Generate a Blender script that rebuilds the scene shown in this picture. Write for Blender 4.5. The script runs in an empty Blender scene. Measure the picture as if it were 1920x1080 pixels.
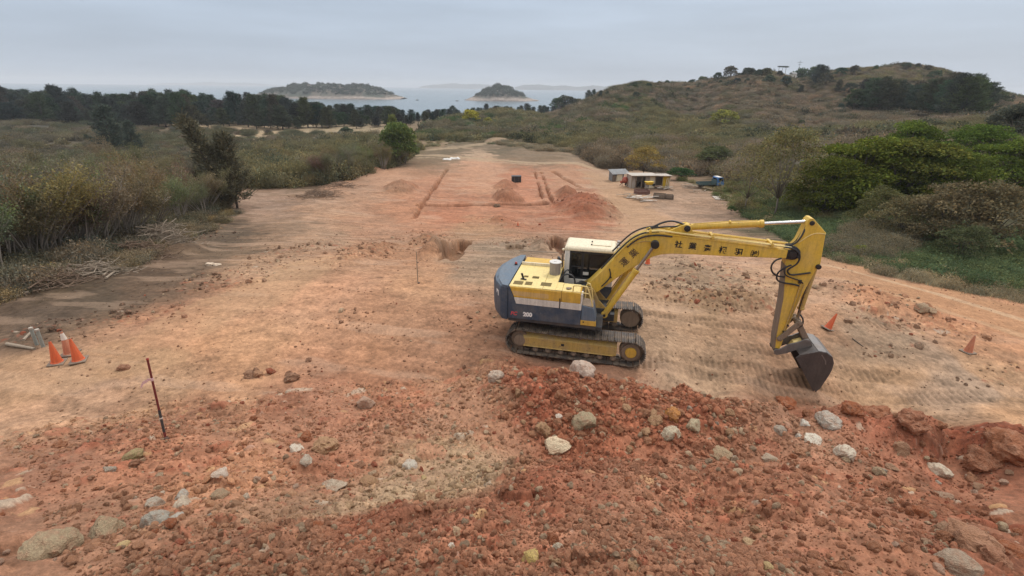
import bpy, bmesh, math, random
import numpy as np
from math import radians, sin, cos, tan, atan, pi, sqrt, exp, log
from mathutils import Vector, Matrix, Euler

random.seed(7)
rng = np.random.default_rng(7)
scene = bpy.context.scene
col = scene.collection

# ------------------------------------------------------------------ camera
CAM_F, CAM_H, CAM_YH, CAM_ROLL = 880.0, 7.38, 163.0, 0.66
_p = atan((540 - CAM_YH) / CAM_F)
_a = radians(CAM_ROLL)
cF = np.array([0, cos(_p), -sin(_p)])
_U0 = np.array([0, sin(_p), cos(_p)])
_R0 = np.array([1.0, 0, 0])
cR = cos(_a) * _R0 + sin(_a) * _U0
cU = cos(_a) * _U0 - sin(_a) * _R0
cC = np.array([0, 0, CAM_H])
cam_d = bpy.data.cameras.new("camera")
cam = bpy.data.objects.new("camera", cam_d)
col.objects.link(cam)
cam_d.sensor_width = 36.0
cam_d.lens = 36.0 * CAM_F / 1920.0
cam_d.clip_start = 0.05
cam_d.clip_end = 40000
M = Matrix.Identity(4)
for i in range(3):
    M[i][0] = cR[i]; M[i][1] = cU[i]; M[i][2] = -cF[i]; M[i][3] = cC[i]
cam.matrix_world = M
scene.camera = cam

# ------------------------------------------------------------------ light
SUN_EL, SUN_AZ = radians(52), radians(40)      # azimuth clockwise from +Y
world = bpy.data.worlds.new("World")
scene.world = world
world.use_nodes = True
nt = world.node_tree
for n in list(nt.nodes):
    nt.nodes.remove(n)
wo = nt.nodes.new('ShaderNodeOutputWorld')
sky = nt.nodes.new('ShaderNodeTexSky')
sky.sky_type = 'NISHITA'; sky.sun_disc = False
sky.sun_elevation = SUN_EL; sky.sun_rotation = SUN_AZ
sky.air_density = 1.0; sky.dust_density = 3.0
bg_sky = nt.nodes.new('ShaderNodeBackground'); bg_sky.inputs['Strength'].default_value = 0.10
nt.links.new(sky.outputs[0], bg_sky.inputs['Color'])
tc = nt.nodes.new('ShaderNodeTexCoord')
sep = nt.nodes.new('ShaderNodeSeparateXYZ')
nt.links.new(tc.outputs['Generated'], sep.inputs[0])
clampz = nt.nodes.new('ShaderNodeMath'); clampz.operation = 'MAXIMUM'; clampz.inputs[1].default_value = 0.0
nt.links.new(sep.outputs['Z'], clampz.inputs[0])
# overcast sky: brighter towards the zenith
ramp = nt.nodes.new('ShaderNodeValToRGB')
els = ramp.color_ramp.elements
els[0].position = 0.0; els[0].color = (0.43, 0.49, 0.575, 1)
els[1].position = 1.0; els[1].color = (1.50, 1.50, 1.50, 1)
e = els.new(0.06); e.color = (0.405, 0.47, 0.565, 1)
e = els.new(0.16); e.color = (0.42, 0.495, 0.60, 1)
e = els.new(0.35); e.color = (0.80, 0.85, 0.92, 1)
nt.links.new(clampz.outputs[0], ramp.inputs[0])
# soft cloud streaks
mp = nt.nodes.new('ShaderNodeMapping'); mp.inputs['Scale'].default_value = (1.4, 1.4, 11.0)
mp.inputs['Rotation'].default_value = (0.03, 0.02, 0.3)
nt.links.new(tc.outputs['Generated'], mp.inputs[0])
nz = nt.nodes.new('ShaderNodeTexNoise'); nz.inputs['Scale'].default_value = 2.2; nz.inputs['Detail'].default_value = 5
nz.inputs['Roughness'].default_value = 0.5
nt.links.new(mp.outputs[0], nz.inputs['Vector'])
mr = nt.nodes.new('ShaderNodeMapRange'); mr.inputs[1].default_value = 0.3; mr.inputs[2].default_value = 0.7
mr.inputs[3].default_value = 0.93; mr.inputs[4].default_value = 1.11
nt.links.new(nz.outputs[0], mr.inputs[0])
mul = nt.nodes.new('ShaderNodeVectorMath'); mul.operation = 'SCALE'
nt.links.new(ramp.outputs[0], mul.inputs[0]); nt.links.new(mr.outputs[0], mul.inputs['Scale'])
bg_cl = nt.nodes.new('ShaderNodeBackground'); bg_cl.inputs['Strength'].default_value = 1.0
nt.links.new(mul.outputs[0], bg_cl.inputs['Color'])
mixw = nt.nodes.new('ShaderNodeMixShader'); mixw.inputs[0].default_value = 0.88
nt.links.new(bg_sky.outputs[0], mixw.inputs[1]); nt.links.new(bg_cl.outputs[0], mixw.inputs[2])
nt.links.new(mixw.outputs[0], wo.inputs['Surface'])

sun_d = bpy.data.lights.new("sun", 'SUN')
sun_d.energy = 1.4; sun_d.angle = radians(10); sun_d.color = (1.0, 0.965, 0.92)
sun = bpy.data.objects.new("sun", sun_d); col.objects.link(sun)
_sd = Vector((sin(SUN_AZ) * cos(SUN_EL), cos(SUN_AZ) * cos(SUN_EL), sin(SUN_EL)))
sun.rotation_euler = _sd.to_track_quat('Z', 'Y').to_euler()
sun.location = (30, 30, 60)

scene.view_settings.view_transform = 'Standard'
scene.view_settings.look = 'None'
scene.view_settings.exposure = 0.26
scene.view_settings.gamma = 1.0
scene.cycles.use_denoising = True
scene.cycles.max_bounces = 6
scene.cycles.transparent_max_bounces = 8
scene.cycles.volume_bounces = 0

# ------------------------------------------------------------------ helpers
def ray(px, py):
    return cF * CAM_F + cR * (px - 960) - cU * (py - 540)
def project(P):
    d = np.asarray(P, float) - cC
    z = d @ cF
    return np.stack([960 + CAM_F * (d @ cR) / z, 540 - CAM_F * (d @ cU) / z], -1)
def at_z(px, py, z=0.0):
    r = ray(px, py); return cC + r * (z - CAM_H) / r[2]
def at_d(px, py, d):
    r = ray(px, py); return cC + r * d / r[1]

def srgb(r, g, b, k=1.0):
    f = lambda c: (c / 255 / 12.92 if c <= 10 else ((c / 255 + .055) / 1.055) ** 2.4) * k
    return (f(r), f(g), f(b))

def tag(o, label=None, cat=None, group=None, kind=None):
    if label: o["label"] = label
    if cat: o["category"] = cat
    if group: o["group"] = group
    if kind: o["kind"] = kind
    return o
def empty(name, loc=(0, 0, 0), rz=0.0):
    o = bpy.data.objects.new(name, None); col.objects.link(o)
    o.location = loc; o.rotation_euler = (0, 0, rz); o.empty_display_size = 0.3
    return o
def add_obj(name, me, parent=None, loc=None, rot=None, scale=None):
    o = bpy.data.objects.new(name, me); col.objects.link(o)
    if parent is not None: o.parent = parent
    if loc is not None: o.location = loc
    if rot is not None: o.rotation_euler = rot
    if scale is not None: o.scale = scale
    return o
def copy_tree(o, parent=None):
    c = o.copy(); col.objects.link(c)
    if parent is not None: c.parent = parent
    for ch in list(o.children):
        copy_tree(ch, c)
    return c

def np_mesh(name, V, F, mats=(), smooth=False, cols=None, mat_idx=None):
    """V (n,3); F list of int arrays, each (m,k) with k corners"""
    me = bpy.data.meshes.new(name)
    V = np.asarray(V, np.float32)
    if isinstance(F, np.ndarray): F = [F]
    F = [np.asarray(f, np.int32) for f in F if len(f)]
    loops = np.concatenate([f.ravel() for f in F])
    sizes = np.concatenate([np.full(len(f), f.shape[1], np.int32) for f in F])
    starts = np.concatenate([[0], np.cumsum(sizes)[:-1]]).astype(np.int32)
    me.vertices.add(len(V)); me.vertices.foreach_set("co", V.ravel())
    me.loops.add(len(loops)); me.loops.foreach_set("vertex_index", loops)
    me.polygons.add(len(sizes)); me.polygons.foreach_set("loop_start", starts)
    me.polygons.foreach_set("loop_total", sizes)
    if smooth: me.polygons.foreach_set("use_smooth", np.ones(len(sizes), bool))
    for m in mats: me.materials.append(m)
    if mat_idx is not None: me.polygons.foreach_set("material_index", np.asarray(mat_idx, np.int32))
    if cols is not None:
        a = me.attributes.new("Col", 'FLOAT_COLOR', 'POINT')
        c = np.ones((len(V), 4), np.float32); c[:, :3] = cols
        a.data.foreach_set("color", c.ravel())
    me.update(calc_edges=True)
    me.validate()
    return me

class MB:
    """collects simple solids into one mesh"""
    def __init__(s): s.v = []; s.f = []
    def add(s, vs, fs):
        o = len(s.v); s.v += [tuple(v) for v in vs]; s.f += [tuple(i + o for i in f) for f in fs]; return s
    def box(s, c, size, rot=None, taper=None):
        x, y, z = [d / 2 for d in size]
        vs = [Vector((sx * x, sy * y, sz * z)) for sz in (-1, 1) for sy in (-1, 1) for sx in (-1, 1)]
        if taper:
            for v in vs:
                if v.z > 0: v.x *= taper[0]; v.y *= taper[1]
        if rot is not None:
            R = rot if isinstance(rot, Matrix) else Euler(rot).to_matrix()
            vs = [R @ v for v in vs]
        vs = [v + Vector(c) for v in vs]
        return s.add(vs, [(0, 2, 3, 1), (4, 5, 7, 6), (0, 1, 5, 4), (1, 3, 7, 5), (3, 2, 6, 7), (2, 0, 4, 6)])
    def bx(s, x0, x1, y0, y1, z0, z1):
        return s.box(((x0 + x1) / 2, (y0 + y1) / 2, (z0 + z1) / 2), (abs(x1 - x0), abs(y1 - y0), abs(z1 - z0)))
    def cyl(s, p0, p1, r, seg=16, r2=None):
        p0 = Vector(p0); p1 = Vector(p1); d = (p1 - p0).normalized()
        a = d.orthogonal().normalized(); b = d.cross(a)
        r2 = r if r2 is None else r2
        vs = [p0 + (a * cos(2 * pi * i / seg) + b * sin(2 * pi * i / seg)) * r for i in range(seg)]
        vs += [p1 + (a * cos(2 * pi * i / seg) + b * sin(2 * pi * i / seg)) * r2 for i in range(seg)]
        fs = [(i, (i + 1) % seg, seg + (i + 1) % seg, seg + i) for i in range(seg)]
        fs += [tuple(reversed(range(seg))), tuple(range(seg, 2 * seg))]
        return s.add(vs, fs)
    def tube(s, pts, r, seg=8, smooth=0, r_end=None):
        pts = [Vector(p) for p in pts]
        for _ in range(smooth):
            q = [pts[0]]
            for i in range(len(pts) - 1):
                q += [pts[i] * .75 + pts[i + 1] * .25, pts[i] * .25 + pts[i + 1] * .75]
            q.append(pts[-1]); pts = q
        rings = []; a = None; n = len(pts); o = []
        for i, p in enumerate(pts):
            d = (pts[min(i + 1, n - 1)] - pts[max(i - 1, 0)])
            if d.length < 1e-6: d = Vector((0, 0, 1))
            d.normalize()
            a = d.orthogonal().normalized() if a is None else (a - d * a.dot(d)).normalized()
            b = d.cross(a)
            rr = r if r_end is None else r + (r_end - r) * i / (n - 1)
            o += [p + (a * cos(2 * pi * k / seg) + b * sin(2 * pi * k / seg)) * rr for k in range(seg)]
        fs = [(i * seg + k, i * seg + (k + 1) % seg, (i + 1) * seg + (k + 1) % seg, (i + 1) * seg + k) for i in range(n - 1) for k in range(seg)]
        fs += [tuple(reversed(range(seg))), tuple(range((n - 1) * seg, n * seg))]
        return s.add(o, fs)
    def prism(s, poly, y0, y1):
        """polygon in XZ, pushed along Y"""
        n = len(poly)
        ar = sum(poly[i][0] * poly[(i + 1) % n][1] - poly[(i + 1) % n][0] * poly[i][1] for i in range(n))
        if ar < 0: poly = list(reversed(poly))
        if y0 > y1: y0, y1 = y1, y0
        vs = [(x, y0, z) for x, z in poly] + [(x, y1, z) for x, z in poly]
        fs = [tuple(range(n)), tuple(reversed(range(n, 2 * n)))]
        fs += [((i + 1) % n, i, n + i, n + (i + 1) % n) for i in range(n)]
        return s.add(vs, fs)
    def loft(s, rings):
        """closed rings with equal counts, capped"""
        n = len(rings[0]); vs = [v for r in rings for v in r]
        fs = [(i * n + k, i * n + (k + 1) % n, (i + 1) * n + (k + 1) % n, (i + 1) * n + k) for i in range(len(rings) - 1) for k in range(n)]
        fs += [tuple(reversed(range(n))), tuple(range((len(rings) - 1) * n, len(rings) * n))]
        return s.add(vs, fs)
    def sphere(s, c, r, seg=12, rings=8, sc=(1, 1, 1)):
        vs = []; c = Vector(c)
        for i in range(1, rings):
            t = pi * i / rings
            vs += [c + Vector((sin(t) * cos(2 * pi * k / seg) * r * sc[0], sin(t) * sin(2 * pi * k / seg) * r * sc[1], cos(t) * r * sc[2])) for k in range(seg)]
        top = len(vs); vs += [c + Vector((0, 0, r * sc[2])), c - Vector((0, 0, r * sc[2]))]
        fs = [(i * seg + k, (i + 1) * seg + k, (i + 1) * seg + (k + 1) % seg, i * seg + (k + 1) % seg) for i in range(rings - 2) for k in range(seg)]
        fs += [(top, k, (k + 1) % seg) for k in range(seg)]
        fs += [(top + 1, (rings - 2) * seg + (k + 1) % seg, (rings - 2) * seg + k) for k in range(seg)]
        return s.add(vs, fs)
    def build(s, name, mat, parent=None, bevel=0.0, smooth=35, loc=None, rot=None):
        me = bpy.data.meshes.new(name)
        me.from_pydata(s.v, [], s.f)
        bm = bmesh.new(); bm.from_mesh(me); bmesh.ops.recalc_face_normals(bm, faces=bm.faces); bm.to_mesh(me); bm.free()
        me.materials.append(mat)
        if smooth:
            me.polygons.foreach_set("use_smooth", [True] * len(me.polygons))
            me.set_sharp_from_angle(angle=radians(smooth))
        o = add_obj(name, me, parent, loc, rot)
        if bevel:
            m = o.modifiers.new("bevel", 'BEVEL'); m.width = bevel; m.segments = 2; m.limit_method = 'ANGLE'; m.angle_limit = radians(40)
        return o

# ------------------------------------------------------------------ noise
def _h(xi, yi, seed):
    h = (xi.astype(np.int64) * 374761393 + yi.astype(np.int64) * 668265263 + seed * 144269504) & 0xffffffff
    h = ((h ^ (h >> 13)) * 1274126177) & 0xffffffff
    h = ((h ^ (h >> 15)) * 2246822519) & 0xffffffff
    return ((h ^ (h >> 16)) & 0xffffff) / float(0x1000000)
def vnoise(x, y, seed=0):
    xi = np.floor(x); yi = np.floor(y); fx = x - xi; fy = y - yi
    fx = fx * fx * fx * (fx * (fx * 6 - 15) + 10); fy = fy * fy * fy * (fy * (fy * 6 - 15) + 10)
    a = _h(xi, yi, seed); b = _h(xi + 1, yi, seed); c = _h(xi, yi + 1, seed); d = _h(xi + 1, yi + 1, seed)
    return (a + (b - a) * fx) * (1 - fy) + (c + (d - c) * fx) * fy
def fbm(x, y, seed=0, oct=4, gain=.5):
    s = 0; a = 1; t = 0
    for o in range(oct):
        s = s + a * vnoise(x, y, seed + o * 17); t += a; a *= gain
        x, y = x * 1.83 + y * .61 + 5.2, y * 1.83 - x * .61 + 1.3
    return s / t
def sstep(a, b, x):
    t = np.clip((x - a) / (b - a), 0, 1); return t * t * (3 - 2 * t)
def clods(x, y, s, prob, seed, rmin=.22, rmax=.5):
    """height of round lumps scattered one per cell, and an id for each lump"""
    x = x + (vnoise(x / s * 2.3, y / s * 2.3, seed + 5) - .5) * s * .45
    y = y + (vnoise(x / s * 2.1 + 9, y / s * 2.1, seed + 6) - .5) * s * .45
    xi = np.floor(x / s); yi = np.floor(y / s)
    best = np.zeros_like(x); bid = np.zeros_like(x)
    for dx in (-1, 0, 1):
        for dy in (-1, 0, 1):
            cx = xi + dx; cy = yi + dy
            on = _h(cx, cy, seed) < prob
            jx = (cx + .5 + (_h(cx, cy, seed + 1) - .5) * .8) * s; jy = (cy + .5 + (_h(cx, cy, seed + 2) - .5) * .8) * s
            r = s * (rmin + (rmax - rmin) * _h(cx, cy, seed + 3) ** 2)
            an = _h(cx, cy, seed + 7) * 6.28; ca = np.cos(an); sa = np.sin(an)
            ux = (x - jx) * ca + (y - jy) * sa; uy = -(x - jx) * sa + (y - jy) * ca
            d2 = (ux * ux + uy * uy * 1.7)
            hh = np.where(on, np.sqrt(np.maximum(r * r - d2, 0)) * .85, 0)
            hh = np.minimum(hh, r * .62)
            m = hh > best
            best = np.where(m, hh, best); bid = np.where(m, _h(cx, cy, seed + 4), bid)
    return best, bid

# ------------------------------------------------------------------ materials
def new_mat(name):
    m = bpy.data.materials.new(name); m.use_nodes = True
    t = m.node_tree
    b = next(n for n in t.nodes if n.type == 'BSDF_PRINCIPLED')
    return m, t, b
def node(t, typ, **kw):
    n = t.nodes.new(typ)
    for k, v in kw.items(): setattr(n, k, v)
    return n
def mix_rgb(t, fac, a, b, blend='MIX'):
    n = t.nodes.new('ShaderNodeMix'); n.data_type = 'RGBA'; n.blend_type = blend
    for sock, val in ((n.inputs[0], fac), (n.inputs[6], a), (n.inputs[7], b)):
        if hasattr(val, 'is_output') or isinstance(val, bpy.types.NodeSocket): t.links.new(val, sock)
        elif isinstance(val, (int, float)): sock.default_value = val
        else: sock.default_value = (*val[:3], 1)
    return n.outputs[2]
def noise(t, scale, detail=4, rough=.55, coord='Object', vec=None, dist=0.0):
    n = t.nodes.new('ShaderNodeTexNoise'); n.inputs['Scale'].default_value = scale
    n.inputs['Detail'].default_value = detail; n.inputs['Roughness'].default_value = rough
    n.inputs['Distortion'].default_value = dist
    if vec is None:
        c = t.nodes.new('ShaderNodeTexCoord'); vec = c.outputs[coord]
    t.links.new(vec, n.inputs['Vector'])
    return n.outputs[0]
def ramp2(t, val, p0, p1, v0=0.0, v1=1.0):
    n = t.nodes.new('ShaderNodeMapRange'); n.inputs[1].default_value = p0; n.inputs[2].default_value = p1
    n.inputs[3].default_value = v0; n.inputs[4].default_value = v1
    t.links.new(val, n.inputs[0]); return n.outputs[0]
def bump(t, b, h, dist=.01, strength=.6):
    n = t.nodes.new('ShaderNodeBump'); n.inputs['Distance'].default_value = dist; n.inputs['Strength'].default_value = strength
    t.links.new(h, n.inputs['Height']); t.links.new(n.outputs[0], b.inputs['Normal'])
def paint(name, rgb, rough=.45, dirt=.35, dirt_rgb=(.22, .15, .095), metal=0.0, scale=2.5, chips=0.0, chip_rgb=(.10, .06, .04)):
    m, t, b = new_mat(name)
    n1 = noise(t, scale, 6, .62); n2 = noise(t, scale * 9, 4, .6)
    f = ramp2(t, n1, .42, .75, 0.0, dirt)
    c = mix_rgb(t, f, rgb, dirt_rgb)
    v = ramp2(t, n2, .2, .8, .86, 1.1)
    c2 = mix_rgb(t, 1.0, c, (1, 1, 1), 'MULTIPLY')
    mm = t.nodes.new('ShaderNodeVectorMath'); mm.operation = 'SCALE'
    t.links.new(c2, mm.inputs[0]); t.links.new(v, mm.inputs['Scale'])
    # rain and grease streaks running down the panels
    tcs = t.nodes.new('ShaderNodeTexCoord'); mps = t.nodes.new('ShaderNodeMapping'); mps.inputs['Scale'].default_value = (9, 9, 1.1)
    t.links.new(tcs.outputs['Object'], mps.inputs[0]); ns = noise(t, 1.6, 5, .65, vec=mps.outputs[0])
    ms = t.nodes.new('ShaderNodeVectorMath'); ms.operation = 'SCALE'; t.links.new(mm.outputs[0], ms.inputs[0]); t.links.new(ramp2(t, ns, .35, .62, .84, 1.05), ms.inputs['Scale'])
    out = ms.outputs[0]
    if chips:
        n3 = noise(t, scale * 4.3, 5, .7)
        g = ramp2(t, n3, .63 - .05 * chips, .68 - .05 * chips, 0, min(1, .8 * chips))
        out = mix_rgb(t, g, out, chip_rgb)
    t.links.new(out, b.inputs['Base Color'])
    r = ramp2(t, n1, .3, .8, rough - .06, min(1, rough + .3)); t.links.new(r, b.inputs['Roughness'])
    b.inputs['Metallic'].default_value = metal
    bump(t, b, n2, .003, .25)
    return m
def flat(name, rgb, rough=.6, metal=0.0):
    m, t, b = new_mat(name)
    n1 = noise(t, 14, 4, .6)
    v = ramp2(t, n1, .25, .75, .82, 1.15)
    mm = t.nodes.new('ShaderNodeVectorMath'); mm.operation = 'SCALE'; mm.inputs[0].default_value = rgb
    t.links.new(v, mm.inputs['Scale']); t.links.new(mm.outputs[0], b.inputs['Base Color'])
    b.inputs['Roughness'].default_value = rough; b.inputs['Metallic'].default_value = metal
    return m
# ------------------------------------------------------------------ terrain
SEA_Z = -17.0
# control points read off the photograph: (px, py, height) lie on the ground at that height ...
CP_Z = [
 # near pad, level with the excavator tracks
 (60,760,0),(250,730,0),(450,715,0),(620,690,0),(850,660,0),(300,640,0),(500,600,0),(700,580,0),(850,570,0),
 (1000,570,0),(1150,560,-.05),(1000,640,0),(1150,690,0),(1250,700,-.05),(1400,720,-.25),(1530,725,-.52),(1250,610,-.05),(1400,640,-.2),
 (1560,610,-.35),(1700,690,-.5),(1850,740,-.5),(1915,785,-.35),(1600,560,-.4),(1800,640,-.5),(1915,680,-.5),
 (150,640,0),(20,690,-.05),(2050,760,-.5),(2100,650,-.6),(-120,740,-.1),
 # left lower strip
 (100,580,-.5),(0,610,-.6),(250,540,-.7),(380,510,-.9),(300,490,-1.6),(120,520,-1.0),(0,540,-1.1),(-150,600,-1.2),
 (420,450,-3.0),(500,460,-2.2),(560,420,-3.7),(330,440,-3.0),(200,470,-2.2),(60,480,-2.0),(520,385,-4.5),(450,380,-4.5),(570,370,-4.5),
 # slope behind the excavator
 (600,520,-.3),(750,520,-.25),(900,520,-.3),(600,490,-1),(750,490,-1),(900,490,-1),(1050,490,-1),(650,455,-2.4),(800,455,-2.4),(950,455,-2.4),(1100,455,-2.4),
 (700,428,-3.8),(850,428,-3.8),(1000,428,-3.8),(1130,430,-3.8),(1200,470,-2.0),(1300,520,-.6),(1300,470,-1.8),(1400,470,-1.8),(1250,430,-3.6),
 (1500,520,-.7),(1540,500,-1.0),(1400,440,-2.8),(1650,560,-.55),(1700,545,-.8),(1800,570,-.8),(1900,590,-.8),
 # level platform below
 (700,405,-4.45),(850,405,-4.45),(1000,405,-4.45),(1150,405,-4.45),(760,370,-4.5),(900,370,-4.5),(1050,370,-4.5),(1170,370,-4.5),(1280,385,-4.5),(1370,385,-4.5),
 (720,330,-4.5),(900,330,-4.5),(1050,330,-4.5),(1180,340,-4.5),(1280,345,-4.5),(1350,345,-4.5),(820,303,-4.6),(900,300,-4.6),(1000,300,-4.6),(1090,305,-4.6),
 (1420,395,-4.2),(1500,400,-3.6),(1620,430,-2.4),(1750,480,-1.4),(1900,520,-1.0),(1900,420,-1.6),(1600,395,-3.4),(1450,360,-4.2),
 (2100,560,-1.0),(2150,440,-1.4),(400,350,-4.5),(250,380,-4.2),(100,400,-3.6),(650,335,-4.6),(-150,430,-3.2),(-200,520,-1.5),
 # the far edge of the foreground mound
 (-60,820,.0),(0,806,.05),(150,785,.05),(300,766,.05),(420,760,.1),(540,735,.1),(650,722,.1),(760,728,.15),(860,712,.2),
 # foreground mound, left to right
 (0,850,.9),(0,950,2.1),(0,1080,3.4),(-150,950,1.8),(150,830,.9),(300,828,1.15),(300,950,2.4),(300,1080,3.8),
 (500,800,.85),(500,860,1.5),(600,950,2.7),(600,1080,4.2),(700,770,.6),(700,850,1.5),(720,905,2.0),(850,900,2.2),(800,800,.95),(850,860,1.6),
 (1000,860,2.2),(960,950,3.15),(960,1080,4.6),(1150,866,2.25),(1300,872,2.2),(1450,890,2.2),(1300,950,3.1),(1300,1080,4.4),
 (1600,950,2.5),(1600,1080,3.7),(1750,1000,2.6),(1900,1060,2.6),(1920,960,1.5),(2050,1000,1.6),
 # ridge of loose spoil in front of the machine
 (940,706,.75),(1010,692,1.15),(1090,702,1.1),(1190,722,1.0),(1290,742,.95),(1360,760,.8),(1460,768,.65),(1600,765,.55),(1680,778,.7),(1760,792,.75),(1850,805,.8),(1930,815,.8),
 (960,760,1.0),(1100,770,1.15),(1250,790,1.1),(1100,830,1.05),(1300,835,1.05),(1400,820,.9),(1520,800,.75),(1500,850,.85),(1650,850,.55),(1780,850,.2),(1830,900,.35),(1700,900,.9),(1930,870,.7),
]
# ... and (px, py, distance) lie on the ground that far away
CP_D = [
 (900,280,104),(1000,280,104),(1100,285,102),(1050,262,128),(950,262,128),(830,270,115),(700,280,110),(900,245,165),(650,246,165),(500,243,170),
 (300,243,165),(100,235,170),(-200,235,170),(400,300,88),(200,300,85),(0,300,80),(-250,300,75),(600,290,98),(0,360,48),(200,350,55),
 (100,222,220),(400,224,225),(650,224,235),(-250,222,220),(800,226,230),
 (800,240,170),(950,228,200),(1050,222,210),(950,212,225),(1080,200,260),(850,222,225),
 (1150,186,300),(1200,173,290),(1270,160,280),(1340,151,270),(1450,140,262),(1560,137,255),(1690,124,250),(1760,134,248),(1850,170,240),(1930,188,235),(2050,200,230),(2300,215,220),
 (1200,232,165),(1400,222,160),(1600,222,150),(1800,222,130),(1920,242,100),(2100,250,90),
 (1200,275,108),(1330,285,98),(1450,290,90),(1600,280,80),(1800,290,68),(1920,305,58),(2100,320,50),
 (1300,322,82),(1450,335,68),(1650,340,55),(1850,350,45),(1300,195,225),(1500,180,215),(1700,170,200),(1850,200,180),
 (1130,310,88),(1230,315,84),
]
CP_W = [(0,0,5.55),(0,-5,5.8),(-6,-3,5.0),(6,-3,5.0),(-12,0,3.0),(12,0,3.0),(-25,-10,2),(25,-10,2),(0,-40,2),
 (-40,-40,0),(40,-40,0),(0,-300,0),(-300,-200,0),(300,-200,2),(-200,40,-3),(-350,100,-5),(-600,-100,-6),(600,-100,-6),(0,-650,-6),
 (300,80,4),(420,150,0),(350,-50,2),
 (0.25,6.55,1.15),(1.1,6.6,1.1),(2.3,6.6,1.05),(3.4,6.4,1.05),(4.4,6.1,1.1),(-.7,6.7,1.25),
 (-1.5,10.9,0),(0.6,11.25,0),(1.7,11.1,0),(2.9,10.55,-.05),(3.9,10.0,-.1),(5.0,9.6,-.25),(6.6,9.3,-.3),(8.4,9.2,-.3),(10.2,9.2,-.3),
 (-80,330,-13),(0,340,-13),(80,340,-13),(170,360,-12),(250,380,-14),(-300,330,-14),(-500,300,-14),
 (-100,430,-20),(50,430,-20),(200,450,-20),(350,430,-20),(-350,430,-20),(-600,420,-22),(0,650,-26),(300,650,-26),(-350,600,-26),(600,450,-24),(500,300,-14),(600,150,-10)]
def _warp(x, y):
    r = np.sqrt(x * x + y * y) + 1e-6
    k = np.log1p(r / 3.0) / r
    return x * k, y * k
_c = [at_z(a, b, c) for a, b, c in CP_Z] + [at_d(a, b, c) for a, b, c in CP_D] + [np.array(w, float) for w in CP_W]
_c = np.array(_c)
_wx, _wy = _warp(_c[:, 0], _c[:, 1])
def _tpsk(r2): return r2 * np.log(r2 + 1e-12)
_n = len(_c)
_A = np.zeros((_n + 3, _n + 3))
_A[:_n, :_n] = _tpsk((_wx[:, None] - _wx) ** 2 + (_wy[:, None] - _wy) ** 2) + np.eye(_n) * 2e-4
_A[:_n, _n] = 1; _A[:_n, _n + 1] = _wx; _A[:_n, _n + 2] = _wy
_A[_n:, :_n] = _A[:_n, _n:].T
_w = np.linalg.solve(_A, np.concatenate([_c[:, 2], [0, 0, 0]]))
def base_z(x, y):
    x = np.atleast_1d(np.asarray(x, float)); y = np.atleast_1d(np.asarray(y, float))
    sh = x.shape; x = x.ravel(); y = y.ravel(); out = np.empty(len(x))
    for s in range(0, len(x), 40000):
        u, v = _warp(x[s:s + 40000], y[s:s + 40000])
        k = _tpsk((u[:, None] - _wx) ** 2 + (v[:, None] - _wy) ** 2)
        out[s:s + 40000] = k @ _w[:_n] + _w[_n] + _w[_n + 1] * u + _w[_n + 2] * v
    return out.reshape(sh)

def hit_base(px, py):
    r = ray(px, py); r = r / r[1]
    t = np.exp(np.linspace(log(1.0), log(700), 700))
    P = cC[None] + r[None] * t[:, None]
    dz = P[:, 2] - base_z(P[:, 0], P[:, 1])
    i = np.argmax(dz < 0)
    if dz[i] >= 0: return P[-1]
    a, b = t[i - 1], t[i]
    for _ in range(12):
        m = (a + b) / 2; q = cC + r * m
        if q[2] - base_z(q[0], q[1])[0] < 0: b = m
        else: a = m
    return cC + r * b
def blob_of(px, py, rx, ry):
    """a patch on the ground: its centre and half sizes across / in depth, in metres"""
    c = hit_base(px, py); e = hit_base(px + rx, py)
    n = hit_base(px, py - ry); f = hit_base(px, py + ry)
    return c[0], c[1], max(.05, abs(e[0] - c[0])), max(.05, abs(n[1] - f[1]) / 2)
def blob_mask(x, y, b, soft=.5, wob=.35, seed=0):
    u = (x - b[0]) / b[2]; v = (y - b[1]) / b[3]
    d = np.sqrt(u * u + v * v)
    if wob: d = d + (fbm(u * 1.6 + 3, v * 1.6 + 7, seed, 3) - .5) * 2 * wob
    return 1 - sstep(1 - soft, 1 + soft * .4, d)

# machine frame
EXC = np.array([2.1, 13.2]); EXC_H = radians(-12.2)
def exc_local(x, y):
    dx = x - EXC[0]; dy = y - EXC[1]
    return dx * cos(EXC_H) + dy * sin(EXC_H), -dx * sin(EXC_H) + dy * cos(EXC_H)

# heaps: (px, py of the centre of the foot, half width px, half depth px, height m, seed)
HEAPS = [(815,470,24,16,.9,41),(1012,460,18,12,.5,42),(800,452,30,8,.4,43),(754,354,36,10,1.3,1),(953,372,32,9,1.6,2),(948,350,26,7,1.0,3),(690,322,30,6,.8,4),(1100,392,62,24,1.8,5),(1062,366,26,12,1.2,6),
 (938,414,26,6,.5,9),(968,318,24,5,.35,10),(700,470,42,16,.5,11),(660,488,60,10,.35,12),(1330,560,75,22,.35,13),(1255,545,50,12,.3,19),
 (1410,565,42,14,.5,14),(1375,553,30,9,.3,20),(1290,510,50,18,.25,15),(1590,545,60,18,.25,16),(1650,575,55,16,.25,17),(1735,585,22,10,.4,18),
 (880,262,40,5,.0,21),(780,440,40,7,.3,22),(990,455,30,6,.25,23),(1085,265,50,6,.6,24),(930,264,28,3,.9,25),(640,510,40,6,.1,26),(340,470,60,14,.5,27)]
HEAPS = [(blob_of(a, b, c, d), h, s) for a, b, c, d, h, s in HEAPS]
PITS = [(852,466,27,22,.85,31),(1045,458,22,18,.8,32),(965,464,22,6,.25,33),(1120,360,8,3,.0,34)]
PITS = [(blob_of(a, b, c, d), h, s) for a, b, c, d, h, s in PITS]
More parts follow.
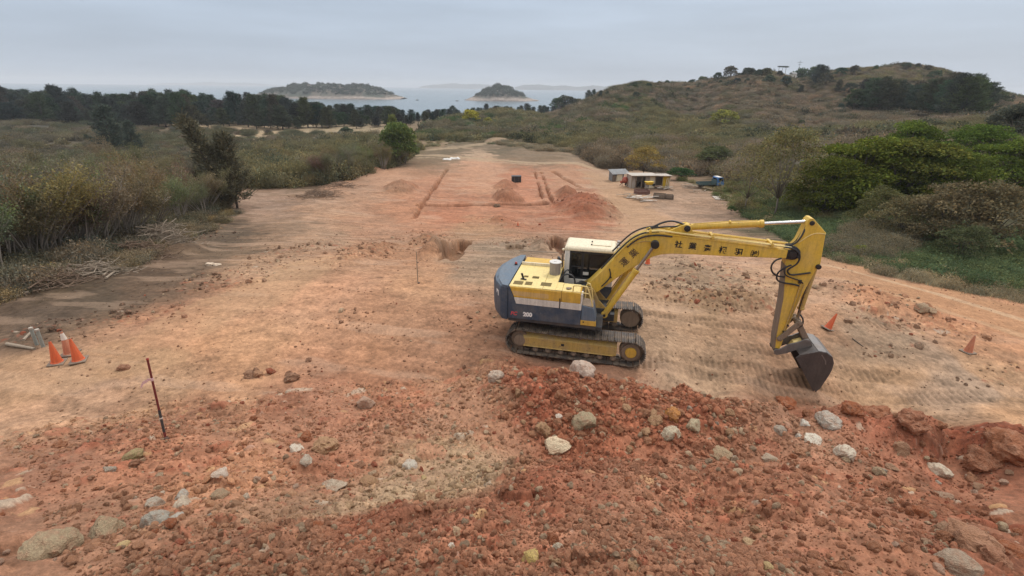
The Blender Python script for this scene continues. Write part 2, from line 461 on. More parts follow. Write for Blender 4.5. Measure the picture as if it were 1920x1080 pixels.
# trenches between two pixels: (px,py,px,py,width,depth)
TR = [(838,318,795,378,.36,.55),(795,378,775,410,.36,.30),(788,385,1020,384,.95,.8),(1003,322,1020,384,.30,.5),(1015,322,1037,384,.28,.45),(1037,322,1090,352,.6,.3)]
TR = [(hit_base(a, b), hit_base(c, d), w, z) for a, b, c, d, w, z in TR]
# the far edge of the loose earth the camera stands on
EDGE = np.array([at_z(a, b, 0)[:2] for a, b in [(-400,900),(-60,825),(0,806),(150,785),(300,766),(420,758),(540,728),(650,712),(760,712),(860,698),(930,678)]] +
                [[.6, 11.25], [1.7, 11.1], [2.9, 10.55], [3.9, 10.0], [5.0, 9.55], [6.6, 9.35], [8.4, 9.35], [10.2, 9.3], [12.4, 9.2], [16, 9.0], [30, 9]])
def rubble_mask(x, y):
    ey = np.interp(x, EDGE[:, 0], EDGE[:, 1])
    d = ey - y + (fbm(x * .9, y * .9, 40, 4) - .5) * 1.1 + (fbm(x * 4, y * 4, 41, 3) - .5) * .35
    return sstep(-.15, .45, d)
ROUGH = [(1330,562,90,24,1.0),(1255,545,60,18,.9),(1410,565,50,16,.9),(1375,530,110,30,.45),(1600,550,80,22,.8),(1690,590,90,26,.7),(1780,620,90,18,.55),(1700,650,60,8,.4),(1660,665,40,8,.6),(1880,690,60,14,.6),
 (690,470,70,22,.8),(800,450,60,16,.6),(1000,450,90,16,.5),(1100,390,64,24,.8),(953,372,32,9,.7),(754,354,36,9,.6),(930,415,60,8,.6),(640,600,80,24,.3),(560,470,80,30,.5),
 (430,520,90,26,.55),(250,590,110,24,.55),(80,620,90,26,.7),(560,690,60,14,.35),(480,705,20,5,.8),(890,600,60,26,.35),(900,690,60,12,.5),(1320,500,70,26,.6),(1290,525,60,14,.7),(1850,720,80,16,.3),(330,440,90,30,.7),(650,345,60,20,.4),(1000,420,100,8,.4)]
ROUGH = [(blob_of(a, b, c, d), s, 60 + i) for i, (a, b, c, d, s) in enumerate(ROUGH)]
PATHS = [([(1500,486),(1560,506),(1650,530),(1760,558),(1900,598),(2050,640)],2.2,(192,142,104),.85),([(1545,497),(1640,520),(1760,552),(1920,600)],.22,(214,178,146),.7),
 ([(1570,522),(1700,560),(1920,630)],.25,(206,166,132),.5),([(1110,325),(1150,352),(1190,392),(1235,432),(1270,452)],2.0,(190,150,118),.8),([(1270,452),(1400,470),(1500,490)],1.6,(186,146,114),.6),
 ([(690,292),(780,291),(880,296),(1000,305),(1110,314)],1.4,(188,160,132),.85),([(700,298),(800,296),(900,301),(1010,309)],.5,(196,168,140),.7),([(810,281),(870,275),(930,265),(1000,258)],1.8,(184,158,130),.75),([(560,258),(640,252),(720,262)],1.6,(176,156,128),.7),
 ([(0,700),(120,690),(300,640),(460,560),(600,490)],1.5,(196,154,118),.55)]
PATHS = [([hit_base(a, b)[:2] for a, b in p], w, c, k) for p, w, c, k in PATHS]
def path_mask(x, y):
    out = []
    wob = (vnoise(x * .7, y * .7, 71) - .5)
    for p, w, c, k in PATHS:
        d = np.full_like(x, 99.0)
        xs = [q[0] for q in p]; ys = [q[1] for q in p]; m = (x > min(xs) - 4) & (x < max(xs) + 4) & (y > min(ys) - 4) & (y < max(ys) + 4)
        if m.any():
            dd = np.full(m.sum(), 99.0)
            for i in range(len(p) - 1): dd = np.minimum(dd, seg_dist(x[m], y[m], p[i], p[i + 1]))
            d[m] = dd
        out.append((1 - sstep(w * .7, w * 1.15, d + wob * w * .8)) * k)
    return out
# the bed of the deep gap on the right of the mound
def rough_mask(x, y):
    m = np.zeros_like(x)
    for b, s, sd in ROUGH:
        near = (np.abs(x - b[0]) < b[2] * 2) & (np.abs(y - b[1]) < b[3] * 2)
        if near.any():
            m[near] = np.maximum(m[near], s * blob_mask(x[near], y[near], b, .7, .5, sd))
    return m
RIDGE = np.array([[-.7,10.9],[.6,11.2],[1.7,11.0],[2.9,10.5],[3.9,9.9],[5.0,9.4],[5.6,8.6],[4.6,7.4],[3.2,7.0],[1.4,7.1],[.2,7.4],[-.3,8.6],[-.9,9.8]])
def ridge_mask(x, y):
    m = np.zeros_like(x); k = (x > -2.5) & (x < 8) & (y > 5.5) & (y < 12.5)
    if k.any():
        xx, yy = x[k], y[k]; ins = inside(RIDGE, xx, yy); d = np.full(len(xx), 99.0)
        for i in range(len(RIDGE)): d = np.minimum(d, seg_dist(xx, yy, RIDGE[i - 1], RIDGE[i]))
        d = np.where(ins, d, -d) + (fbm(xx * 1.3, yy * 1.3, 78, 3) - .5) * .8; m[k] = sstep(-.3, .5, d)
    return m
def inside(poly, x, y):
    c = np.zeros(len(x), bool); n = len(poly); j = n - 1
    for i in range(n):
        xi, yi = poly[i]; xj, yj = poly[j]
        c ^= ((yi > y) != (yj > y)) & (x < (xj - xi) * (y - yi) / (yj - yi + 1e-12) + xi); j = i
    return c
def seg_dist(x, y, a, b):
    dx, dy = b[0] - a[0], b[1] - a[1]; L = dx * dx + dy * dy
    t = np.clip(((x - a[0]) * dx + (y - a[1]) * dy) / L, 0, 1)
    return np.hypot(x - a[0] - t * dx, y - a[1] - t * dy)
def ground_z(x, y, fine=True, want=False):
    x = np.atleast_1d(np.asarray(x, float)); y = np.atleast_1d(np.asarray(y, float))
    z = base_z(x, y); r = np.hypot(x, y)
    heap = np.zeros_like(x); trench = np.zeros_like(x)
    for b, h, sd in HEAPS:
        m = (np.abs(x - b[0]) < b[2] * 1.8) & (np.abs(y - b[1]) < b[3] * 1.8)
        if h and m.any():
            u = (x[m] - b[0]) / b[2]; v = (y[m] - b[1]) / b[3]
            d = np.sqrt(u * u + v * v) + (fbm(u * 1.7 + sd, v * 1.7, sd, 4) - .5) * .55
            k = np.clip(1 - d, 0, 1); k = k * (1.25 - .25 * k)
            heap[m] = np.maximum(heap[m], np.minimum(k, 1) * h)
    z = z + heap
    for b, h, sd in PITS:
        m = (np.abs(x - b[0]) < b[2] * 1.8) & (np.abs(y - b[1]) < b[3] * 1.8)
        if h and m.any():
            u = (x[m] - b[0]) / b[2]; v = (y[m] - b[1]) / b[3]
            d = (u ** 4 + v ** 4) ** .25 + (fbm(u * 2 + sd, v * 2, sd, 4) - .5) * .75
            k = (1 - sstep(.66, .80, d)); z[m] -= k * h; trench[m] = np.maximum(trench[m], k)
    for a, b, w, dp in TR:
        m = (x > min(a[0], b[0]) - 2) & (x < max(a[0], b[0]) + 2) & (y > min(a[1], b[1]) - 2) & (y < max(a[1], b[1]) + 2)
        if m.any():
            d = seg_dist(x[m], y[m], a, b) + (vnoise(x[m] * .9, y[m] * .9, 3) - .5) * .3
            k = 1 - sstep(w * .35, w * .62, d); z[m] -= k * dp; trench[m] = np.maximum(trench[m], k)
            lip = np.exp(-((d - w * .95) / .3) ** 2) * .04; z[m] += lip
    if not fine: return z
    rub = rubble_mask(x, y); rough = rough_mask(x, y)
    pm = path_mask(x, y); road = np.maximum.reduce([pm[0], pm[3], pm[5], pm[7]]); rough = rough * (1 - .85 * road)
    near = r < 120
    # general unevenness
    z = z + (fbm(x * .22, y * .22, 1, 4) - .5) * .35 * sstep(22, 40, r) * (r < 900)
    z = z + (fbm(x * .55, y * .55, 2, 4) - .5) * (.05 + .5 * rub + .25 * rough)
    z = z + (fbm(x * 2.6, y * 2.6, 21, 4) - .5) * (.022 + .10 * rub + .10 * rough)
    tint = np.full_like(x, -1.0); lump = np.zeros_like(x)
    amount = np.maximum(rub, rough * .9)
    ridge = ridge_mask(x, y); flatpart = sstep(.44, .62, fbm(x * .7 + 4, y * .7, 77, 4)) * (1 - .9 * ridge)      # smooth drifts of fines between lumps
    for s, pr, sd, kmin, far in ((.70, .12, 101, .30, 60), (.42, .42, 111, .15, 60), (.22, .6, 121, .05, 45), (.11, .7, 131, .03, 26), (.055, .75, 141, .03, 13), (.028, .7, 151, .02, 6.5)):
        m = (amount > kmin) & (r < far)
        if not m.any(): continue
        h, i = clods(x[m], y[m], s, pr, sd)
        k = sstep(kmin, min(1, kmin + .5), amount[m]) * (1 - (.75 if s > .09 else .35) * flatpart[m]) * (1 + .25 * ridge[m])
        h = h * k * (.6 if s > .5 else 1)
        zz = np.maximum(lump[m], h) if s > .15 else lump[m] + h * .8
        new = h > lump[m] * .8
        tm = tint[m]; tm[new & (h > .004)] = i[new & (h > .004)]; tint[m] = tm
        lump[m] = zz
    z = z + lump
    z = z + (fbm(x * 11, y * 11, 23, 3) - .5) * (.010 + .035 * amount) * (r < 24)
    z = z + (fbm(x * 30, y * 30, 24, 2) - .5) * .016 * amount * (r < 8)
    # crawler marks
    lx, ly = exc_local(x, y)
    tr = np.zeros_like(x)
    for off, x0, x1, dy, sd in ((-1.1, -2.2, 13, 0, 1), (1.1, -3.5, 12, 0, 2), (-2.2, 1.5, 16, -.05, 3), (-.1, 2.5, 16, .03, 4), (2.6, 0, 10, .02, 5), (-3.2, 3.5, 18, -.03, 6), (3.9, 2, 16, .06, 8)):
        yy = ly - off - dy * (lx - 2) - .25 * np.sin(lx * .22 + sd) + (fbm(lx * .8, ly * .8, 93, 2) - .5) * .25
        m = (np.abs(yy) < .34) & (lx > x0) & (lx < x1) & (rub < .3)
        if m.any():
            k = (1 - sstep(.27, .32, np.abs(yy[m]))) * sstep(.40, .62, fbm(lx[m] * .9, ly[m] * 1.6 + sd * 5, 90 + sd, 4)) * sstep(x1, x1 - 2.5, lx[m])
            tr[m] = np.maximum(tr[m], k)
            z[m] += k * (np.sin(lx[m] * 2 * pi / .175 + 1.0) * .022 - .03)
    # ruts along the side road and the platform track
    rr = (1 - sstep(0, 1, rub)) * sstep(.45, .6, fbm(x * .25, y * .1, 55, 3))
    z = z + rr * (np.sin((ly + .35 * fbm(lx * .3, ly * .3, 56, 2)) * 7.0) * .012) * (r < 60)
    if want: return z, rub, rough, tint, trench, heap, tr, lump, flatpart
    return z
def gz(x, y, fine=True): return float(ground_z(np.array([x]), np.array([y]), fine)[0])
def hit(px, py):
    q = hit_base(px, py)
    r = ray(px, py); r = r / r[1]
    t = np.linspace(max(.6, q[1] * .9 - .5), q[1] * 1.06 + .3, 160)
    P = cC[None] + r[None] * t[:, None]
    dz = P[:, 2] - ground_z(P[:, 0], P[:, 1])
    i = int(np.argmax(dz < 0))
    return P[i] if dz[i] < 0 else q

# colours of the bare ground, read off the photograph at these pixels
CC = [(100,740,196,152,122),(300,700,192,148,115),(450,650,198,148,112),(350,620,194,138,107),(500,560,200,150,118),(650,540,194,143,112),(700,600,178,130,100),(850,610,174,127,99),
 (800,530,192,145,112),(640,500,188,143,113),(500,500,178,140,112),(600,450,172,136,110),(750,480,176,130,100),(900,500,165,135,112),(940,470,150,126,106),(1000,520,175,140,112),
 (700,425,180,135,108),(600,400,185,145,118),(900,430,176,136,106),(850,400,188,126,96),(950,400,180,122,94),(760,398,186,132,102),(900,340,194,146,118),(900,310,198,150,122),(980,340,190,130,102),
 (840,285,118,102,82),(960,275,112,97,78),(1060,275,106,92,74),(930,285,114,99,80),(1020,292,132,111,90),(740,296,124,104,84),(870,272,112,98,78),(900,262,118,102,82),(1000,275,112,96,78),(760,282,128,112,84),(890,252,126,112,84),(1000,268,150,128,102),(820,370,186,132,104),(720,330,190,145,118),(660,350,180,140,115),(1090,390,172,108,80),(1060,330,188,140,112),(1150,330,190,155,130),(1170,380,194,154,124),(1220,420,194,152,122),
 (1250,390,170,138,116),(1350,400,168,136,114),(900,290,185,155,130),(830,275,148,124,100),(950,265,172,145,125),(1000,285,142,120,100),(1080,290,150,127,106),(470,243,185,160,130),(650,243,170,150,122),(510,385,162,132,114),
 (60,600,122,100,84),(200,560,112,94,78),(300,520,126,102,84),(400,480,134,110,90),(420,440,125,105,88),(530,430,150,120,98),(100,520,100,82,62),(100,450,80,66,52),(300,390,80,70,54),(200,300,88,80,62),(600,285,88,82,60),(100,230,80,76,66),(560,345,125,100,80),
 (1300,520,165,138,115),(1250,600,182,147,119),(1350,570,160,128,100),(1400,640,178,140,112),(1300,690,178,146,120),(1450,540,175,140,112),(1500,620,182,137,106),(1650,555,195,140,105),(1800,590,196,140,106),(1900,640,194,140,105),
 (1650,630,172,142,118),(1750,700,172,143,122),(1850,720,190,150,118),(1650,720,176,140,110),(1900,780,198,152,115),(1600,520,190,150,122),(1380,480,186,146,120),(1450,500,182,142,113),(1550,505,192,152,126),
 (1700,480,84,78,54),(1450,430,90,80,58),(1800,420,66,64,40),(1300,250,88,76,60),(1300,190,96,78,64),(1500,180,92,75,62),(1700,140,84,76,60),(1100,230,76,72,52),(900,225,76,72,50),(1450,300,80,74,52),(1200,290,80,70,54),(1920,330,74,66,50),(1850,200,84,74,60),(1480,390,92,84,60),(1580,400,70,66,42),(1400,330,92,80,60),(1160,240,84,74,56),
 (100,830,165,115,90),(300,800,162,113,88),(100,900,150,100,78),(300,880,172,115,88),(100,1000,150,105,82),(420,900,186,130,98),(600,780,165,110,85),(600,870,160,105,80),(600,960,165,125,100),
 (750,925,172,142,115),(860,885,172,142,115),(660,970,164,132,106),(690,1000,166,98,72),(900,1000,155,98,75),(1050,900,150,88,63),(1100,780,160,95,68),(1000,710,164,94,68),(1250,780,160,95,68),(1200,950,165,110,85),(1250,1050,172,117,92),
 (1400,950,165,108,82),(1500,820,166,118,94),(1500,900,160,105,80),(1650,900,150,95,70),(1750,850,155,95,70),(1650,800,165,98,72),(1880,860,140,75,50),(1850,950,140,85,60),(1800,1040,150,92,68),(1600,1040,158,102,76),(960,1075,160,105,80),(450,1060,156,106,82),
 (900,760,168,120,94),(760,770,166,112,86),(850,700,172,124,96)]
ALB = .70
_cc = np.array([hit_base(a, b)[:2] for a, b, *_ in CC]); _cu, _cv = _warp(_cc[:, 0], _cc[:, 1])
_cl = np.array([1.0 if b_ > 690 and r < 180 else (.74 if a_ < 460 and 430 < b_ < 610 and r < 140 else 1.0) for a_, b_, r, *_ in CC])[:, None] * np.array([srgb(r, g, b, ALB) for _, _, r, g, b in CC]) * np.array([.95, .93, .83])
def ground_rgb(x, y, jitter=True):
    wx = x + (fbm(x * .6, y * .6, 200, 3) - .5) * (.6 + .08 * np.hypot(x, y)); wy = y + (fbm(x * .6 + 9, y * .6, 201, 3) - .5) * (.6 + .12 * np.hypot(x, y))
    out = np.empty((len(x), 3))
    for s in range(0, len(x), 40000):
        u, v = _warp(wx[s:s + 40000], wy[s:s + 40000])
        d2 = (u[:, None] - _cu) ** 2 + (v[:, None] - _cv) ** 2
        w = 1 / (d2 + 4e-4) ** 2.0
        out[s:s + 40000] = (w @ _cl) / w.sum(1)[:, None]
    return out

def build_ground():
    fine = radians(.15); az0, az1 = radians(-59), radians(59)
    az = np.concatenate([np.arange(az0, az1, fine), np.linspace(az1, az0 + 2 * pi, 46)[:-1]])
    rs = [1.15]
    while rs[-1] < 720: rs.append(rs[-1] * (1.0042 if 9 < rs[-1] < 62 else 1.0064) + .0004)
    rs = np.array(rs); nA, nR = len(az), len(rs)
    R, A = np.meshgrid(rs, az, indexing='ij')
    X = (R * np.sin(A)).ravel(); Y = (R * np.cos(A)).ravel()
    X = np.append(X, 0.0); Y = np.append(Y, 0.0)
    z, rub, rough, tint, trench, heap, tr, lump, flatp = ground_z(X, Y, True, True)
    c = ground_rgb(X, Y)
    r = np.hypot(X, Y)
    # patches of other earth: reds, tans, greys
    n1 = fbm(X * .35, Y * .35, 210, 4); n2 = fbm(X * 1.7, Y * 1.7, 211, 4); n3 = fbm(X * 7, Y * 7, 212, 3); n4 = fbm(X * 2.2, Y * 4.5, 218, 4); n5 = fbm(X * 19, Y * 19, 219, 3)
    amp = np.where(r < 60, 1, .6)
    k = 1 + ((n1 - .5) * .40 + (n2 - .5) * .45 + (n3 - .5) * .60 + (n4 - .5) * .40 * (r > 9) + (n5 - .5) * .6 * (r < 40)) * amp
    c = c * k[:, None]
    warm = ((fbm(X * .5, Y * .5, 213, 4) - .5) * .30)[:, None]
    c = c * (1 + warm * np.array([.35, 0, -.35]))
    # streaks left by the blade across the pad
    lx, ly = exc_local(X, Y)
    st = fbm(lx * .25, ly * 2.4, 214, 4)
    kk = (1 - np.maximum(rub, rough)) * (r < 70)
    c = c * (1 + ((st - .5) * .46 * kk))[:, None]
    lt = sstep(.60, .72, fbm(lx * .3 + 4, ly * 1.2, 215, 4)) * kk
    c = c * (1 - .25 * lt[:, None]) + np.array(srgb(208, 172, 142, ALB)) * (.25 * lt[:, None])
    for (pp_, w_, col_, k_), pmk in zip(PATHS, path_mask(X, Y)):
        q = (pmk * (.75 + .5 * (n2 - .25)))[:, None].clip(0, 1); c = c * (1 - q) + np.array(srgb(*col_, ALB)) * np.array([.92, .915, .82]) * (1 + (n3 - .5) * .4 + (st - .5) * .3)[:, None] * q
    # single lumps take their own shade
    t = tint; on = (t >= 0) & (np.maximum(rub, rough) > .1)
    f = np.clip(lump / .02, 0, 1) * on
    shade = .78 + .5 * ((t * 7.13) % 1)
    c = c * (1 - f[:, None]) + c * shade[:, None] * f[:, None]
    pale = f * (((t * 13.7) % 1) > .93)
    pc = np.where((((t * 29.3) % 1) > .5)[:, None], np.array(srgb(190, 170, 148, ALB)), np.array(srgb(196, 150, 100, ALB)))
    c = c * (1 - .75 * pale[:, None]) + pc * (.75 * pale[:, None])
    redc = f * (((t * 17.9) % 1) > .72)
    c = c * (1 - .45 * redc[:, None]) + np.array(srgb(166, 84, 54, ALB)) * (.45 * redc[:, None])
    # darker, warmer earth colour in the trenches and pits and on heaps
    tt = sstep(.1, .7, trench)[:, None]
    c = c * (1 - tt) + c * np.array([.78, .70, .64]) * tt
    hh = sstep(.05, .3, heap)[:, None] * .6
    c = c * (1 - hh) + c * np.array([.76, .70, .65]) * hh
    c = c * (1 - tr * (.08 + .25 * (.5 - .5 * np.sin(lx * 2 * pi / .175 + 1.0))))[:, None]  # pressed soil slightly darker; shade of the cleat grooves also painted into the colour
    fp = (flatp * rub)[:, None]
    c = c * (1 - .25 * fp) + np.array(srgb(182, 134, 104, ALB)) * .25 * fp
    c = c * (1 + rub[:, None] * np.array([.14, .13, .06]))
    lum = (c @ np.array([.3, .6, .1]))[:, None]; c = lum + (c - lum) * (.92 - .05 * rub[:, None])
    c = np.clip(c, .01, .8)
    i = np.arange(nR - 1)[:, None] * nA + np.arange(nA)[None]
    j = np.arange(nR - 1)[:, None] * nA + (np.arange(nA)[None] + 1) % nA
    quads = np.stack([i, j, j + nA, i + nA], -1).reshape(-1, 4)[:, ::-1]
    a0 = np.arange(nA); tri = np.stack([np.full(nA, nR * nA), (a0 + 1) % nA, a0], -1)[:, ::-1]
    m, tnode, b = new_mat("soil")
    at = node(tnode, 'ShaderNodeAttribute', attribute_name="Col")
    g = noise(tnode, 9.0, 6, .7); g2 = noise(tnode, 45.0, 5, .7)
    v = ramp2(tnode, g, .28, .72, .74, 1.26)
    v2 = ramp2(tnode, g2, .28, .72, .66, 1.34)
    mu = node(tnode, 'ShaderNodeMath', operation='MULTIPLY'); tnode.links.new(v, mu.inputs[0]); tnode.links.new(v2, mu.inputs[1])
    sc = node(tnode, 'ShaderNodeVectorMath', operation='SCALE'); tnode.links.new(at.outputs['Color'], sc.inputs[0]); tnode.links.new(mu.outputs[0], sc.inputs['Scale'])
    tnode.links.new(sc.outputs[0], b.inputs['Base Color']); b.inputs['Roughness'].default_value = .95
    b.inputs['Specular IOR Level'].default_value = .15
    bump(tnode, b, g2, .012, .5)
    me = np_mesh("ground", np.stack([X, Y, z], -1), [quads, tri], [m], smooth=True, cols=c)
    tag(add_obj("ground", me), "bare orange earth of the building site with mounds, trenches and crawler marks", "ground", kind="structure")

build_ground()

# sea
def build_sea():
    m, t, b = new_mat("sea_water")
    b.inputs['Base Color'].default_value = (.10, .14, .16, 1); b.inputs['Roughness'].default_value = .22
    b.inputs['IOR'].default_value = 1.33
    h = noise(t, .12, 5, .6); bump(t, b, h, .6, .5)
    n = 96; V = [(0, 0, SEA_Z)]; F = []
    for rr in (300, 1500, 9000):
        V += [(rr * sin(2 * pi * k / n), rr * cos(2 * pi * k / n), SEA_Z) for k in range(n)]
    V = np.array(V)
    tri = np.array([(0, 1 + (k + 1) % n, 1 + k) for k in range(n)])
    q = np.array([(1 + a * n + k, 1 + a * n + (k + 1) % n, 1 + (a + 1) * n + (k + 1) % n, 1 + (a + 1) * n + k) for a in range(2) for k in range(n)])
    tag(add_obj("sea", np_mesh("sea", V, [tri, q], [m])), "calm pale grey sea behind the tree belt", "sea", kind="structure")
build_sea()

# haze
def build_haze():
    m = bpy.data.materials.new("haze_air"); m.use_nodes = True; t = m.node_tree
    for n in list(t.nodes): t.nodes.remove(n)
    o = t.nodes.new('ShaderNodeOutputMaterial'); v = t.nodes.new('ShaderNodeVolumePrincipled')
    v.inputs['Color'].default_value = (.93, .96, 1.0, 1); v.inputs['Density'].default_value = HAZE
    v.inputs['Anisotropy'].default_value = 0.0
    t.links.new(v.outputs[0], o.inputs['Volume'])
    mb = MB().bx(-9600, 9600, -9600, 9600, SEA_Z - 14, 75)
    ob = mb.build("haze", m, smooth=0)
    ob.display_type = 'WIRE'
    tag(ob, "thin blue-grey sea haze over the whole bay", "haze", kind="stuff")
HAZE = 0.00022
build_haze()
# ------------------------------------------------------------------ excavator
YEL = paint("yellow_paint", (.64, .405, .050), .45, .45, (.44, .30, .13), chips=.3)
YELD = paint("dusty_yellow_paint", (.46, .30, .08), .6, .9, (.34, .235, .13), chips=.8, scale=4)
CREAM = paint("cream_paint", (.70, .60, .42), .5, .25, (.5, .4, .27))
HOODY = paint("hood_yellow", (.70, .53, .20), .45, .35, (.55, .43, .25))
GOLD = paint("golden_yellow", (.60, .35, .04), .45, .45, (.45, .30, .12))
WHITEP = paint("white_paint", (.62, .57, .50), .5, .5, (.40, .32, .24))
BLUE = paint("slate_blue_paint", (.036, .057, .087), .5, .65, (.17, .15, .13), chips=.35, chip_rgb=(.2, .2, .2))
BLUED = paint("blue_grey_top", (.095, .13, .17), .55, .4, (.26, .23, .2))
DARKF = paint("dark_frame", (.040, .040, .042), .65, .7, (.15, .11, .08))
TRACK = paint("track_steel", (.075, .060, .050), .6, .95, (.27, .19, .125), scale=5)
MUD = paint("muddy_steel", (.20, .145, .10), .8, .5, (.28, .20, .14))
BUCK = paint("bucket_steel", (.070, .060, .056), .5, .55, (.15, .12, .10), metal=.3, chips=.5, chip_rgb=(.16, .13, .11))
BUCKI = paint("worn_bucket_steel", (.17, .155, .145), .45, .5, (.22, .17, .13), metal=.35)
HOSE = flat("black_hose", (.018, .017, .018), .5)
PIN = flat("pin_steel", (.03, .026, .024), .5, .3)
CHROME = flat("chrome_rod", (.62, .60, .57), .18, .85)
ROD = flat("dusty_rod", (.28, .23, .18), .4, .6)
ZINC = paint("galvanised_sheet", (.34, .30, .27), .5, .35, (.26, .21, .16), metal=.35)
LID = flat("pale_lid", (.56, .53, .49), .5)
CABW = paint("off_white_paint", (.68, .64, .57), .5, .25, (.45, .37, .28))
BLACKF = flat("black_trim", (.020, .020, .022), .5)
RED = flat("red_lens", (.34, .045, .03), .35)
INK = flat("black_lettering", (.012, .011, .011), .6)
INKB = flat("brown_lettering", (.085, .05, .025), .7)
WLET = flat("white_lettering", (.72, .70, .66), .6)
RLET = flat("red_lettering", (.50, .065, .075), .6)
GRILL = paint("vent_mesh", (.22, .16, .06), .7, .4, (.30, .22, .1), scale=8)
SEATM = flat("dark_seat", (.03, .03, .032), .8)
def glass_mat(name, tint, alpha_t=.25):
    m, t, b = new_mat(name)
    b.inputs['Base Color'].default_value = (*tint, 1); b.inputs['Roughness'].default_value = .06
    b.inputs['Alpha'].default_value = 1 - alpha_t; b.inputs['IOR'].default_value = 1.45
    n1 = noise(t, 6, 4); r = ramp2(t, n1, .3, .8, .05, .3); t.links.new(r, b.inputs['Roughness'])
    return m
GLASS = glass_mat("dark_glass", (.012, .013, .015), .35)

def text_mesh(body, size, mat, name, parent, loc, rot, extrude=.002, offset=0.0, shear=0.0):
    cu = bpy.data.curves.new(name, 'FONT'); cu.body = body; cu.size = size; cu.align_x = 'CENTER'; cu.align_y = 'CENTER'
    cu.extrude = extrude; cu.offset = offset; cu.shear = shear; cu.resolution_u = 3
    o = bpy.data.objects.new(name + "_src", cu); col.objects.link(o)
    bpy.context.view_layer.update()
    dg = bpy.context.evaluated_depsgraph_get()
    me = bpy.data.meshes.new_from_object(o.evaluated_get(dg))
    bpy.data.objects.remove(o); bpy.data.curves.remove(cu)
    me.name = name; me.materials.clear(); me.materials.append(mat)
    return add_obj(name, me, parent, loc, rot)

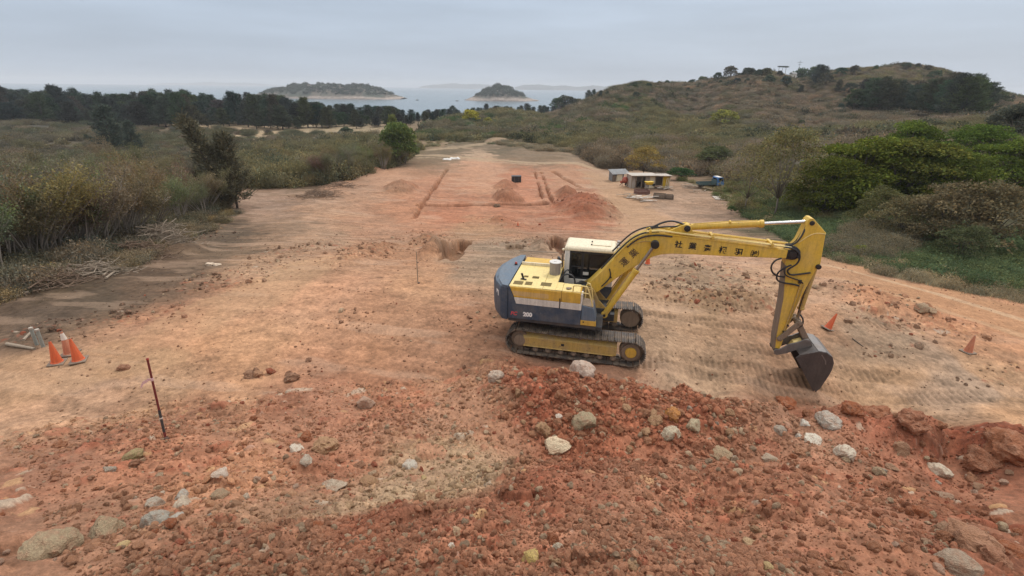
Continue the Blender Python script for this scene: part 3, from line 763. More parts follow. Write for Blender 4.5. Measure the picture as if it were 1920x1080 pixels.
def build_excavator():
    ex = empty("excavator", (EXC[0], EXC[1], 0.0), EXC_H)
    tag(ex, "yellow and blue crawler excavator with long boom and dark bucket lowered to the ground", "excavator")
    # ---- crawlers
    idx, spx, axz, ro = 1.62, -1.62, .43, .355
    def path(u):
        L1 = idx - spx; arc = pi * ro; tot = 2 * L1 + 2 * arc; s = (u % 1) * tot
        if s < L1: return (spx + s, axz + ro - .035 * sin(pi * s / L1) ** 2, 0)
        s -= L1
        if s < arc: a = s / ro; return (idx + ro * sin(a), axz + ro * cos(a), -a)
        s -= arc
        if s < L1: return (idx - s, axz - ro, -pi)
        s -= L1; a = s / ro
        return (spx - ro * sin(a), axz - ro * cos(a), -pi - a)
    N = 46; pitch = (2 * (idx - spx) + 2 * pi * ro) / N
    for sy in (-1, 1):
        tk = MB()
        for k in range(N):
            x, z, a = path(k / N)
            R = Matrix.Rotation(-a, 3, 'Y')
            def put(c, s):
                v = R @ Vector(c); tk.box((x + v.x, sy * 1.1 + v.y, z + v.z), s, R)
            put((0, 0, .028), (pitch * .93, .60, .018))
            for g in (-.36, 0.0, .36): put((g * pitch, 0, .047), (.018, .59, .03))
            put((0, 0, -.012), (pitch * .9, .05, .07)); 
            put((0, .075, -.03), (pitch * .82, .035, .075)); put((0, -.075, -.03), (pitch * .82, .035, .075))
        t = tk.build("crawler_track", TRACK, ex, smooth=0)
        # frame: one long box with a sloping, mud covered top
        fr = MB()
        o_, i_ = sy * 1.30, sy * .86
        prof = [(o_, .27), (o_, .565), (sy * 1.27, .585), (sy * 1.10, .70), (sy * .96, .70), (i_, .60), (i_, .27)]
        xs = [-1.66, -1.2, 1.18, 1.22]
        rings = []
        for x in xs:
            k = .88 if x == -1.66 else 1
            rings.append([(x, y, .27 + (z - .27) * k) for y, z in prof])
        fr.loft(rings)
        fr.bx(-1.5, 1.15, sy * 1.285, sy * 1.325, .265, .29)
        frame = fr.build("track_frame", YELD, t, bevel=.012)
        MB().box((-.33, sy * 1.302, .44), (.09, .012, .07)).build("inspection_hole", BLACKF, frame, smooth=0)
        idw = MB()
        idw.cyl((idx, sy * 1.0, axz), (idx, sy * 1.2, axz), .325, 36); idw.cyl((idx, sy * .9, axz), (idx, sy * 1.26, axz), .29, 36, .27)
        idl = idw.build("idler_wheel", MUD, t, bevel=.01)
        hb = MB().cyl((idx, sy * 1.25, axz), (idx, sy * 1.315, axz), .165, 24, .15)
        for q in range(8): hb.cyl((idx + .11 * cos(q * pi / 4), sy * 1.3, axz + .11 * sin(q * pi / 4)), (idx + .11 * cos(q * pi / 4), sy * 1.33, axz + .11 * sin(q * pi / 4)), .014, 8)
        hb.build("idler_hub", GOLD if sy < 0 else YELD, t, bevel=.006)
        sp = MB().cyl((spx, sy * .98, axz), (spx, sy * 1.22, axz), .27, 32)
        for q in range(21):
            a = 2 * pi * q / 21; sp.box((spx + .30 * cos(a), sy * 1.1, axz + .30 * sin(a)), (.07, .06, .05), (0, -a, 0))
        sp.cyl((spx, sy * 1.2, axz), (spx, sy * 1.31, axz), .19, 24, .17)
        sp.build("sprocket", MUD, t, bevel=.006)
        for q in range(7):
            x = -1.14 + q * .38
            MB().cyl((x, sy * .93, .17), (x, sy * 1.27, .17), .085, 18).cyl((x, sy * 1.24, .17), (x, sy * 1.31, .17), .045, 12).build("track_roller", MUD, t, bevel=.006)
        MB().cyl((.16, sy * 1.0, .73), (.16, sy * 1.26, .73), .075, 18).cyl((.16, sy * 1.25, .73), (.16, sy * 1.30, .73), .06, 16).build("carrier_roller", MUD, t, bevel=.006)
    und = MB()
    und.bx(-.75, .75, -.9, .9, .50, .86).bx(-1.1, 1.1, -.95, -.55, .45, .7).bx(-1.1, 1.1, .55, .95, .45, .7)
    und.cyl((0, 0, .84), (0, 0, 1.06), .68, 40)
    und.build("undercarriage", DARKF, ex, bevel=.02)
    # ---- revolving platform
    pl = MB()
    pl.bx(-1.97, .58, -1.33, 1.33, 1.07, 1.17).bx(-1.9, .95, -.36, .36, 1.03, 1.30).bx(.3, .75, -1.30, 1.33, 1.08, 1.16)
    pl.build("revolving_frame", DARKF, ex, bevel=.015)
    # counterweight, plan outline from right side round the back to the left
    plan = [(-1.975, -1.36), (-2.20, -1.335), (-2.46, -.93), (-2.62, -.45), (-2.66, 0), (-2.62, .45), (-2.46, .93), (-2.20, 1.335), (-1.975, 1.36)]
    def ring(k, z, dx=0.0): return [(-1.975 + (x + 1.975) * k - (dx if abs(x + 1.975) > .01 else 0), y * (1 if abs(x + 1.975) < .01 else (.985 if k < 1 else 1)), z) for x, y in plan]
    cw = MB().loft([ring(.80, 1.10), ring(.97, 1.16), ring(1.0, 1.25), ring(1.0, 2.02), ring(.93, 2.12), ring(.74, 2.19)])
    cwo = cw.build("counterweight", BLUE, ex, bevel=.025, smooth=30)
    tp = MB().loft([[(x, y, z + .004) for x, y, z in ring(.925, 2.126)], [(x, y, z + .004) for x, y, z in ring(.735, 2.192)], ])
    tp.build("counterweight_top", BLUED, cwo, smooth=0)
    MB().cyl((-2.1, .35, 2.19), (-2.1, .35, 2.23), .05, 16).build("lamp_base", BLACKF, cwo)
    MB().cyl((-2.1, .35, 2.23), (-2.1, .35, 2.29), .042, 16, .036).build("red_lamp", RED, cwo, bevel=.008)
    mk = MB(); n_ = Vector((-(.405), -.26, 0)).normalized()
    # worn white mark on the chamfer, a bent stroke
    mid = Vector((-2.33, -1.13, 1.86)); tdir = Vector((-.26, .405, 0)).normalized(); nrm = Vector((-.405, -.26, 0)).normalized()
    Rm = Matrix((tdir, nrm * -1, Vector((0, 0, 1)))).transposed()
    mk.box(mid + nrm * .003 + Vector((0, 0, .06)), (.16, .008, .05), Rm).box(mid + nrm * .0035 - tdir * .06, (.045, .008, .17), Rm).box(mid + nrm * .004 + tdir * .055 + Vector((0, 0, .02)), (.04, .008, .10), Rm)
    mk.build("white_mark", WLET, cwo, smooth=0)
    # ---- right hand side panels
    bl = MB().prism([(-1.965, 1.175), (.135, 1.175), (.135, 1.64), (-1.735, 1.65), (-1.93, 2.175), (-1.965, 2.175)], -1.36, -1.0)
    blo = bl.build("blue_side_panel", BLUE, ex, bevel=.008)
    text_mesh("PC", .155, RLET, "lettering", blo, (-1.80, -1.362, 1.33), (pi / 2, 0, 0), .0015, .006, .25)
    text_mesh("200", .175, WLET, "lettering", blo, (-1.385, -1.362, 1.335), (pi / 2, 0, 0), .0015, .010)
    wh = MB().prism([(-1.731, 1.653), (.135, 1.643), (.135, 1.835), (-1.797, 1.845)], -1.363, -1.0)
    wh.build("white_stripe_panel", WHITEP, ex, bevel=.006)
    hd = MB().prism([(-1.795, 1.848), (-.442, 1.842), (-.442, 2.12), (-.455, 2.15), (-1.92, 2.165)], -1.36, -1.0)
    hdo = hd.build("engine_side_door", GOLD, ex, bevel=.012)
    MB().prism([(-1.80, 1.905), (-.80, 1.895), (-.80, 2.04), (-1.85, 2.05)], -1.3625, -1.358).build("faded_band", paint("faded_yellow", (.56, .36, .12), .55, .6, (.55, .38, .22), scale=5), hdo, smooth=0)
    MB().box((-.475, -1.367, 1.80), (.028, .02, .30)).build("door_latch", BLACKF, hdo)
    tk = MB().prism([(-.434, 1.842), (.095, 1.838), (.095, 2.13), (.07, 2.16), (-.434, 2.16)], -1.358, -.74)
    tko = tk.build("fuel_tank", GOLD, ex, bevel=.012)
    MB().prism([(.099, 1.838), (.150, 1.838), (.150, 2.13), (.099, 2.13)], -1.356, -1.1).build("white_edge", WHITEP, tko, bevel=.006)
    MB().bx(-.43, .06, -1.33, -.76, 2.162, 2.178).build("tank_top", HOODY, tko, bevel=.01)
    MB().cyl((-.27, -1.17, 2.178), (-.27, -1.17, 2.215), .06, 20).box((-.26, -1.15, 2.2), (.15, .08, .02), (0, 0, .3)).build("filler_cap", MUD, tko, bevel=.006)
    # hood
    ho = MB()
    ho.bx(-1.95, -.99, -1.335, .46, 2.15, 2.185).bx(-.985, -.62, -1.335, .46, 2.15, 2.185).bx(-.62, -.435, -1.335, -.74, 2.15, 2.185)
    hoo = ho.build("engine_hood", HOODY, ex, bevel=.012)
    MB().bx(-1.93, -.66, .44, .50, 2.18, 2.275).build("hood_rail", CREAM, hoo, bevel=.012)
    MB().bx(-1.93, -.60, .52, 1.33, 1.2, 2.14).build("left_side_cover", GOLD, ex, bevel=.02)
    MB().bx(-1.93, -.63, -.995, .515, 1.25, 2.14).build("engine_bay", DARKF, ex, smooth=0)
    for (x, y, w, d) in ((-1.73, -1.07, .27, .26), (-1.43, -1.05, .20, .25), (-.93, -1.0, .30, .26), (-1.31, -.55, .20, .17), (-1.60, -.54, .13, .13)):
        g = MB().bx(x - w / 2, x + w / 2, y - d / 2, y + d / 2, 2.184, 2.1885)
        for q in range(6): g.bx(x - w / 2, x + w / 2, y - d / 2 + (q + .3) * d / 6, y - d / 2 + (q + .55) * d / 6, 2.1885, 2.196)
        g.build("vent_grille", GRILL, hoo, smooth=0)
    MB().box((-1.63, -.80, 2.205), (.18, .05, .03), (0, 0, -.2)).box((-1.66, -.79, 2.285), (.06, .035, .20), (0, -.35, -.2)).build("hood_handle", BLACKF, hoo, bevel=.008)
    mf = MB().cyl((-.80, -.10, 2.18), (-.80, -.10, 2.56), .165, 28)
    mfo = mf.build("air_precleaner", ZINC, ex, bevel=.012)
    MB().cyl((-.80, -.10, 2.56), (-.80, -.10, 2.585), .19, 28, .175).cyl((-.80, -.10, 2.585), (-.80, -.10, 2.60), .05, 14).build("precleaner_lid", LID, mfo, bevel=.006)
    # open well in front of the engine with valves and hoses
    wl = MB().bx(-.61, .3, -.73, .33, 1.18, 1.5).bx(-.62, -.60, -.73, .33, 1.5, 2.14).bx(-.5, -.2, -.6, -.25, 1.5, 1.85).bx(-.05, .12, -.66, -.4, 1.5, 1.9)
    wlo = wl.build("valve_well", DARKF, ex, bevel=.01)
    hs = MB()
    hs.tube([(-.36 + .21 * cos(a), -.50 + .03 * sin(a), 2.12 + .23 * sin(a)) for a in np.linspace(-.9, pi + .9, 22)], .024, 8)
    hs.tube([(-.5, -.2, 1.85), (-.55, -.15, 2.2), (-.42, .05, 2.35), (-.2, .1, 2.0)], .022, 8, 2)
    for q in range(7):
        y = -.6 + q * .07
        hs.tube([(-.35 + .03 * q, y, 1.8), (-.2 + .04 * q, y + .03, 2.06 + .03 * (q % 3)), (.1, y * .5, 2.0 - .05 * (q % 2)), (.35, y * .4, 1.9)], .017, 6, 2)
    hs.build("hydraulic_hose", HOSE, wlo)
    vb = MB()
    for q in range(5): vb.cyl((-.45 + q * .08, -.55, 1.84), (-.45 + q * .08, -.55, 1.97 + .03 * (q % 2)), .025, 10)
    vb.build("valve_fitting", CREAM, wlo)
    # tool box with steps at the right front corner
    tb = MB()
    tb.prism([(.145, 1.34), (.56, 1.34), (.47, 1.74), (.145, 1.80)], -1.352, -.80)
    tbo = tb.build("tool_box", BLUED, ex, bevel=.012)
    MB().prism([(.139, 1.19), (.575, 1.19), (.562, 1.337), (.139, 1.337)], -1.36, -1.25).build("yellow_step", GOLD, tbo, bevel=.006)
    MB().cyl((.22, -1.362, 1.29), (.22, -1.350, 1.29), .022, 12).build("step_bolt", BLACKF, tbo)
    MB().prism([(.15, 1.745), (.465, 1.745), (.45, 1.775), (.15, 1.81)], -1.33, -.82).build("tread_plate", MUD, tbo, bevel=.006)
    hr = MB().tube([(-.13, -1.30, 2.16), (-.13, -1.30, 2.33), (-.10, -1.30, 2.36), (.20, -1.30, 2.36), (.27, -1.30, 2.33), (.44, -1.30, 1.80), (.42, -1.30, 1.74), (.20, -1.30, 1.76)], .019, 8, 1)
    hr.tube([(-.05, -1.30, 2.18), (.33, -1.30, 2.14)], .015, 8).tube([(.2, -.85, 1.78), (.2, -.85, 2.3), (.34, -.85, 2.25), (.42, -.85, 1.75)], .016, 8, 1)
    hr.build("handrail", HOODY, ex)
    # ---- cab
    cx0, cx1, cy0, cy1 = -.58, .92, .36, 1.34
    cb = MB()
    cb.bx(cx0, cx0 + .16, cy0, cy1, 1.18, 2.80)                                  # rear wall
    cb.bx(cx0 + .16, cx1, cy0, cy0 + .05, 1.18, 1.90)                            # right lower wall
    cb.bx(cx0 + .16, cx1, cy1 - .05, cy1, 1.18, 1.90)
    cb.bx(cx1 - .05, cx1, cy0 + .05, cy1 - .05, 1.18, 1.62)
    cbo = cb.build("cab", CABW, ex, bevel=.02)
    MB().bx(cx0 + .17, cx1 - .06, cy0 + .06, cy1 - .06, 1.18, 1.30).build("cab_floor", DARKF, cbo, smooth=0)
    MB().bx(cx0 + .165, cx1 + .004, cy0 - .006, cy0 - .001, 1.30, 1.72).build("lower_panel", BLUE, cbo, smooth=0)
    rf = MB().loft([[(cx0 - .015, cy0 - .015, 2.80), (cx1 + .06, cy0 - .015, 2.80), (cx1 + .06, cy1 + .015, 2.80), (cx0 - .015, cy1 + .015, 2.80)],
                    [(cx0 - .015, cy0 - .015, 2.89), (cx1 + .05, cy0 - .015, 2.88), (cx1 + .05, cy1 + .015, 2.88), (cx0 - .015, cy1 + .015, 2.89)],
                    [(cx0 + .04, cy0 + .05, 2.945), (cx1 - .02, cy0 + .05, 2.935), (cx1 - .02, cy1 - .05, 2.935), (cx0 + .04, cy1 - .05, 2.945)]])
    rfo = rf.build("cab_roof", CREAM, cbo, bevel=.025)
    ht = MB().bx(.22, .80, .62, 1.12, 2.935, 2.962); ht.build("roof_hatch", CREAM, cbo, bevel=.012)
    for y in (.64, .95): MB().cyl((.20, y, 2.93), (.20, y, 2.975), .022, 10).build("hatch_hinge", BLACKF, cbo)
    wf = MB()
    for x in (cx0 + .16, -.06, cx1 - .07): wf.bx(x, x + (.05 if x < -.2 else .075), cy0 + .004, cy0 + .05, 1.90, 2.80)
    wf.bx(cx0 + .16, cx1, cy0 + .004, cy0 + .05, 2.74, 2.80).bx(cx0 + .16, -.06, cy0 + .006, cy0 + .045, 2.28, 2.31).bx(cx0 + .16, cx1, cy0 + .004, cy0 + .05, 1.90, 1.95)
    wf.build("window_frame", BLACKF, cbo, bevel=.006); wf = MB()
    for x in (cx0 + .16, .1, cx1 - .07): wf.bx(x, x + .06, cy1 - .05, cy1 - .004, 1.90, 2.80)
    wf.bx(cx0 + .16, cx1, cy1 - .05, cy1 - .006, 2.74, 2.80).bx(cx1 - .045, cx1 - .004, cy0 + .05, cy1 - .05, 2.74, 2.795)
    wf.bx(cx1 - .05, cx1, cy0 + .05, cy0 + .10, 1.62, 2.80).bx(cx1 - .05, cx1, cy1 - .10, cy1 - .05, 1.62, 2.80)
    wf.build("window_frame", BLACKF, cbo, bevel=.006)
    MB().bx(cx0 + .21, -.06, cy0 + .022, cy0 + .030, 1.95, 2.74).bx(.015, cx1 - .07, cy0 + .022, cy0 + .030, 1.95, 2.74).build("side_window", GLASS, cbo, smooth=0)
    MB().bx(cx1 - .03, cx1 - .022, cy0 + .10, cy1 - .10, 1.62, 2.80).build("windscreen", GLASS, cbo, smooth=0)
    MB().bx(cx0 + .21, cx1 - .07, cy1 - .03, cy1 - .022, 1.95, 2.74).build("door_window", GLASS, cbo, smooth=0)
    MB().bx(-.25, .25, .62, 1.08, 1.55, 1.72).box((-.27, .85, 2.05), (.14, .46, .72), (0, -.12, 0)).box((-.33, .85, 2.5), (.10, .26, .2)).bx(-.1, .1, .75, .95, 1.3, 1.55).build("operator_seat", SEATM, cbo, bevel=.04)
    MB().bx(.0, .3, .42, .55, 1.3, 1.98).tube([(.2, .48, 1.95), (.24, .48, 2.2)], .014, 8).bx(.45, .6, .75, .95, 1.3, 2.0).build("control_console", SEATM, cbo, bevel=.02)
    MB().box((.10, cy0 - .005, 2.10), (.17, .004, .10)).build("warning_plate", LID, cbo, smooth=0)
    for y in (.50, .78, 1.10):
        MB().box((1.01, y, 2.94), (.09, .15, .11)).cyl((.99, y, 2.84), (.99, y, 2.9), .015, 8).box((1.056, y, 2.94), (.012, .12, .08)).build("work_lamp", ZINC, cbo, bevel=.008)
    mi = MB().tube([(cx0 + .02, .40, 2.45), (cx0 - .10, .33, 2.50), (cx0 - .16, .30, 2.48)], .012, 8).box((cx0 - .17, .28, 2.45), (.06, .17, .28), (0, .1, .4))
    mi.build("mirror", BLACKF, cbo, bevel=.02)
    MB().sphere((cx0 - .05, .42, 2.80), .045).build("horn", CREAM, cbo)
    MB().tube([(cx0 - .08, .55, 2.18), (cx0 - .08, .55, 2.62)], .035, 10).build("exhaust_pipe", MUD, ex)
    # ---- boom
    br = MB()
    for y in (-.33, .29):
        br.prism([(-.15, 1.28), (.05, 1.85), (.20, 1.96), (.40, 1.90), (.58, 1.55), (.86, 1.26), (.90, 1.10), (.62, 1.04), (-.15, 1.06)], y, y + .04)
    br.cyl((.31, -.38, 1.80), (.31, .38, 1.80), .085, 20)
    br.build("boom_bracket", YELD, ex, bevel=.01)
    top = [(.17, 1.90), (.20, 1.97), (.61, 2.47), (.91, 2.88), (1.2, 3.26), (1.36, 3.43), (1.52, 3.55), (1.72, 3.64), (2.05, 3.69), (2.41, 3.67), (3.13, 3.62), (3.84, 3.58), (4.54, 3.54), (5.1, 3.505), (5.46, 3.48), (5.58, 3.45), (5.62, 3.37), (5.58, 3.29), (5.48, 3.26)]
    bot = [(5.15, 3.245), (3.91, 3.19), (3.05, 3.17), (2.46, 3.14), (2.2, 3.10), (1.96, 3.01), (1.65, 2.78), (1.44, 2.62), (1.25, 2.46), (.97, 2.21), (.54, 1.79), (.42, 1.70), (.30, 1.66), (.20, 1.72), (.16, 1.82)]
    bo = MB().prism(top + bot, -.235, .235)
    boom = bo.build("boom", YEL, ex, bevel=.014, smooth=25)
    # flange, pipes and clamps along the top
    def off(pts, d):
        out = []
        for i, (x, z) in enumerate(pts):
            a = pts[max(i - 1, 0)]; b = pts[min(i + 1, len(pts) - 1)]
            tx, tz = b[0] - a[0], b[1] - a[1]; L = sqrt(tx * tx + tz * tz); out.append((x - tz / L * d, z + tx / L * d))
        return out
    run = top[3:14]
    fl = MB(); up = off(run, .022); dn = off(run, .001)
    for i in range(len(run) - 1):
        fl.loft([[(dn[i][0], -.25, dn[i][1]), (dn[i][0], .25, dn[i][1]), (up[i][0], .25, up[i][1]), (up[i][0], -.25, up[i][1])],
                 [(dn[i + 1][0], -.25, dn[i + 1][1]), (dn[i + 1][0], .25, dn[i + 1][1]), (up[i + 1][0], .25, up[i + 1][1]), (up[i + 1][0], -.25, up[i + 1][1])]])
    fl.build("top_flange", YEL, boom, smooth=25)
    pp = off(top[7:15], .075)
    for y, r in ((-.20, .026), (-.12, .022), (.12, .022), (.20, .026)):
        MB().tube([(x, y, z) for x, z in pp], r, 10).build("hydraulic_pipe", HOODY if y < -.15 else YEL, boom)
    pb = off(top[2:9], .06)
    MB().tube([(x, -.19, z) for x, z in pb], .024, 8, 1).build("boom_hose", HOSE, boom)
    MB().tube([(x, .15, z + .02) for x, z in off(top[3:9], .09)], .024, 8, 1).build("boom_hose", HOSE, boom)
    MB().tube([(x, -.245, z) for x, z in off(top[4:10], -.035)], .020, 8, 1).build("boom_hose", HOSE, boom)
    MB().tube([(1.75, -.1, 3.74), (2.05, -.1, 3.96), (2.35, -.08, 4.05), (2.6, -.05, 3.98), (2.76, -.05, 3.92)], .028, 8, 2).build("boom_hose", HOSE, boom)
    MB().tube([(1.78, .1, 3.72), (2.1, .1, 3.80), (2.5, .09, 3.84), (2.75, .06, 3.88)], .024, 8, 2).build("boom_hose", HOSE, boom)
    for x, z in (off([(1.70, 3.64), (1.82, 3.66), (1.95, 3.68)], .06)[1], off([(3.35, 3.61), (3.45, 3.60), (3.5, 3.6)], .075)[1], off([(4.9, 3.52), (4.95, 3.515), (5.0, 3.51)], .075)[1]):
        MB().box((x, 0, z), (.07, .50, .085)).cyl((x, -.2, z + .02), (x, -.2, z + .09), .02, 8).build("pipe_clamp", YEL, boom, bevel=.01)
    for y in (-.15, .08):
        MB().prism([(2.18, 3.69), (2.62, 3.94), (2.74, 3.98), (2.86, 3.95), (2.90, 3.85), (3.02, 3.63)], y, y + .07).build("cylinder_lug", YEL, boom, bevel=.01)
    MB().cyl((2.77, -.20, 3.87), (2.77, .20, 3.87), .085, 22).cyl((2.77, -.215, 3.87), (2.77, -.19, 3.87), .045, 16).build("cylinder_pin", PIN, boom, bevel=.008)
    MB().cyl((1.96, -.48, 3.43), (1.96, .48, 3.43), .075, 20).build("cylinder_pin", PIN, boom, bevel=.008)
    nose = MB()
    for y in (-.235, .185): nose.prism([(5.36, 3.24), (5.36, 3.485), (5.52, 3.50), (5.63, 3.44), (5.66, 3.36), (5.62, 3.28), (5.52, 3.23)], y - .006, y + .056)
    nose.cyl((5.5, -.27, 3.37), (5.5, .27, 3.37), .10, 22)
    nose.build("boom_nose", PIN, boom, bevel=.008)
    for i, (px, py, ch) in enumerate(((2.60, 3.415, "社"), (2.97, 3.395, "業"), (3.36, 3.365, "產"), (3.76, 3.345, "根"), (4.17, 3.325, "羽"), (4.575, 3.305, "㈱"))):
        text_mesh(ch, .21 if i < 5 else .215, INK, "lettering", boom, (px, -.2375, py), (pi / 2, .035, 0), .0015, .006 if i < 5 else .003)
    text_mesh("業", .25, INKB, "lettering", boom, (1.44, -.2375, 3.06), (pi / 2, -.86, 0), .0015, .004)
    text_mesh("運", .25, INKB, "lettering", boom, (1.205, -.2375, 2.775), (pi / 2, -.86, 0), .0015, .004)
    MB().tube([(1.25, -.25, 3.30), (1.45, -.25, 3.38), (1.70, -.25, 3.46), (1.90, -.26, 3.46)], .010, 6, 1).build("grease_line", YELD, boom)
    MB().cyl((.86, -.25, 2.28), (.86, -.24, 2.28), .03, 10).tube([(.80, -.25, 2.55), (.86, -.26, 2.35), (.80, -.27, 2.2), (.62, -.28, 1.98)], .018, 8, 2).build("boom_hose", HOSE, boom)
    # boom cylinders
    for y in (-.41, .41):
        f = Vector((.78, y, 1.14)); t = Vector((1.96, y, 3.43)); g = f.lerp(t, .655)
        c = MB().cyl(f.lerp(t, .03), g, .085, 22).cyl(f.lerp(t, .62), g + (t - f) * .004, .10, 22).cyl((f.x, y - .07, f.z), (f.x, y + .07, f.z), .095, 18)
        co = c.build("boom_cylinder", YEL, ex, bevel=.008)
        MB().cyl(g, t, .045, 16).build("piston_rod", ROD, co)
        MB().cyl((t.x, y - .065, t.z), (t.x, y + .065, t.z), .115, 24).build("rod_eye", PIN, co, bevel=.01)
        MB().tube([f.lerp(t, .12) + Vector((-.10, 0, .05)), f.lerp(t, .60) + Vector((-.10, 0, .05))], .018, 8).build("cylinder_pipe", YELD, co)
        MB().cyl((f.x, y - .09, f.z), (f.x, y + .09, f.z), .04, 14).build("foot_pin", PIN, co)
    # arm cylinder
    f = Vector((2.77, 0, 3.87)); t = Vector((5.78, 0, 4.235)); g = f.lerp(t, .635)
    c = MB().cyl(f.lerp(t, .035), g, .088, 22).cyl(f.lerp(t, .605), g + (t - f) * .004, .105, 22).cyl((f.x, -.075, f.z), (f.x, .075, f.z), .10, 18)
    co = c.build("arm_cylinder", YEL, ex, bevel=.008)
    MB().cyl(g, t, .046, 16).build("piston_rod", CHROME, co)
    MB().cyl((t.x, -.07, t.z), (t.x, .07, t.z), .10, 20).build("rod_eye", YELD, co, bevel=.01)
    MB().tube([f.lerp(t, .05) + Vector((0, -.07, .10)), f.lerp(t, .3) + Vector((0, -.07, .12)), f.lerp(t, .58) + Vector((0, -.07, .11))], .014, 8).box(f.lerp(t, .36) + Vector((0, -.03, .10)), (.04, .14, .05)).build("cylinder_pipe", YEL, co)
    # ---- arm (stick)
    ap = [(5.66, 4.15), (5.66, 4.28), (5.71, 4.355), (5.79, 4.355), (5.88, 4.27), (6.17, 4.00), (6.17, 3.92), (6.245, 3.12), (6.16, 2.93), (6.0, 2.12), (5.87, 1.2), (5.84, .62), (5.80, .44), (5.74, .38), (5.68, .44), (5.62, .85), (5.545, 2.07), (5.46, 2.70), (5.40, 3.12), (5.39, 3.36), (5.45, 3.52), (5.57, 3.72)]
    ar = MB().prism(ap, -.17, .17)
    arm = ar.build("arm", YEL, ex, bevel=.014, smooth=25)
    MB().prism([(5.40, 3.05), (5.435, 3.05), (5.575, 2.07), (5.652, .85), (5.70, .50), (5.66, .48), (5.607, .85), (5.530, 2.07)], -.1725, .1725).build("underside_plate", MUD, arm, smooth=0)
    MB().tube([(5.58, -.172, 3.69), (5.72, -.172, 3.84), (5.86, -.172, 3.95), (5.98, -.172, 3.985), (6.16, -.172, 3.97)], .014, 6, 1).build("weld_rib", HOODY, arm)
    MB().cyl((5.78, -.20, 4.235), (5.78, .20, 4.235), .06, 20).cyl((5.78, -.208, 4.235), (5.78, -.18, 4.235), .035, 16).build("arm_pin", PIN, arm, bevel=.006)
    MB().cyl((6.20, -.24, 3.08), (6.20, .24, 3.08), .065, 20).build("arm_pin", PIN, arm, bevel=.006)
    MB().cyl((5.745, -.21, .45), (5.745, .21, .45), .075, 20).build("arm_pin", PIN, arm, bevel=.006)
    MB().tube([(5.90, -.19, 2.62), (5.86, -.19, 1.9), (5.80, -.19, 1.15), (5.79, -.19, 1.05)], .018, 8).tube([(5.98, -.19, 2.55), (5.93, -.19, 1.9), (5.86, -.19, 1.2)], .014, 8).build("arm_pipe", YELD, arm)
    for p_, s_ in (((5.86, -.19, 2.62), (.07, .05, .10)), ((5.81, -.19, 1.08), (.09, .05, .05)), ((5.86, -.19, 1.28), (.05, .05, .05))): MB().box(p_, s_).build("pipe_clamp", PIN, arm, bevel=.006)
    H = lambda *p, r=.024: MB().tube(p, r, 8, 2).build("arm_hose", HOSE, arm)
    H((5.25, -.20, 3.56), (5.48, -.27, 3.56), (5.66, -.30, 3.42), (5.66, -.30, 3.16), (5.50, -.29, 3.02), (5.44, -.28, 2.93), (5.55, -.25, 2.80), (5.80, -.22, 2.84), (6.05, -.2, 2.90))
    H((5.25, -.24, 3.25), (5.10, -.27, 3.20), (5.02, -.28, 3.02), (5.10, -.27, 2.84), (5.25, -.24, 2.74), (5.45, -.2, 2.72))
    H((5.52, -.27, 3.10), (5.36, -.28, 3.00), (5.22, -.28, 2.85), (5.25, -.26, 2.62), (5.50, -.23, 2.55), (5.72, -.21, 2.54), (5.86, -.2, 2.50))
    H((5.35, -.28, 3.02), (5.42, -.26, 2.80), (5.62, -.24, 2.72), (5.85, -.21, 2.66), (5.94, -.2, 2.58), r=.018)
    H((5.3, -.12, 3.58), (5.50, -.2, 3.64), (5.62, -.2, 3.9), (5.68, -.12, 4.15), r=.022)
    H((5.38, .1, 3.56), (5.55, -.05, 3.62), (5.68, -.05, 4.12), r=.018)
    H((5.3, -.05, 3.55), (5.5, -.24, 3.60), (5.64, -.28, 3.48), (5.62, -.28, 3.3), r=.030)
    MB().cyl((5.52, -.255, 3.37), (5.52, -.235, 3.37), .13, 22).build("pivot_cover", PIN, arm)
    # bucket cylinder
    f = Vector((6.20, 0, 3.08)); t = Vector((6.12, 0, 1.40)); g = f.lerp(t, .80)
    c = MB().cyl(f.lerp(t, .03), g, .075, 20).cyl(f.lerp(t, .76), g, .09, 20).cyl((f.x, -.07, f.z), (f.x, .07, f.z), .09, 18)
    co = c.build("bucket_cylinder", YELD, ex, bevel=.008)
    MB().cyl(g, t, .042, 14).build("piston_rod", ROD, co)
    MB().cyl((t.x, -.075, t.z), (t.x, .075, t.z), .085, 18).build("rod_eye", MUD, co, bevel=.008)
    MB().tube([(6.10, -.12, 2.9), (6.06, -.12, 2.0), (6.05, -.12, 1.65)], .016, 8).tube([(6.12, -.12, 1.62), (6.22, -.15, 1.5), (6.24, -.15, 1.30), (6.12, -.15, 1.22), (6.04, -.14, 1.3)], .022, 8, 2).build("cylinder_hose", HOSE, co)
    # bucket linkage
    lk = MB()
    def bar(mb, a, b, y, w, r):
        a = Vector((a[0], y, a[1])); b = Vector((b[0], y, b[1])); d = (b - a).normalized(); n = Vector((-d.z, 0, d.x))
        pts = [(p.x, p.z) for p in (a - n * r - d * r * .6, b - n * r + d * r * .6, b + d * r * 1.1, b + n * r + d * r * .6, a + n * r - d * r * .6, a - d * r * 1.1)]
        mb.prism(pts, y - w / 2, y + w / 2)
    for y in (-.225, .225): bar(lk, (5.73, .86), (6.12, 1.40), y, .05, .075)
    lk.cyl((5.73, -.26, .86), (5.73, .26, .86), .05, 16).cyl((6.12, -.26, 1.40), (6.12, .26, 1.40), .05, 16)
    lk.build("side_link", MUD, ex, bevel=.01)
    l2 = MB()
    for y in (-.12, .12): bar(l2, (6.12, 1.38), (6.46, .86), y, .06, .075)
    l2.box((6.29, 0, 1.12), (.10, .24, .12), (0, .5, 0))
    l2.build("bucket_link", MUD, ex, bevel=.01)
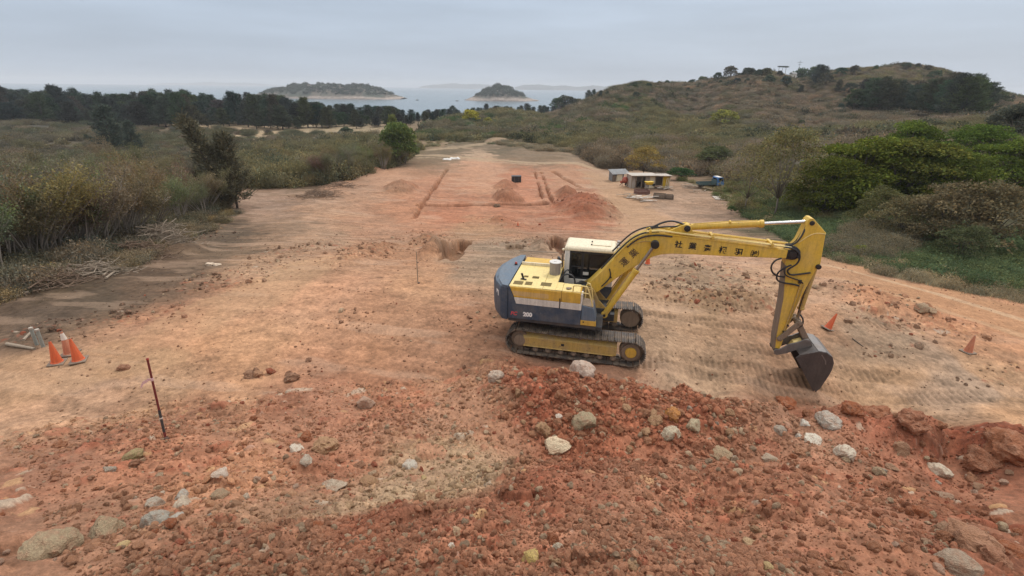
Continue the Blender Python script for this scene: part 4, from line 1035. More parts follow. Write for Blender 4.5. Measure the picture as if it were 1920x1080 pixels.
    # ---- bucket
    sp_ = [(6.14, .48), (6.22, .575), (6.65, .755), (6.86, .735), (7.03, .62), (7.11, .44), (7.115, .22), (7.08, .0), (6.98, -.42), (6.88, -.565), (6.80, -.50)]
    bk = MB(); t_ = .03; W = .55
    for y in (-W, W - t_): bk.prism(sp_, y, y + t_)
    outer = sp_[1:10]; inner = off(outer, -.03)
    for i in range(len(outer) - 1):
        bk.loft([[(outer[i][0], -W + t_, outer[i][1]), (outer[i][0], W - t_, outer[i][1]), (inner[i][0], W - t_, inner[i][1]), (inner[i][0], -W + t_, inner[i][1])],
                 [(outer[i + 1][0], -W + t_, outer[i + 1][1]), (outer[i + 1][0], W - t_, outer[i + 1][1]), (inner[i + 1][0], W - t_, inner[i + 1][1]), (inner[i + 1][0], -W + t_, inner[i + 1][1])]])
    bko = bk.build("bucket", BUCK, ex, bevel=.008, smooth=30)
    ba = MB()
    o2 = off(sp_[2:8], .012)
    for i in range(len(o2) - 1):
        a, b = o2[i], o2[i + 1]; a2, b2 = off(sp_[2:8], .003)[i], off(sp_[2:8], .003)[i + 1]
        ba.loft([[(a2[0], -W + .02, a2[1]), (a2[0], W - .02, a2[1]), (a[0], W - .02, a[1]), (a[0], -W + .02, a[1])], [(b2[0], -W + .02, b2[1]), (b2[0], W - .02, b2[1]), (b[0], W - .02, b[1]), (b[0], -W + .02, b[1])]])
    ba.build("back_plate", BUCKI, bko, smooth=30)
    for y in (-W - .012, W + .002):
        MB().prism([(6.14, .47), (6.24, .56), (6.90, -.36), (6.90, -.55), (6.82, -.53)], y, y + .010).build("side_cutter", BUCK, bko, bevel=.004)
    wr = MB()
    for y in (-W - .01,): wr.prism([(6.74, .66), (6.77, .66), (6.90, .50), (6.93, .38), (6.90, .38), (6.87, .48)], y, y + .012)
    wr.build("wear_strip", BUCKI, bko, smooth=0)
    ear = MB()
    for y in (-.24, .20): ear.prism([(5.66, .45), (5.69, .36), (5.76, .335), (6.00, .42), (6.20, .55), (6.60, .745), (6.55, .86), (6.47, .94), (6.38, .93), (6.20, .80), (6.0, .72), (5.80, .53), (5.70, .52)], y, y + .045)
    ear.cyl((6.46, -.26, .86), (6.46, .26, .86), .055, 16)
    ear.build("bucket_ear", BUCKI, bko, bevel=.008)
    MB().prism([(6.12, .50), (6.22, .60), (6.44, .70), (6.40, .78), (6.2, .68)], -.185, .185).build("yellow_bucket_neck", HOODY, bko, bevel=.006)
    for k in range(5):
        y = -.46 + k * .23
        R = Matrix.Rotation(0.28, 3, 'Y')
        MB().box((6.885, y, -.60), (.055, .10, .22), R, (.9, 1.0)).box((6.86, y, -.73), (.03, .085, .12), R, (1.6, 1.0)).build("tooth", BUCKI, bko, bevel=.006)
    return ex
build_excavator()
# ------------------------------------------------------------------ foliage
def leaf_mat(name, rgb, var=.5, inst=False, rough=.7, transl=.25, hue=(1.15, 1.0, .8), src='color'):
    m = bpy.data.materials.new(name); m.use_nodes = True; t = m.node_tree
    for n in list(t.nodes): t.nodes.remove(n)
    o = t.nodes.new('ShaderNodeOutputMaterial')
    at = node(t, 'ShaderNodeAttribute', attribute_name="Col")
    if inst:
        tn = node(t, 'ShaderNodeAttribute', attribute_name="tint"); tn.attribute_type = 'INSTANCER'; ob = tn.outputs['Color']
    else:
        ob = node(t, 'ShaderNodeObjectInfo').outputs['Color']
    c = mix_rgb(t, 1.0, at.outputs['Color'], ob, 'MULTIPLY')
    c = mix_rgb(t, 1.0, c, rgb, 'MULTIPLY')
    d = t.nodes.new('ShaderNodeBsdfDiffuse'); tr = t.nodes.new('ShaderNodeBsdfTranslucent')
    t.links.new(c, d.inputs['Color']); t.links.new(c, tr.inputs['Color'])
    mx = t.nodes.new('ShaderNodeMixShader'); mx.inputs[0].default_value = transl
    t.links.new(d.outputs[0], mx.inputs[1]); t.links.new(tr.outputs[0], mx.inputs[2]); t.links.new(mx.outputs[0], o.inputs['Surface'])
    return m
def rand_dirs(n, g):
    v = g.normal(size=(n, 3)); return v / np.linalg.norm(v, axis=1)[:, None]
def leaf_quads(P, D, L, W, g, col):
    """one diamond shaped leaf at each point, lying along D"""
    n = len(P); s = np.cross(D, rand_dirs(n, g)); s /= np.linalg.norm(s, axis=1)[:, None] + 1e-9
    L = np.broadcast_to(L, n)[:, None]; W = np.broadcast_to(W, n)[:, None]
    V = np.stack([P, P + D * L * .5 + s * W * .5, P + D * L, P + D * L * .45 - s * W * .5], 1).reshape(-1, 3)
    F = np.arange(4 * n).reshape(n, 4)
    return V, F, np.repeat(col, 4, 0)
def stick_tris(A, B, r, g, col):
    """thin three sided twigs from A to B"""
    n = len(A); D = B - A; D /= np.linalg.norm(D, axis=1)[:, None] + 1e-9
    a = np.cross(D, rand_dirs(n, g)); a /= np.linalg.norm(a, axis=1)[:, None] + 1e-9; b = np.cross(D, a)
    r = np.broadcast_to(r, n)[:, None]
    ring = [A + r * (a * cos(q) + b * sin(q)) for q in (0, 2.09, 4.19)]
    V = np.stack(ring + [B], 1).reshape(-1, 3); o = np.arange(n)[:, None] * 4
    F = np.concatenate([o + np.array([[0, 1, 3]]), o + np.array([[1, 2, 3]]), o + np.array([[2, 0, 3]])])
    return V, F, np.repeat(col, 4, 0)
def gray(n, g, lo=.6, hi=1.4, hue=.12):
    b = g.uniform(lo, hi, n)[:, None]; h = g.normal(0, hue, n)[:, None]
    return np.clip(b * (1 + h * np.array([[1.0, .25, -.6]])), .1, 2.4)
def merge(parts):
    V = []; F = {}; C = []; o = 0
    for v, f, c in parts:
        V.append(v); C.append(c); F.setdefault(f.shape[1], []).append(f + o); o += len(v)
    return np.concatenate(V), [np.concatenate(f) for f in F.values()], np.concatenate(C)
def lumpy(n, g, lobes, R=(1, 1, 1), lobe_r=(.3, .5), shell=.55):
    """points in a crown made of uneven lobes"""
    lc = rand_dirs(lobes, g) * g.uniform(.35, .8, (lobes, 1)); lc[:, 2] = np.abs(lc[:, 2]) * .9 - .05
    lr = g.uniform(*lobe_r, lobes); w = lr ** 2 / (lr ** 2).sum()
    k = g.choice(lobes, n, p=w); d = rand_dirs(n, g)
    rad = lr[k] * (shell + (1 - shell) * g.random(n)) ** 1.0 * np.where(g.random(n) < .25, g.random(n), 1)
    P = (lc[k] + d * rad[:, None]) * np.array(R)
    return P, d, k
LEAFI = leaf_mat("scrub_foliage", (2.55, 2.5, 2.4), inst=True, transl=.2)
def bush_mesh(name, seed, kind, mat):
    g = np.random.default_rng(seed); parts = []
    if kind == 'round':         # leafy bush, 1 m radius
        P, d, k = lumpy(900, g, 14, (1, 1, .85)); P[:, 2] = np.abs(P[:, 2])
        kb = g.uniform(.7, 1.3, 14)[k][:, None]
        parts.append(leaf_quads(P, d * .6 + rand_dirs(900, g) * .8, g.uniform(.09, .18, 900), g.uniform(.06, .12, 900), g, gray(900, g, .6, 1.35) * kb))
    elif kind == 'twiggy':      # dry brush: mostly twigs and a few leaves
        n = 420; A = g.normal(0, .38, (n, 3)); A[:, 2] = g.uniform(0, .65, n); D = rand_dirs(n, g); D[:, 2] = np.abs(D[:, 2]) + .6; D /= np.linalg.norm(D, axis=1)[:, None]
        B = A + D * g.uniform(.2, .5, n)[:, None]
        parts.append(stick_tris(A, B, .010, g, gray(n, g, .7, 1.3, .05)))
        P = A + (B - A) * g.uniform(.4, 1.0, (n, 1)); P = np.concatenate([P + g.normal(0, .07, P.shape) for _ in range(4)])
        parts.append(leaf_quads(P, rand_dirs(4 * n, g), g.uniform(.05, .10, 4 * n), g.uniform(.03, .06, 4 * n), g, gray(4 * n, g, .55, 1.3)))
    elif kind == 'grass':
        n = 340; A = g.normal(0, .38, (n, 3)); A[:, 2] = 0; D = rand_dirs(n, g) * .45; D[:, 2] = 1; B = A + D * g.uniform(.3, .75, n)[:, None]
        parts.append(stick_tris(A, B, .018, g, gray(n, g, .6, 1.35, .08)))
    elif kind == 'herb':        # low broad leaved plants
        n = 420; A = g.normal(0, .40, (n, 3)); A[:, 2] = np.abs(g.normal(0, .28, n)); D = rand_dirs(n, g); D[:, 2] = np.abs(D[:, 2]) * .5
        parts.append(leaf_quads(A, D, g.uniform(.10, .22, n), g.uniform(.07, .15, n), g, gray(n, g, .55, 1.35)))
    V, F, C = merge(parts)
    return np_mesh(name, V, F, [mat], cols=C)
bush_col = bpy.data.collections.new("scrub_kinds")
for i, (k, s) in enumerate([('round', 1), ('round', 2), ('round', 3), ('twiggy', 4), ('twiggy', 5), ('twiggy', 6), ('grass', 7), ('grass', 8), ('herb', 9), ('herb', 10)]):
    bush_col.objects.link(bpy.data.objects.new("kind_%02d" % i, bush_mesh("kind_%02d" % i, 300 + s, k, LEAFI)))
KIND = {'round': (0, 3), 'twiggy': (3, 6), 'grass': (6, 8), 'herb': (8, 10)}

def scatter_stuff(name, P, rot, scl, idx, tint, coll, label, cat=None):
    me = bpy.data.meshes.new(name); n = len(P)
    me.vertices.add(n); me.vertices.foreach_set("co", np.asarray(P, np.float32).ravel())
    a = me.attributes.new("rot", 'FLOAT_VECTOR', 'POINT'); a.data.foreach_set("vector", np.asarray(rot, np.float32).ravel())
    a = me.attributes.new("scl", 'FLOAT_VECTOR', 'POINT'); a.data.foreach_set("vector", np.asarray(scl, np.float32).ravel())
    a = me.attributes.new("idx", 'INT', 'POINT'); a.data.foreach_set("value", np.asarray(idx, np.int32))
    c = np.ones((n, 4), np.float32); c[:, :3] = tint
    a = me.attributes.new("tint", 'FLOAT_COLOR', 'POINT'); a.data.foreach_set("color", c.ravel())
    o = add_obj(name, me)
    g = bpy.data.node_groups.new(name + "_scatter", 'GeometryNodeTree')
    g.interface.new_socket("Geometry", in_out='INPUT', socket_type='NodeSocketGeometry')
    g.interface.new_socket("Geometry", in_out='OUTPUT', socket_type='NodeSocketGeometry')
    gi = g.nodes.new('NodeGroupInput'); go = g.nodes.new('NodeGroupOutput')
    ci = g.nodes.new('GeometryNodeCollectionInfo'); ci.inputs['Collection'].default_value = coll
    ci.inputs['Separate Children'].default_value = True; ci.inputs['Reset Children'].default_value = True
    ip = g.nodes.new('GeometryNodeInstanceOnPoints'); ip.inputs['Pick Instance'].default_value = True
    def attr(nm, ty):
        q = g.nodes.new('GeometryNodeInputNamedAttribute'); q.data_type = ty; q.inputs['Name'].default_value = nm; return q.outputs['Attribute']
    g.links.new(gi.outputs[0], ip.inputs['Points']); g.links.new(ci.outputs[0], ip.inputs['Instance'])
    g.links.new(attr("idx", 'INT'), ip.inputs['Instance Index']); g.links.new(attr("rot", 'FLOAT_VECTOR'), ip.inputs['Rotation'])
    g.links.new(attr("scl", 'FLOAT_VECTOR'), ip.inputs['Scale']); g.links.new(ip.outputs[0], go.inputs[0])
    md = o.modifiers.new("scatter", 'NODES'); md.node_group = g
    tag(o, label, None, None, "stuff")
    return o

# where vegetation grows: outlines on the ground, read off the photograph
def outline(pts): return np.array([hit_base(a, b)[:2] for a, b in pts])
def fill(poly, dens_fn, n, g, near_pow=1.0):
    """random points in an outline, even in log distance so that near ground gets as many as far ground"""
    r = np.hypot(poly[:, 0], poly[:, 1]); a = np.arctan2(poly[:, 0], poly[:, 1])
    out = []
    tot = 0
    for _ in range(40):
        m = n * 2
        rr = np.exp(g.uniform(log(r.min()), log(r.max()), m)); aa = g.uniform(a.min(), a.max(), m)
        x = rr * np.sin(aa); y = rr * np.cos(aa); k = inside(poly, x, y)
        if dens_fn is not None: k &= g.random(m) < dens_fn(x, y)
        out.append(np.stack([x[k], y[k]], 1)); tot += k.sum()
        if tot >= n: break
    return np.concatenate(out)[:n]
def far_outline(pts): return np.array([(at_d(a, 300, d)[0], d) for a, d in pts])

SC = []   # scrub instances: x, y, scale xy, scale z, kind, rgb
def put_scrub(xy, kinds, size, rgbs, g, zs=(.7, 1.1), var=.25):
    if len(xy) == 0: return
    n = len(xy); k = g.integers(0, len(kinds), n); ci = g.integers(0, len(rgbs), n)
    big = .6 + .8 * fbm(xy[:, 0] * .12, xy[:, 1] * .12, 400, 3)
    hue = fbm(xy[:, 0] * .035 + 3, xy[:, 1] * .035, 401, 3)
    ci = np.clip(((hue - .3) / .4 * len(rgbs) + g.normal(0, .9, n)).astype(int), 0, len(rgbs) - 1)
    for i in range(n):
        lo, hi = KIND[kinds[k[i]]]
        s = g.uniform(*size) * big[i]
        c = np.array(rgbs[ci[i]]) * g.uniform(1 - var, 1 + var) * (1 + g.normal(0, .06) * np.array([1, .2, -.5]))
        SC.append((xy[i, 0], xy[i, 1], s, s * g.uniform(*zs), g.integers(lo, hi), *c))
BROWN = [(.098, .078, .054), (.086, .071, .049), (.108, .083, .060), (.078, .068, .045)]
OLIVE = [(.080, .071, .037), (.067, .064, .035), (.090, .078, .043), (.060, .059, .035)]
MIXED = [(.062, .064, .032), (.075, .072, .036), (.090, .076, .048), (.110, .086, .062)]
GREEN = [(.045, .068, .022), (.060, .080, .025), (.038, .055, .022)]
g = np.random.default_rng(11)
# right hill, from the site up to the crest
hill = far_outline([(1060,105),(1130,92),(1250,83),(1330,80),(1420,62),(1560,52),(1900,42),(2500,40),(2600,240),(2100,245),(1860,262),(1760,270),(1690,272),(1560,280),(1450,285),(1340,292),(1200,312),(1110,318),(1030,270),(1000,200),(960,165),(960,128)])
put_scrub(fill(hill, None, 8000, g), ['twiggy', 'round', 'twiggy'], (1.2, 2.7), [OLIVE[0], OLIVE[1], BROWN[3], BROWN[0], BROWN[1], BROWN[2]], g, (.55, .95))
crest = far_outline([(1250,180),(1500,150),(1900,130),(2400,150),(2200,240),(1860,262),(1690,272),(1450,285),(1200,312),(1150,300)])
put_scrub(fill(crest, None, 5200, g), ['twiggy'], (1.2, 2.2), BROWN, g, (.45, .8))
put_scrub(fill(crest, lambda x, y: sstep(.52, .60, fbm(x * .03, y * .03, 420, 3)), 900, g), ['round'], (1.4, 2.8), [(.032, .036, .022), (.042, .044, .026), (.05, .046, .03)], g, (.7, 1.0))
ridge_ = far_outline([(1180,272),(1340,255),(1560,240),(1690,235),(1800,232),(1900,225),(1860,262),(1690,272),(1450,285),(1200,312)])
put_scrub(fill(ridge_, lambda x, y: sstep(.40, .55, fbm(x * .05, y * .05, 421, 3)), 420, g), ['round'], (1.5, 3.0), [(.030, .034, .022), (.040, .042, .026)], g, (.7, 1.0))
put_scrub(fill(hill, lambda x, y: sstep(.42, .58, fbm(x * .05, y * .05, 422, 3)), 1500, g), ['round'], (1.5, 3.2), [(.036, .038, .022), (.050, .048, .027), (.058, .050, .034), (.070, .058, .042), (.044, .044, .030)], g, (.8, 1.1))
# green belt of shrubs on the low rise in the middle
rise = far_outline([(790,125),(860,122),(960,130),(1050,136),(1100,112),(1180,95),(1260,90),(1350,86),(1300,180),(1150,225),(1000,250),(880,255),(800,190)])
put_scrub(fill(rise, None, 2600, g), ['round', 'round', 'twiggy'], (1.3, 2.6), OLIVE + [GREEN[2], BROWN[3]], g, (.8, 1.2))
front = outline([(1110,310),(1180,318),(1250,326),(1320,330),(1400,350),(1440,330),(1400,290),(1300,270),(1150,275),(1090,290)])
put_scrub(fill(front, None, 420, g), ['twiggy', 'round', 'twiggy'], (1.3, 2.3), [BROWN[0], BROWN[1], OLIVE[0], OLIVE[2]], g, (.9, 1.5))
# left fields and thicket floor
fieldl = far_outline([(-700,60),(-100,46),(150,52),(300,62),(420,72),(640,78),(720,92),(770,110),(700,150),(400,162),(100,190),(-300,200),(-800,180)])
put_scrub(fill(fieldl, lambda x, y: np.clip(1.6 - np.abs(fbm(x * .05, y * .03, 402, 2) - .5) * 4, .25, 1), 3600, g), ['round', 'twiggy', 'twiggy'], (1.1, 2.0), [BROWN[3], (.066, .058, .042), (.070, .064, .038), (.056, .051, .036), (.074, .061, .045), (.055, .054, .034)], g, (.6, 1.1))
hedge = outline([(450,350),(560,352),(640,340),(720,318),(770,296),(790,280),(740,262),(640,262),(500,270),(430,300)])
put_scrub(fill(hedge, None, 1000, g), ['round', 'round', 'twiggy'], (1.2, 2.1), OLIVE + [BROWN[3], BROWN[0]], g, (.9, 1.6))
thick = outline([(-300,620),(-60,575),(60,545),(180,505),(300,455),(400,412),(440,385),(430,345),(300,330),(100,340),(-200,380),(-500,480)])
put_scrub(fill(thick, None, 800, g), ['twiggy'], (.7, 1.3), [BROWN[1], BROWN[3], (.07, .058, .042), (.06, .055, .036)], g, (.8, 1.3))
fringe = outline([(-60,585),(60,560),(190,520),(250,500),(330,455),(420,420),(450,405),(430,395),(330,435),(180,490),(0,540)])
put_scrub(fill(fringe, lambda x, y: sstep(.40, .55, fbm(x * .5, y * .5, 430, 3)), 300, g), ['grass', 'twiggy', 'twiggy', 'twiggy'], (.35, .95), [(.085, .068, .045), (.10, .078, .05), (.07, .06, .042), (.11, .085, .045)], g, (.5, .9))
yel = outline([(20,540),(80,530),(90,510),(40,515)])
put_scrub(fill(yel, None, 16, g), ['round', 'twiggy'], (.6, .9), [(.20, .155, .05), (.17, .14, .05)], g)
# right bank: low green plants and dry grass beside the road
bank = outline([(1390,400),(1440,425),(1530,480),(1560,488),(1650,510),(1750,525),(1850,548),(1930,560),(2200,590),(2400,480),(2000,440),(1800,420),(1640,402),(1540,392),(1440,380)])
put_scrub(fill(bank, None, 2300, g), ['herb', 'herb', 'grass', 'twiggy'], (.5, 1.0), [(.046, .060, .028), (.055, .068, .032), (.038, .048, .024), (.085, .075, .045), (.100, .080, .055)], g, (.6, 1.0))
edge = outline([(1535,488),(1560,492),(1650,514),(1750,532),(1850,556),(1930,568),(1930,545),(1850,530),(1750,508),(1650,490),(1560,470)])
put_scrub(fill(edge, None, 420, g), ['grass', 'twiggy', 'grass'], (.45, .8), [(.13, .105, .065), (.10, .082, .055), (.16, .13, .08), (.085, .07, .05)], g, (.6, .9))
brownb = outline([(1545,470),(1600,440),(1700,440),(1700,470),(1650,492),(1570,484)])
put_scrub(fill(brownb, None, 200, g), ['twiggy'], (.7, 1.1), [(.075, .066, .044), (.068, .056, .040)], g, (.8, 1.2))
yard = outline([(1270,338),(1350,352),(1420,372),(1450,395),(1440,420),(1400,398),(1330,362)])
put_scrub(fill(yard, lambda x, y: np.full(len(x), .8), 140, g), ['herb', 'twiggy', 'grass'], (.5, 1.1), [(.07, .075, .03), (.10, .085, .045), (.12, .09, .05)], g)
mid_ = outline([(1400,372),(1470,400),(1560,420),(1660,420),(1700,395),(1600,370),(1500,350),(1420,345),(1360,350)])
put_scrub(fill(mid_, None, 520, g), ['herb', 'twiggy', 'round', 'grass'], (.7, 1.4), [(.06, .065, .03), (.085, .075, .04), (.05, .065, .028), (.105, .085, .045)], g, (.7, 1.1))
flatb = outline([(840,262),(920,270),(1000,282),(1090,292),(1080,262),(1000,256),(960,256),(880,256)])
put_scrub(fill(flatb, lambda x, y: sstep(.45, .55, fbm(x * .06, y * .06, 410, 3)), 520, g), ['grass', 'twiggy', 'round'], (.6, 1.2), [(.11, .09, .06), (.09, .08, .05), (.06, .06, .035)], g, (.5, .8))
flatm = outline([(790,280),(850,270),(920,262),(900,250),(800,250)])
put_scrub(fill(flatm, None, 150, g), ['grass', 'twiggy'], (.5, 1.1), [(.12, .10, .06), (.09, .085, .05)], g, (.4, .8))
SC = np.array(SC)
# keep the works, hut, truck and tracks clear
keep = np.maximum.reduce(path_mask(SC[:, 0], SC[:, 1])) < .3
SC = SC[keep]
_pz = base_z(SC[:, 0], SC[:, 1])
rot = np.stack([np.zeros(len(SC)), np.zeros(len(SC)), rng.uniform(0, 6.28, len(SC))], -1)
scatter_stuff("scrub", np.stack([SC[:, 0], SC[:, 1], _pz - .05], -1), rot, SC[:, [2, 2, 3]], SC[:, 4].astype(int), SC[:, 5:8], bush_col,
              "olive and brown scrub, dry grass and low plants covering hill, fields and banks")

# ------------------------------------------------------------------ trees
BARK = paint("grey_bark", (.20, .165, .13), .9, .5, (.12, .09, .065), scale=3)
BARKP = paint("pale_bark", (.25, .21, .17), .9, .5, (.12, .10, .075), scale=3)
BARKD = paint("dark_bark", (.085, .065, .05), .9, .4, (.05, .04, .03), scale=3)
LEAF = leaf_mat("tree_foliage", (2.25, 2.25, 2.15))
def branch_tubes(segs, mat, name, seg=5):
    """segs: list of (points, r0, r1)"""
    mb = MB()
    for pts, r0, r1 in segs: mb.tube(pts, r0, seg, 0, r1)
    me = bpy.data.meshes.new(name); me.from_pydata(mb.v, [], mb.f); me.materials.append(mat)
    me.polygons.foreach_set("use_smooth", [True] * len(me.polygons))
    return me
def casuarina(seed, H=1.0, wide=.24, bend=0.0):
    """feathery dark conifer-like tree of unit height: trunk and crown"""
    g = np.random.default_rng(seed); R = random.Random(seed)
    sx = lambda t: bend * t * t
    segs = [([(sx(t), .012 * sin(5 * t + seed), t) for t in np.linspace(-.02, .93, 8)], .016, .004)]
    P = []; D = []; K = []
    nb = 92
    for b in range(nb):
        t = .05 + .93 * (b + R.random()) / nb; a = b * 2.4 + R.random() * 1.2
        ln = wide * (1.0 - t) ** .62 * R.uniform(.55, 1.25) + .035
        up = R.uniform(.25, .9)
        base = np.array([sx(t), 0, t]); d = np.array([cos(a), sin(a), up]); d /= np.linalg.norm(d)
        tip = base + d * ln
        if b % 2 == 0: segs.append(([tuple(base), tuple(base + d * ln * .55 + np.array([0, 0, -.01])), tuple(tip)], .004, .001))
        m = int(26 + 130 * ln); u = g.uniform(.25, 1.05, m)[:, None]
        pts = base + (tip - base) * u + g.normal(0, .018 + .02 * ln, (m, 3))
        P.append(pts); dd = d * .7 + g.normal(0, .5, (m, 3)); dd[:, 2] += .25; D.append(dd / np.linalg.norm(dd, axis=1)[:, None]); K.append(np.full(m, R.uniform(.65, 1.3)))
    P = np.concatenate(P); D = np.concatenate(D); K = np.concatenate(K)[:, None]; n = len(P)
    V, F, C = leaf_quads(P, D, g.uniform(.03, .075, n), g.uniform(.008, .018, n), g, gray(n, g, .6, 1.35, .08) * K)
    return branch_tubes(segs, BARKD, "trunk"), np_mesh("crown", V, F, [LEAF], cols=C)
def broadleaf(seed, lobes=26, flat=.62, leaf=.05, n=5200, trunk=.34, spread=.5, gaps=.1, bark=None, lean=0.0, tr=.030):
    """round headed tree of unit height made of many leaf clumps"""
    g = np.random.default_rng(seed); R = random.Random(seed)
    segs = [([(0, 0, -.03), (.01, .01, trunk * .5), (lean * .4, .015, trunk)], tr, tr * .73)]
    cent = []; rad = []
    for k in range(lobes):
        a = k * 2.39996 + R.random() * .5; u = (k + .5) / lobes
        rr = spread * sqrt(u) * R.uniform(.75, 1.05); z = trunk + .10 + (1 - trunk - .22) * (1 - u ** 1.6) * R.uniform(.8, 1.05) + .02 * R.random()
        c = np.array([rr * cos(a) + lean, rr * sin(a), z]); cent.append(c); rad.append(R.uniform(.09, .16))
        if k % 2 == 0: segs.append(([(lean * .4, .015, trunk * .9), (c[0] * .5 + lean * .3, c[1] * .5, trunk + (z - trunk) * .6), tuple(c)], tr * .43, .003))
    cent = np.array(cent); rad = np.array(rad); w = rad ** 2 / (rad ** 2).sum()
    k = g.choice(lobes, n, p=w); d = rand_dirs(n, g)
    low = d[:, 2] < -.35; d[low, 2] *= -.6
    q = rad[k] * np.where(g.random(n) < .75, g.uniform(.8, 1.08, n), g.random(n))
    P = cent[k] + d * q[:, None] * np.array([1.15, 1.15, flat])
    D = d * .5 + rand_dirs(n, g) * .7; D /= np.linalg.norm(D, axis=1)[:, None]
    kb = g.uniform(.72, 1.28, lobes)[k][:, None]
    V, F, C = leaf_quads(P, D, g.uniform(.6, 1.3, n) * leaf, g.uniform(.4, .8, n) * leaf, g, gray(n, g, .6, 1.4, .1) * kb)
    return branch_tubes(segs, bark or BARK, "trunk"), np_mesh("crown", V, F, [LEAF], cols=C)
def thin_shrub(seed, stems=8, leaf=.022, n=4200, lean=(0, 0), bark=None, spread=.30):
    """many stemmed shrub of unit height: bare pale stems under a thin feathery head"""
    g = np.random.default_rng(seed); R = random.Random(seed); segs = []; P = []; D = []
    for s in range(stems):
        a = R.random() * 6.28; o = np.array([cos(a), sin(a), 0]) * R.uniform(.01, .06)
        a2 = a + R.uniform(-.6, .6); out = spread * R.uniform(.3, 1.1); h = R.uniform(.55, .85)
        p0 = o; p1 = o + np.array([cos(a2) * out * .25, sin(a2) * out * .25, h * .35]); p2 = o + np.array([cos(a2) * out * .65 + lean[0] * .5, sin(a2) * out * .65 + lean[1] * .5, h * .72])
        p3 = o + np.array([cos(a2) * out + lean[0], sin(a2) * out + lean[1], h])
        segs.append(([tuple(p0 + [0, 0, -.03]), tuple(p1), tuple(p2), tuple(p3)], .0105 * R.uniform(.7, 1.3), .003))
        for b in range(6):
            u = R.uniform(.50, 1); q = p1 + (p3 - p1) * u if u < .99 else p3; aa = R.random() * 6.28; L = R.uniform(.12, .30) * (1.15 - .4 * u)
            d = np.array([cos(aa) * .7, sin(aa) * .7, R.uniform(.6, 1.3)]); d /= np.linalg.norm(d); e = q + d * L
            segs.append(([tuple(q), tuple(q + d * L * .5 + np.array([0, 0, .01])), tuple(e)], .0036, .0012))
            m = n // (stems * 6); t = g.uniform(.25, 1.1, m)[:, None]
            pts = q + (e - q) * t + g.normal(0, .036, (m, 3)); P.append(pts); dd = d * .5 + rand_dirs(m, g) * .7; D.append(dd / np.linalg.norm(dd, axis=1)[:, None])
    P = np.concatenate(P); D = np.concatenate(D); m = len(P)
    kb = (.75 + .5 * fbm(P[:, 0] * 8 + 5, P[:, 2] * 8, seed, 2))[:, None]
    V, F, C = leaf_quads(P, D, g.uniform(.6, 1.3, m) * leaf, g.uniform(.35, .7, m) * leaf, g, gray(m, g, .65, 1.3, .08) * kb)
    # fine twigs among the leaves
    tw = g.choice(m, min(m, 500), replace=False); A = P[tw] - D[tw] * .05; B = P[tw] + D[tw] * .05
    v2, f2, c2 = stick_tris(A, B, .0016, g, gray(len(tw), g, .8, 1.4, .05))
    V, F, C = merge([(V, F, C), (v2, f2, c2)])
    return branch_tubes(segs, bark or BARKP, "stem", 4), np_mesh("crown", V, F, [LEAF], cols=C)
def plant_tree(name, kit, x, y, h, rgb, label, cat, group=None, rz=None, wide=1.0, wood="trunk", z=None):
    o = empty(name, (x, y, float(base_z(x, y)[0]) if z is None else z), random.random() * 6.28 if rz is None else rz)
    w = add_obj(wood, kit[0], o); c = add_obj("crown", kit[1], o); c.color = (*rgb, 1)
    o.scale = (h * wide, h * wide, h)
    tag(o, label, cat, group); return o
def small_tree(name, kit, x, y, h, rgb, label, cat, group=None, wide=1.0, rz=None):
    """far tree: trunk and crown in one mesh"""
    o = add_obj(name, kit, None, (x, y, float(base_z(x, y)[0])), (0, 0, random.random() * 6.28 if rz is None else rz), (h * wide, h * wide, h))
    o.color = (*rgb, 1); tag(o, label, cat, group); return o
def joined(kit, name):
    t, c = kit; a = len(t.vertices)
    def grab(me):
        v = np.empty(len(me.vertices) * 3, np.float32); me.vertices.foreach_get("co", v)
        ls = np.empty(len(me.loops), np.int32); me.loops.foreach_get("vertex_index", ls)
        lt = np.empty(len(me.polygons), np.int32); me.polygons.foreach_get("loop_total", lt)
        return v.reshape(-1, 3), ls, lt
    v1, l1, t1 = grab(t); v2, l2, t2 = grab(c)
    F = {}; p = 0; mi = {}
    for src, (l, tt, off, mid) in enumerate(((l1, t1, 0, 0), (l2, t2, a, 1))):
        st = np.concatenate([[0], np.cumsum(tt)[:-1]])
        for k in np.unique(tt):
            s = st[tt == k]; F[(src, k)] = l[s[:, None] + np.arange(k)] + off; mi[(src, k)] = np.full(len(s), mid)
    cc = np.zeros((len(c.vertices), 4), np.float32); buf = np.empty(len(c.vertices) * 4, np.float32); c.attributes["Col"].data.foreach_get("color", buf)
    C = np.concatenate([np.ones((a, 3)), buf.reshape(-1, 4)[:, :3]])
    return np_mesh(name, np.concatenate([v1, v2]), list(F.values()), [t.materials[0], c.materials[0]], cols=C, mat_idx=np.concatenate(list(mi.values())))

CAS = [casuarina(s, wide=w, bend=b) for s, w, b in ((1, .26, .02), (2, .30, .05), (3, .22, -.02), (4, .34, .03), (5, .28, .10))]
CASJ = [joined(k, "casuarina") for k in CAS]
BRD = [broadleaf(s) for s in (21, 22, 23)]
BRDS = [joined(broadleaf(s, 16, .8, .085, 1500, .2, .42), "round_tree") for s in (31, 32, 33)]
SHR = [thin_shrub(s, lean=l) for s, l in ((41, (.22, 0)), (42, (.10, .12)), (43, (-.16, .08)), (44, (.30, -.10)), (45, (.04, -.05)))]
R = random.Random(5)
DARK = [(.020, .028, .021), (.026, .033, .023), (.017, .024, .019), (.030, .035, .023)]
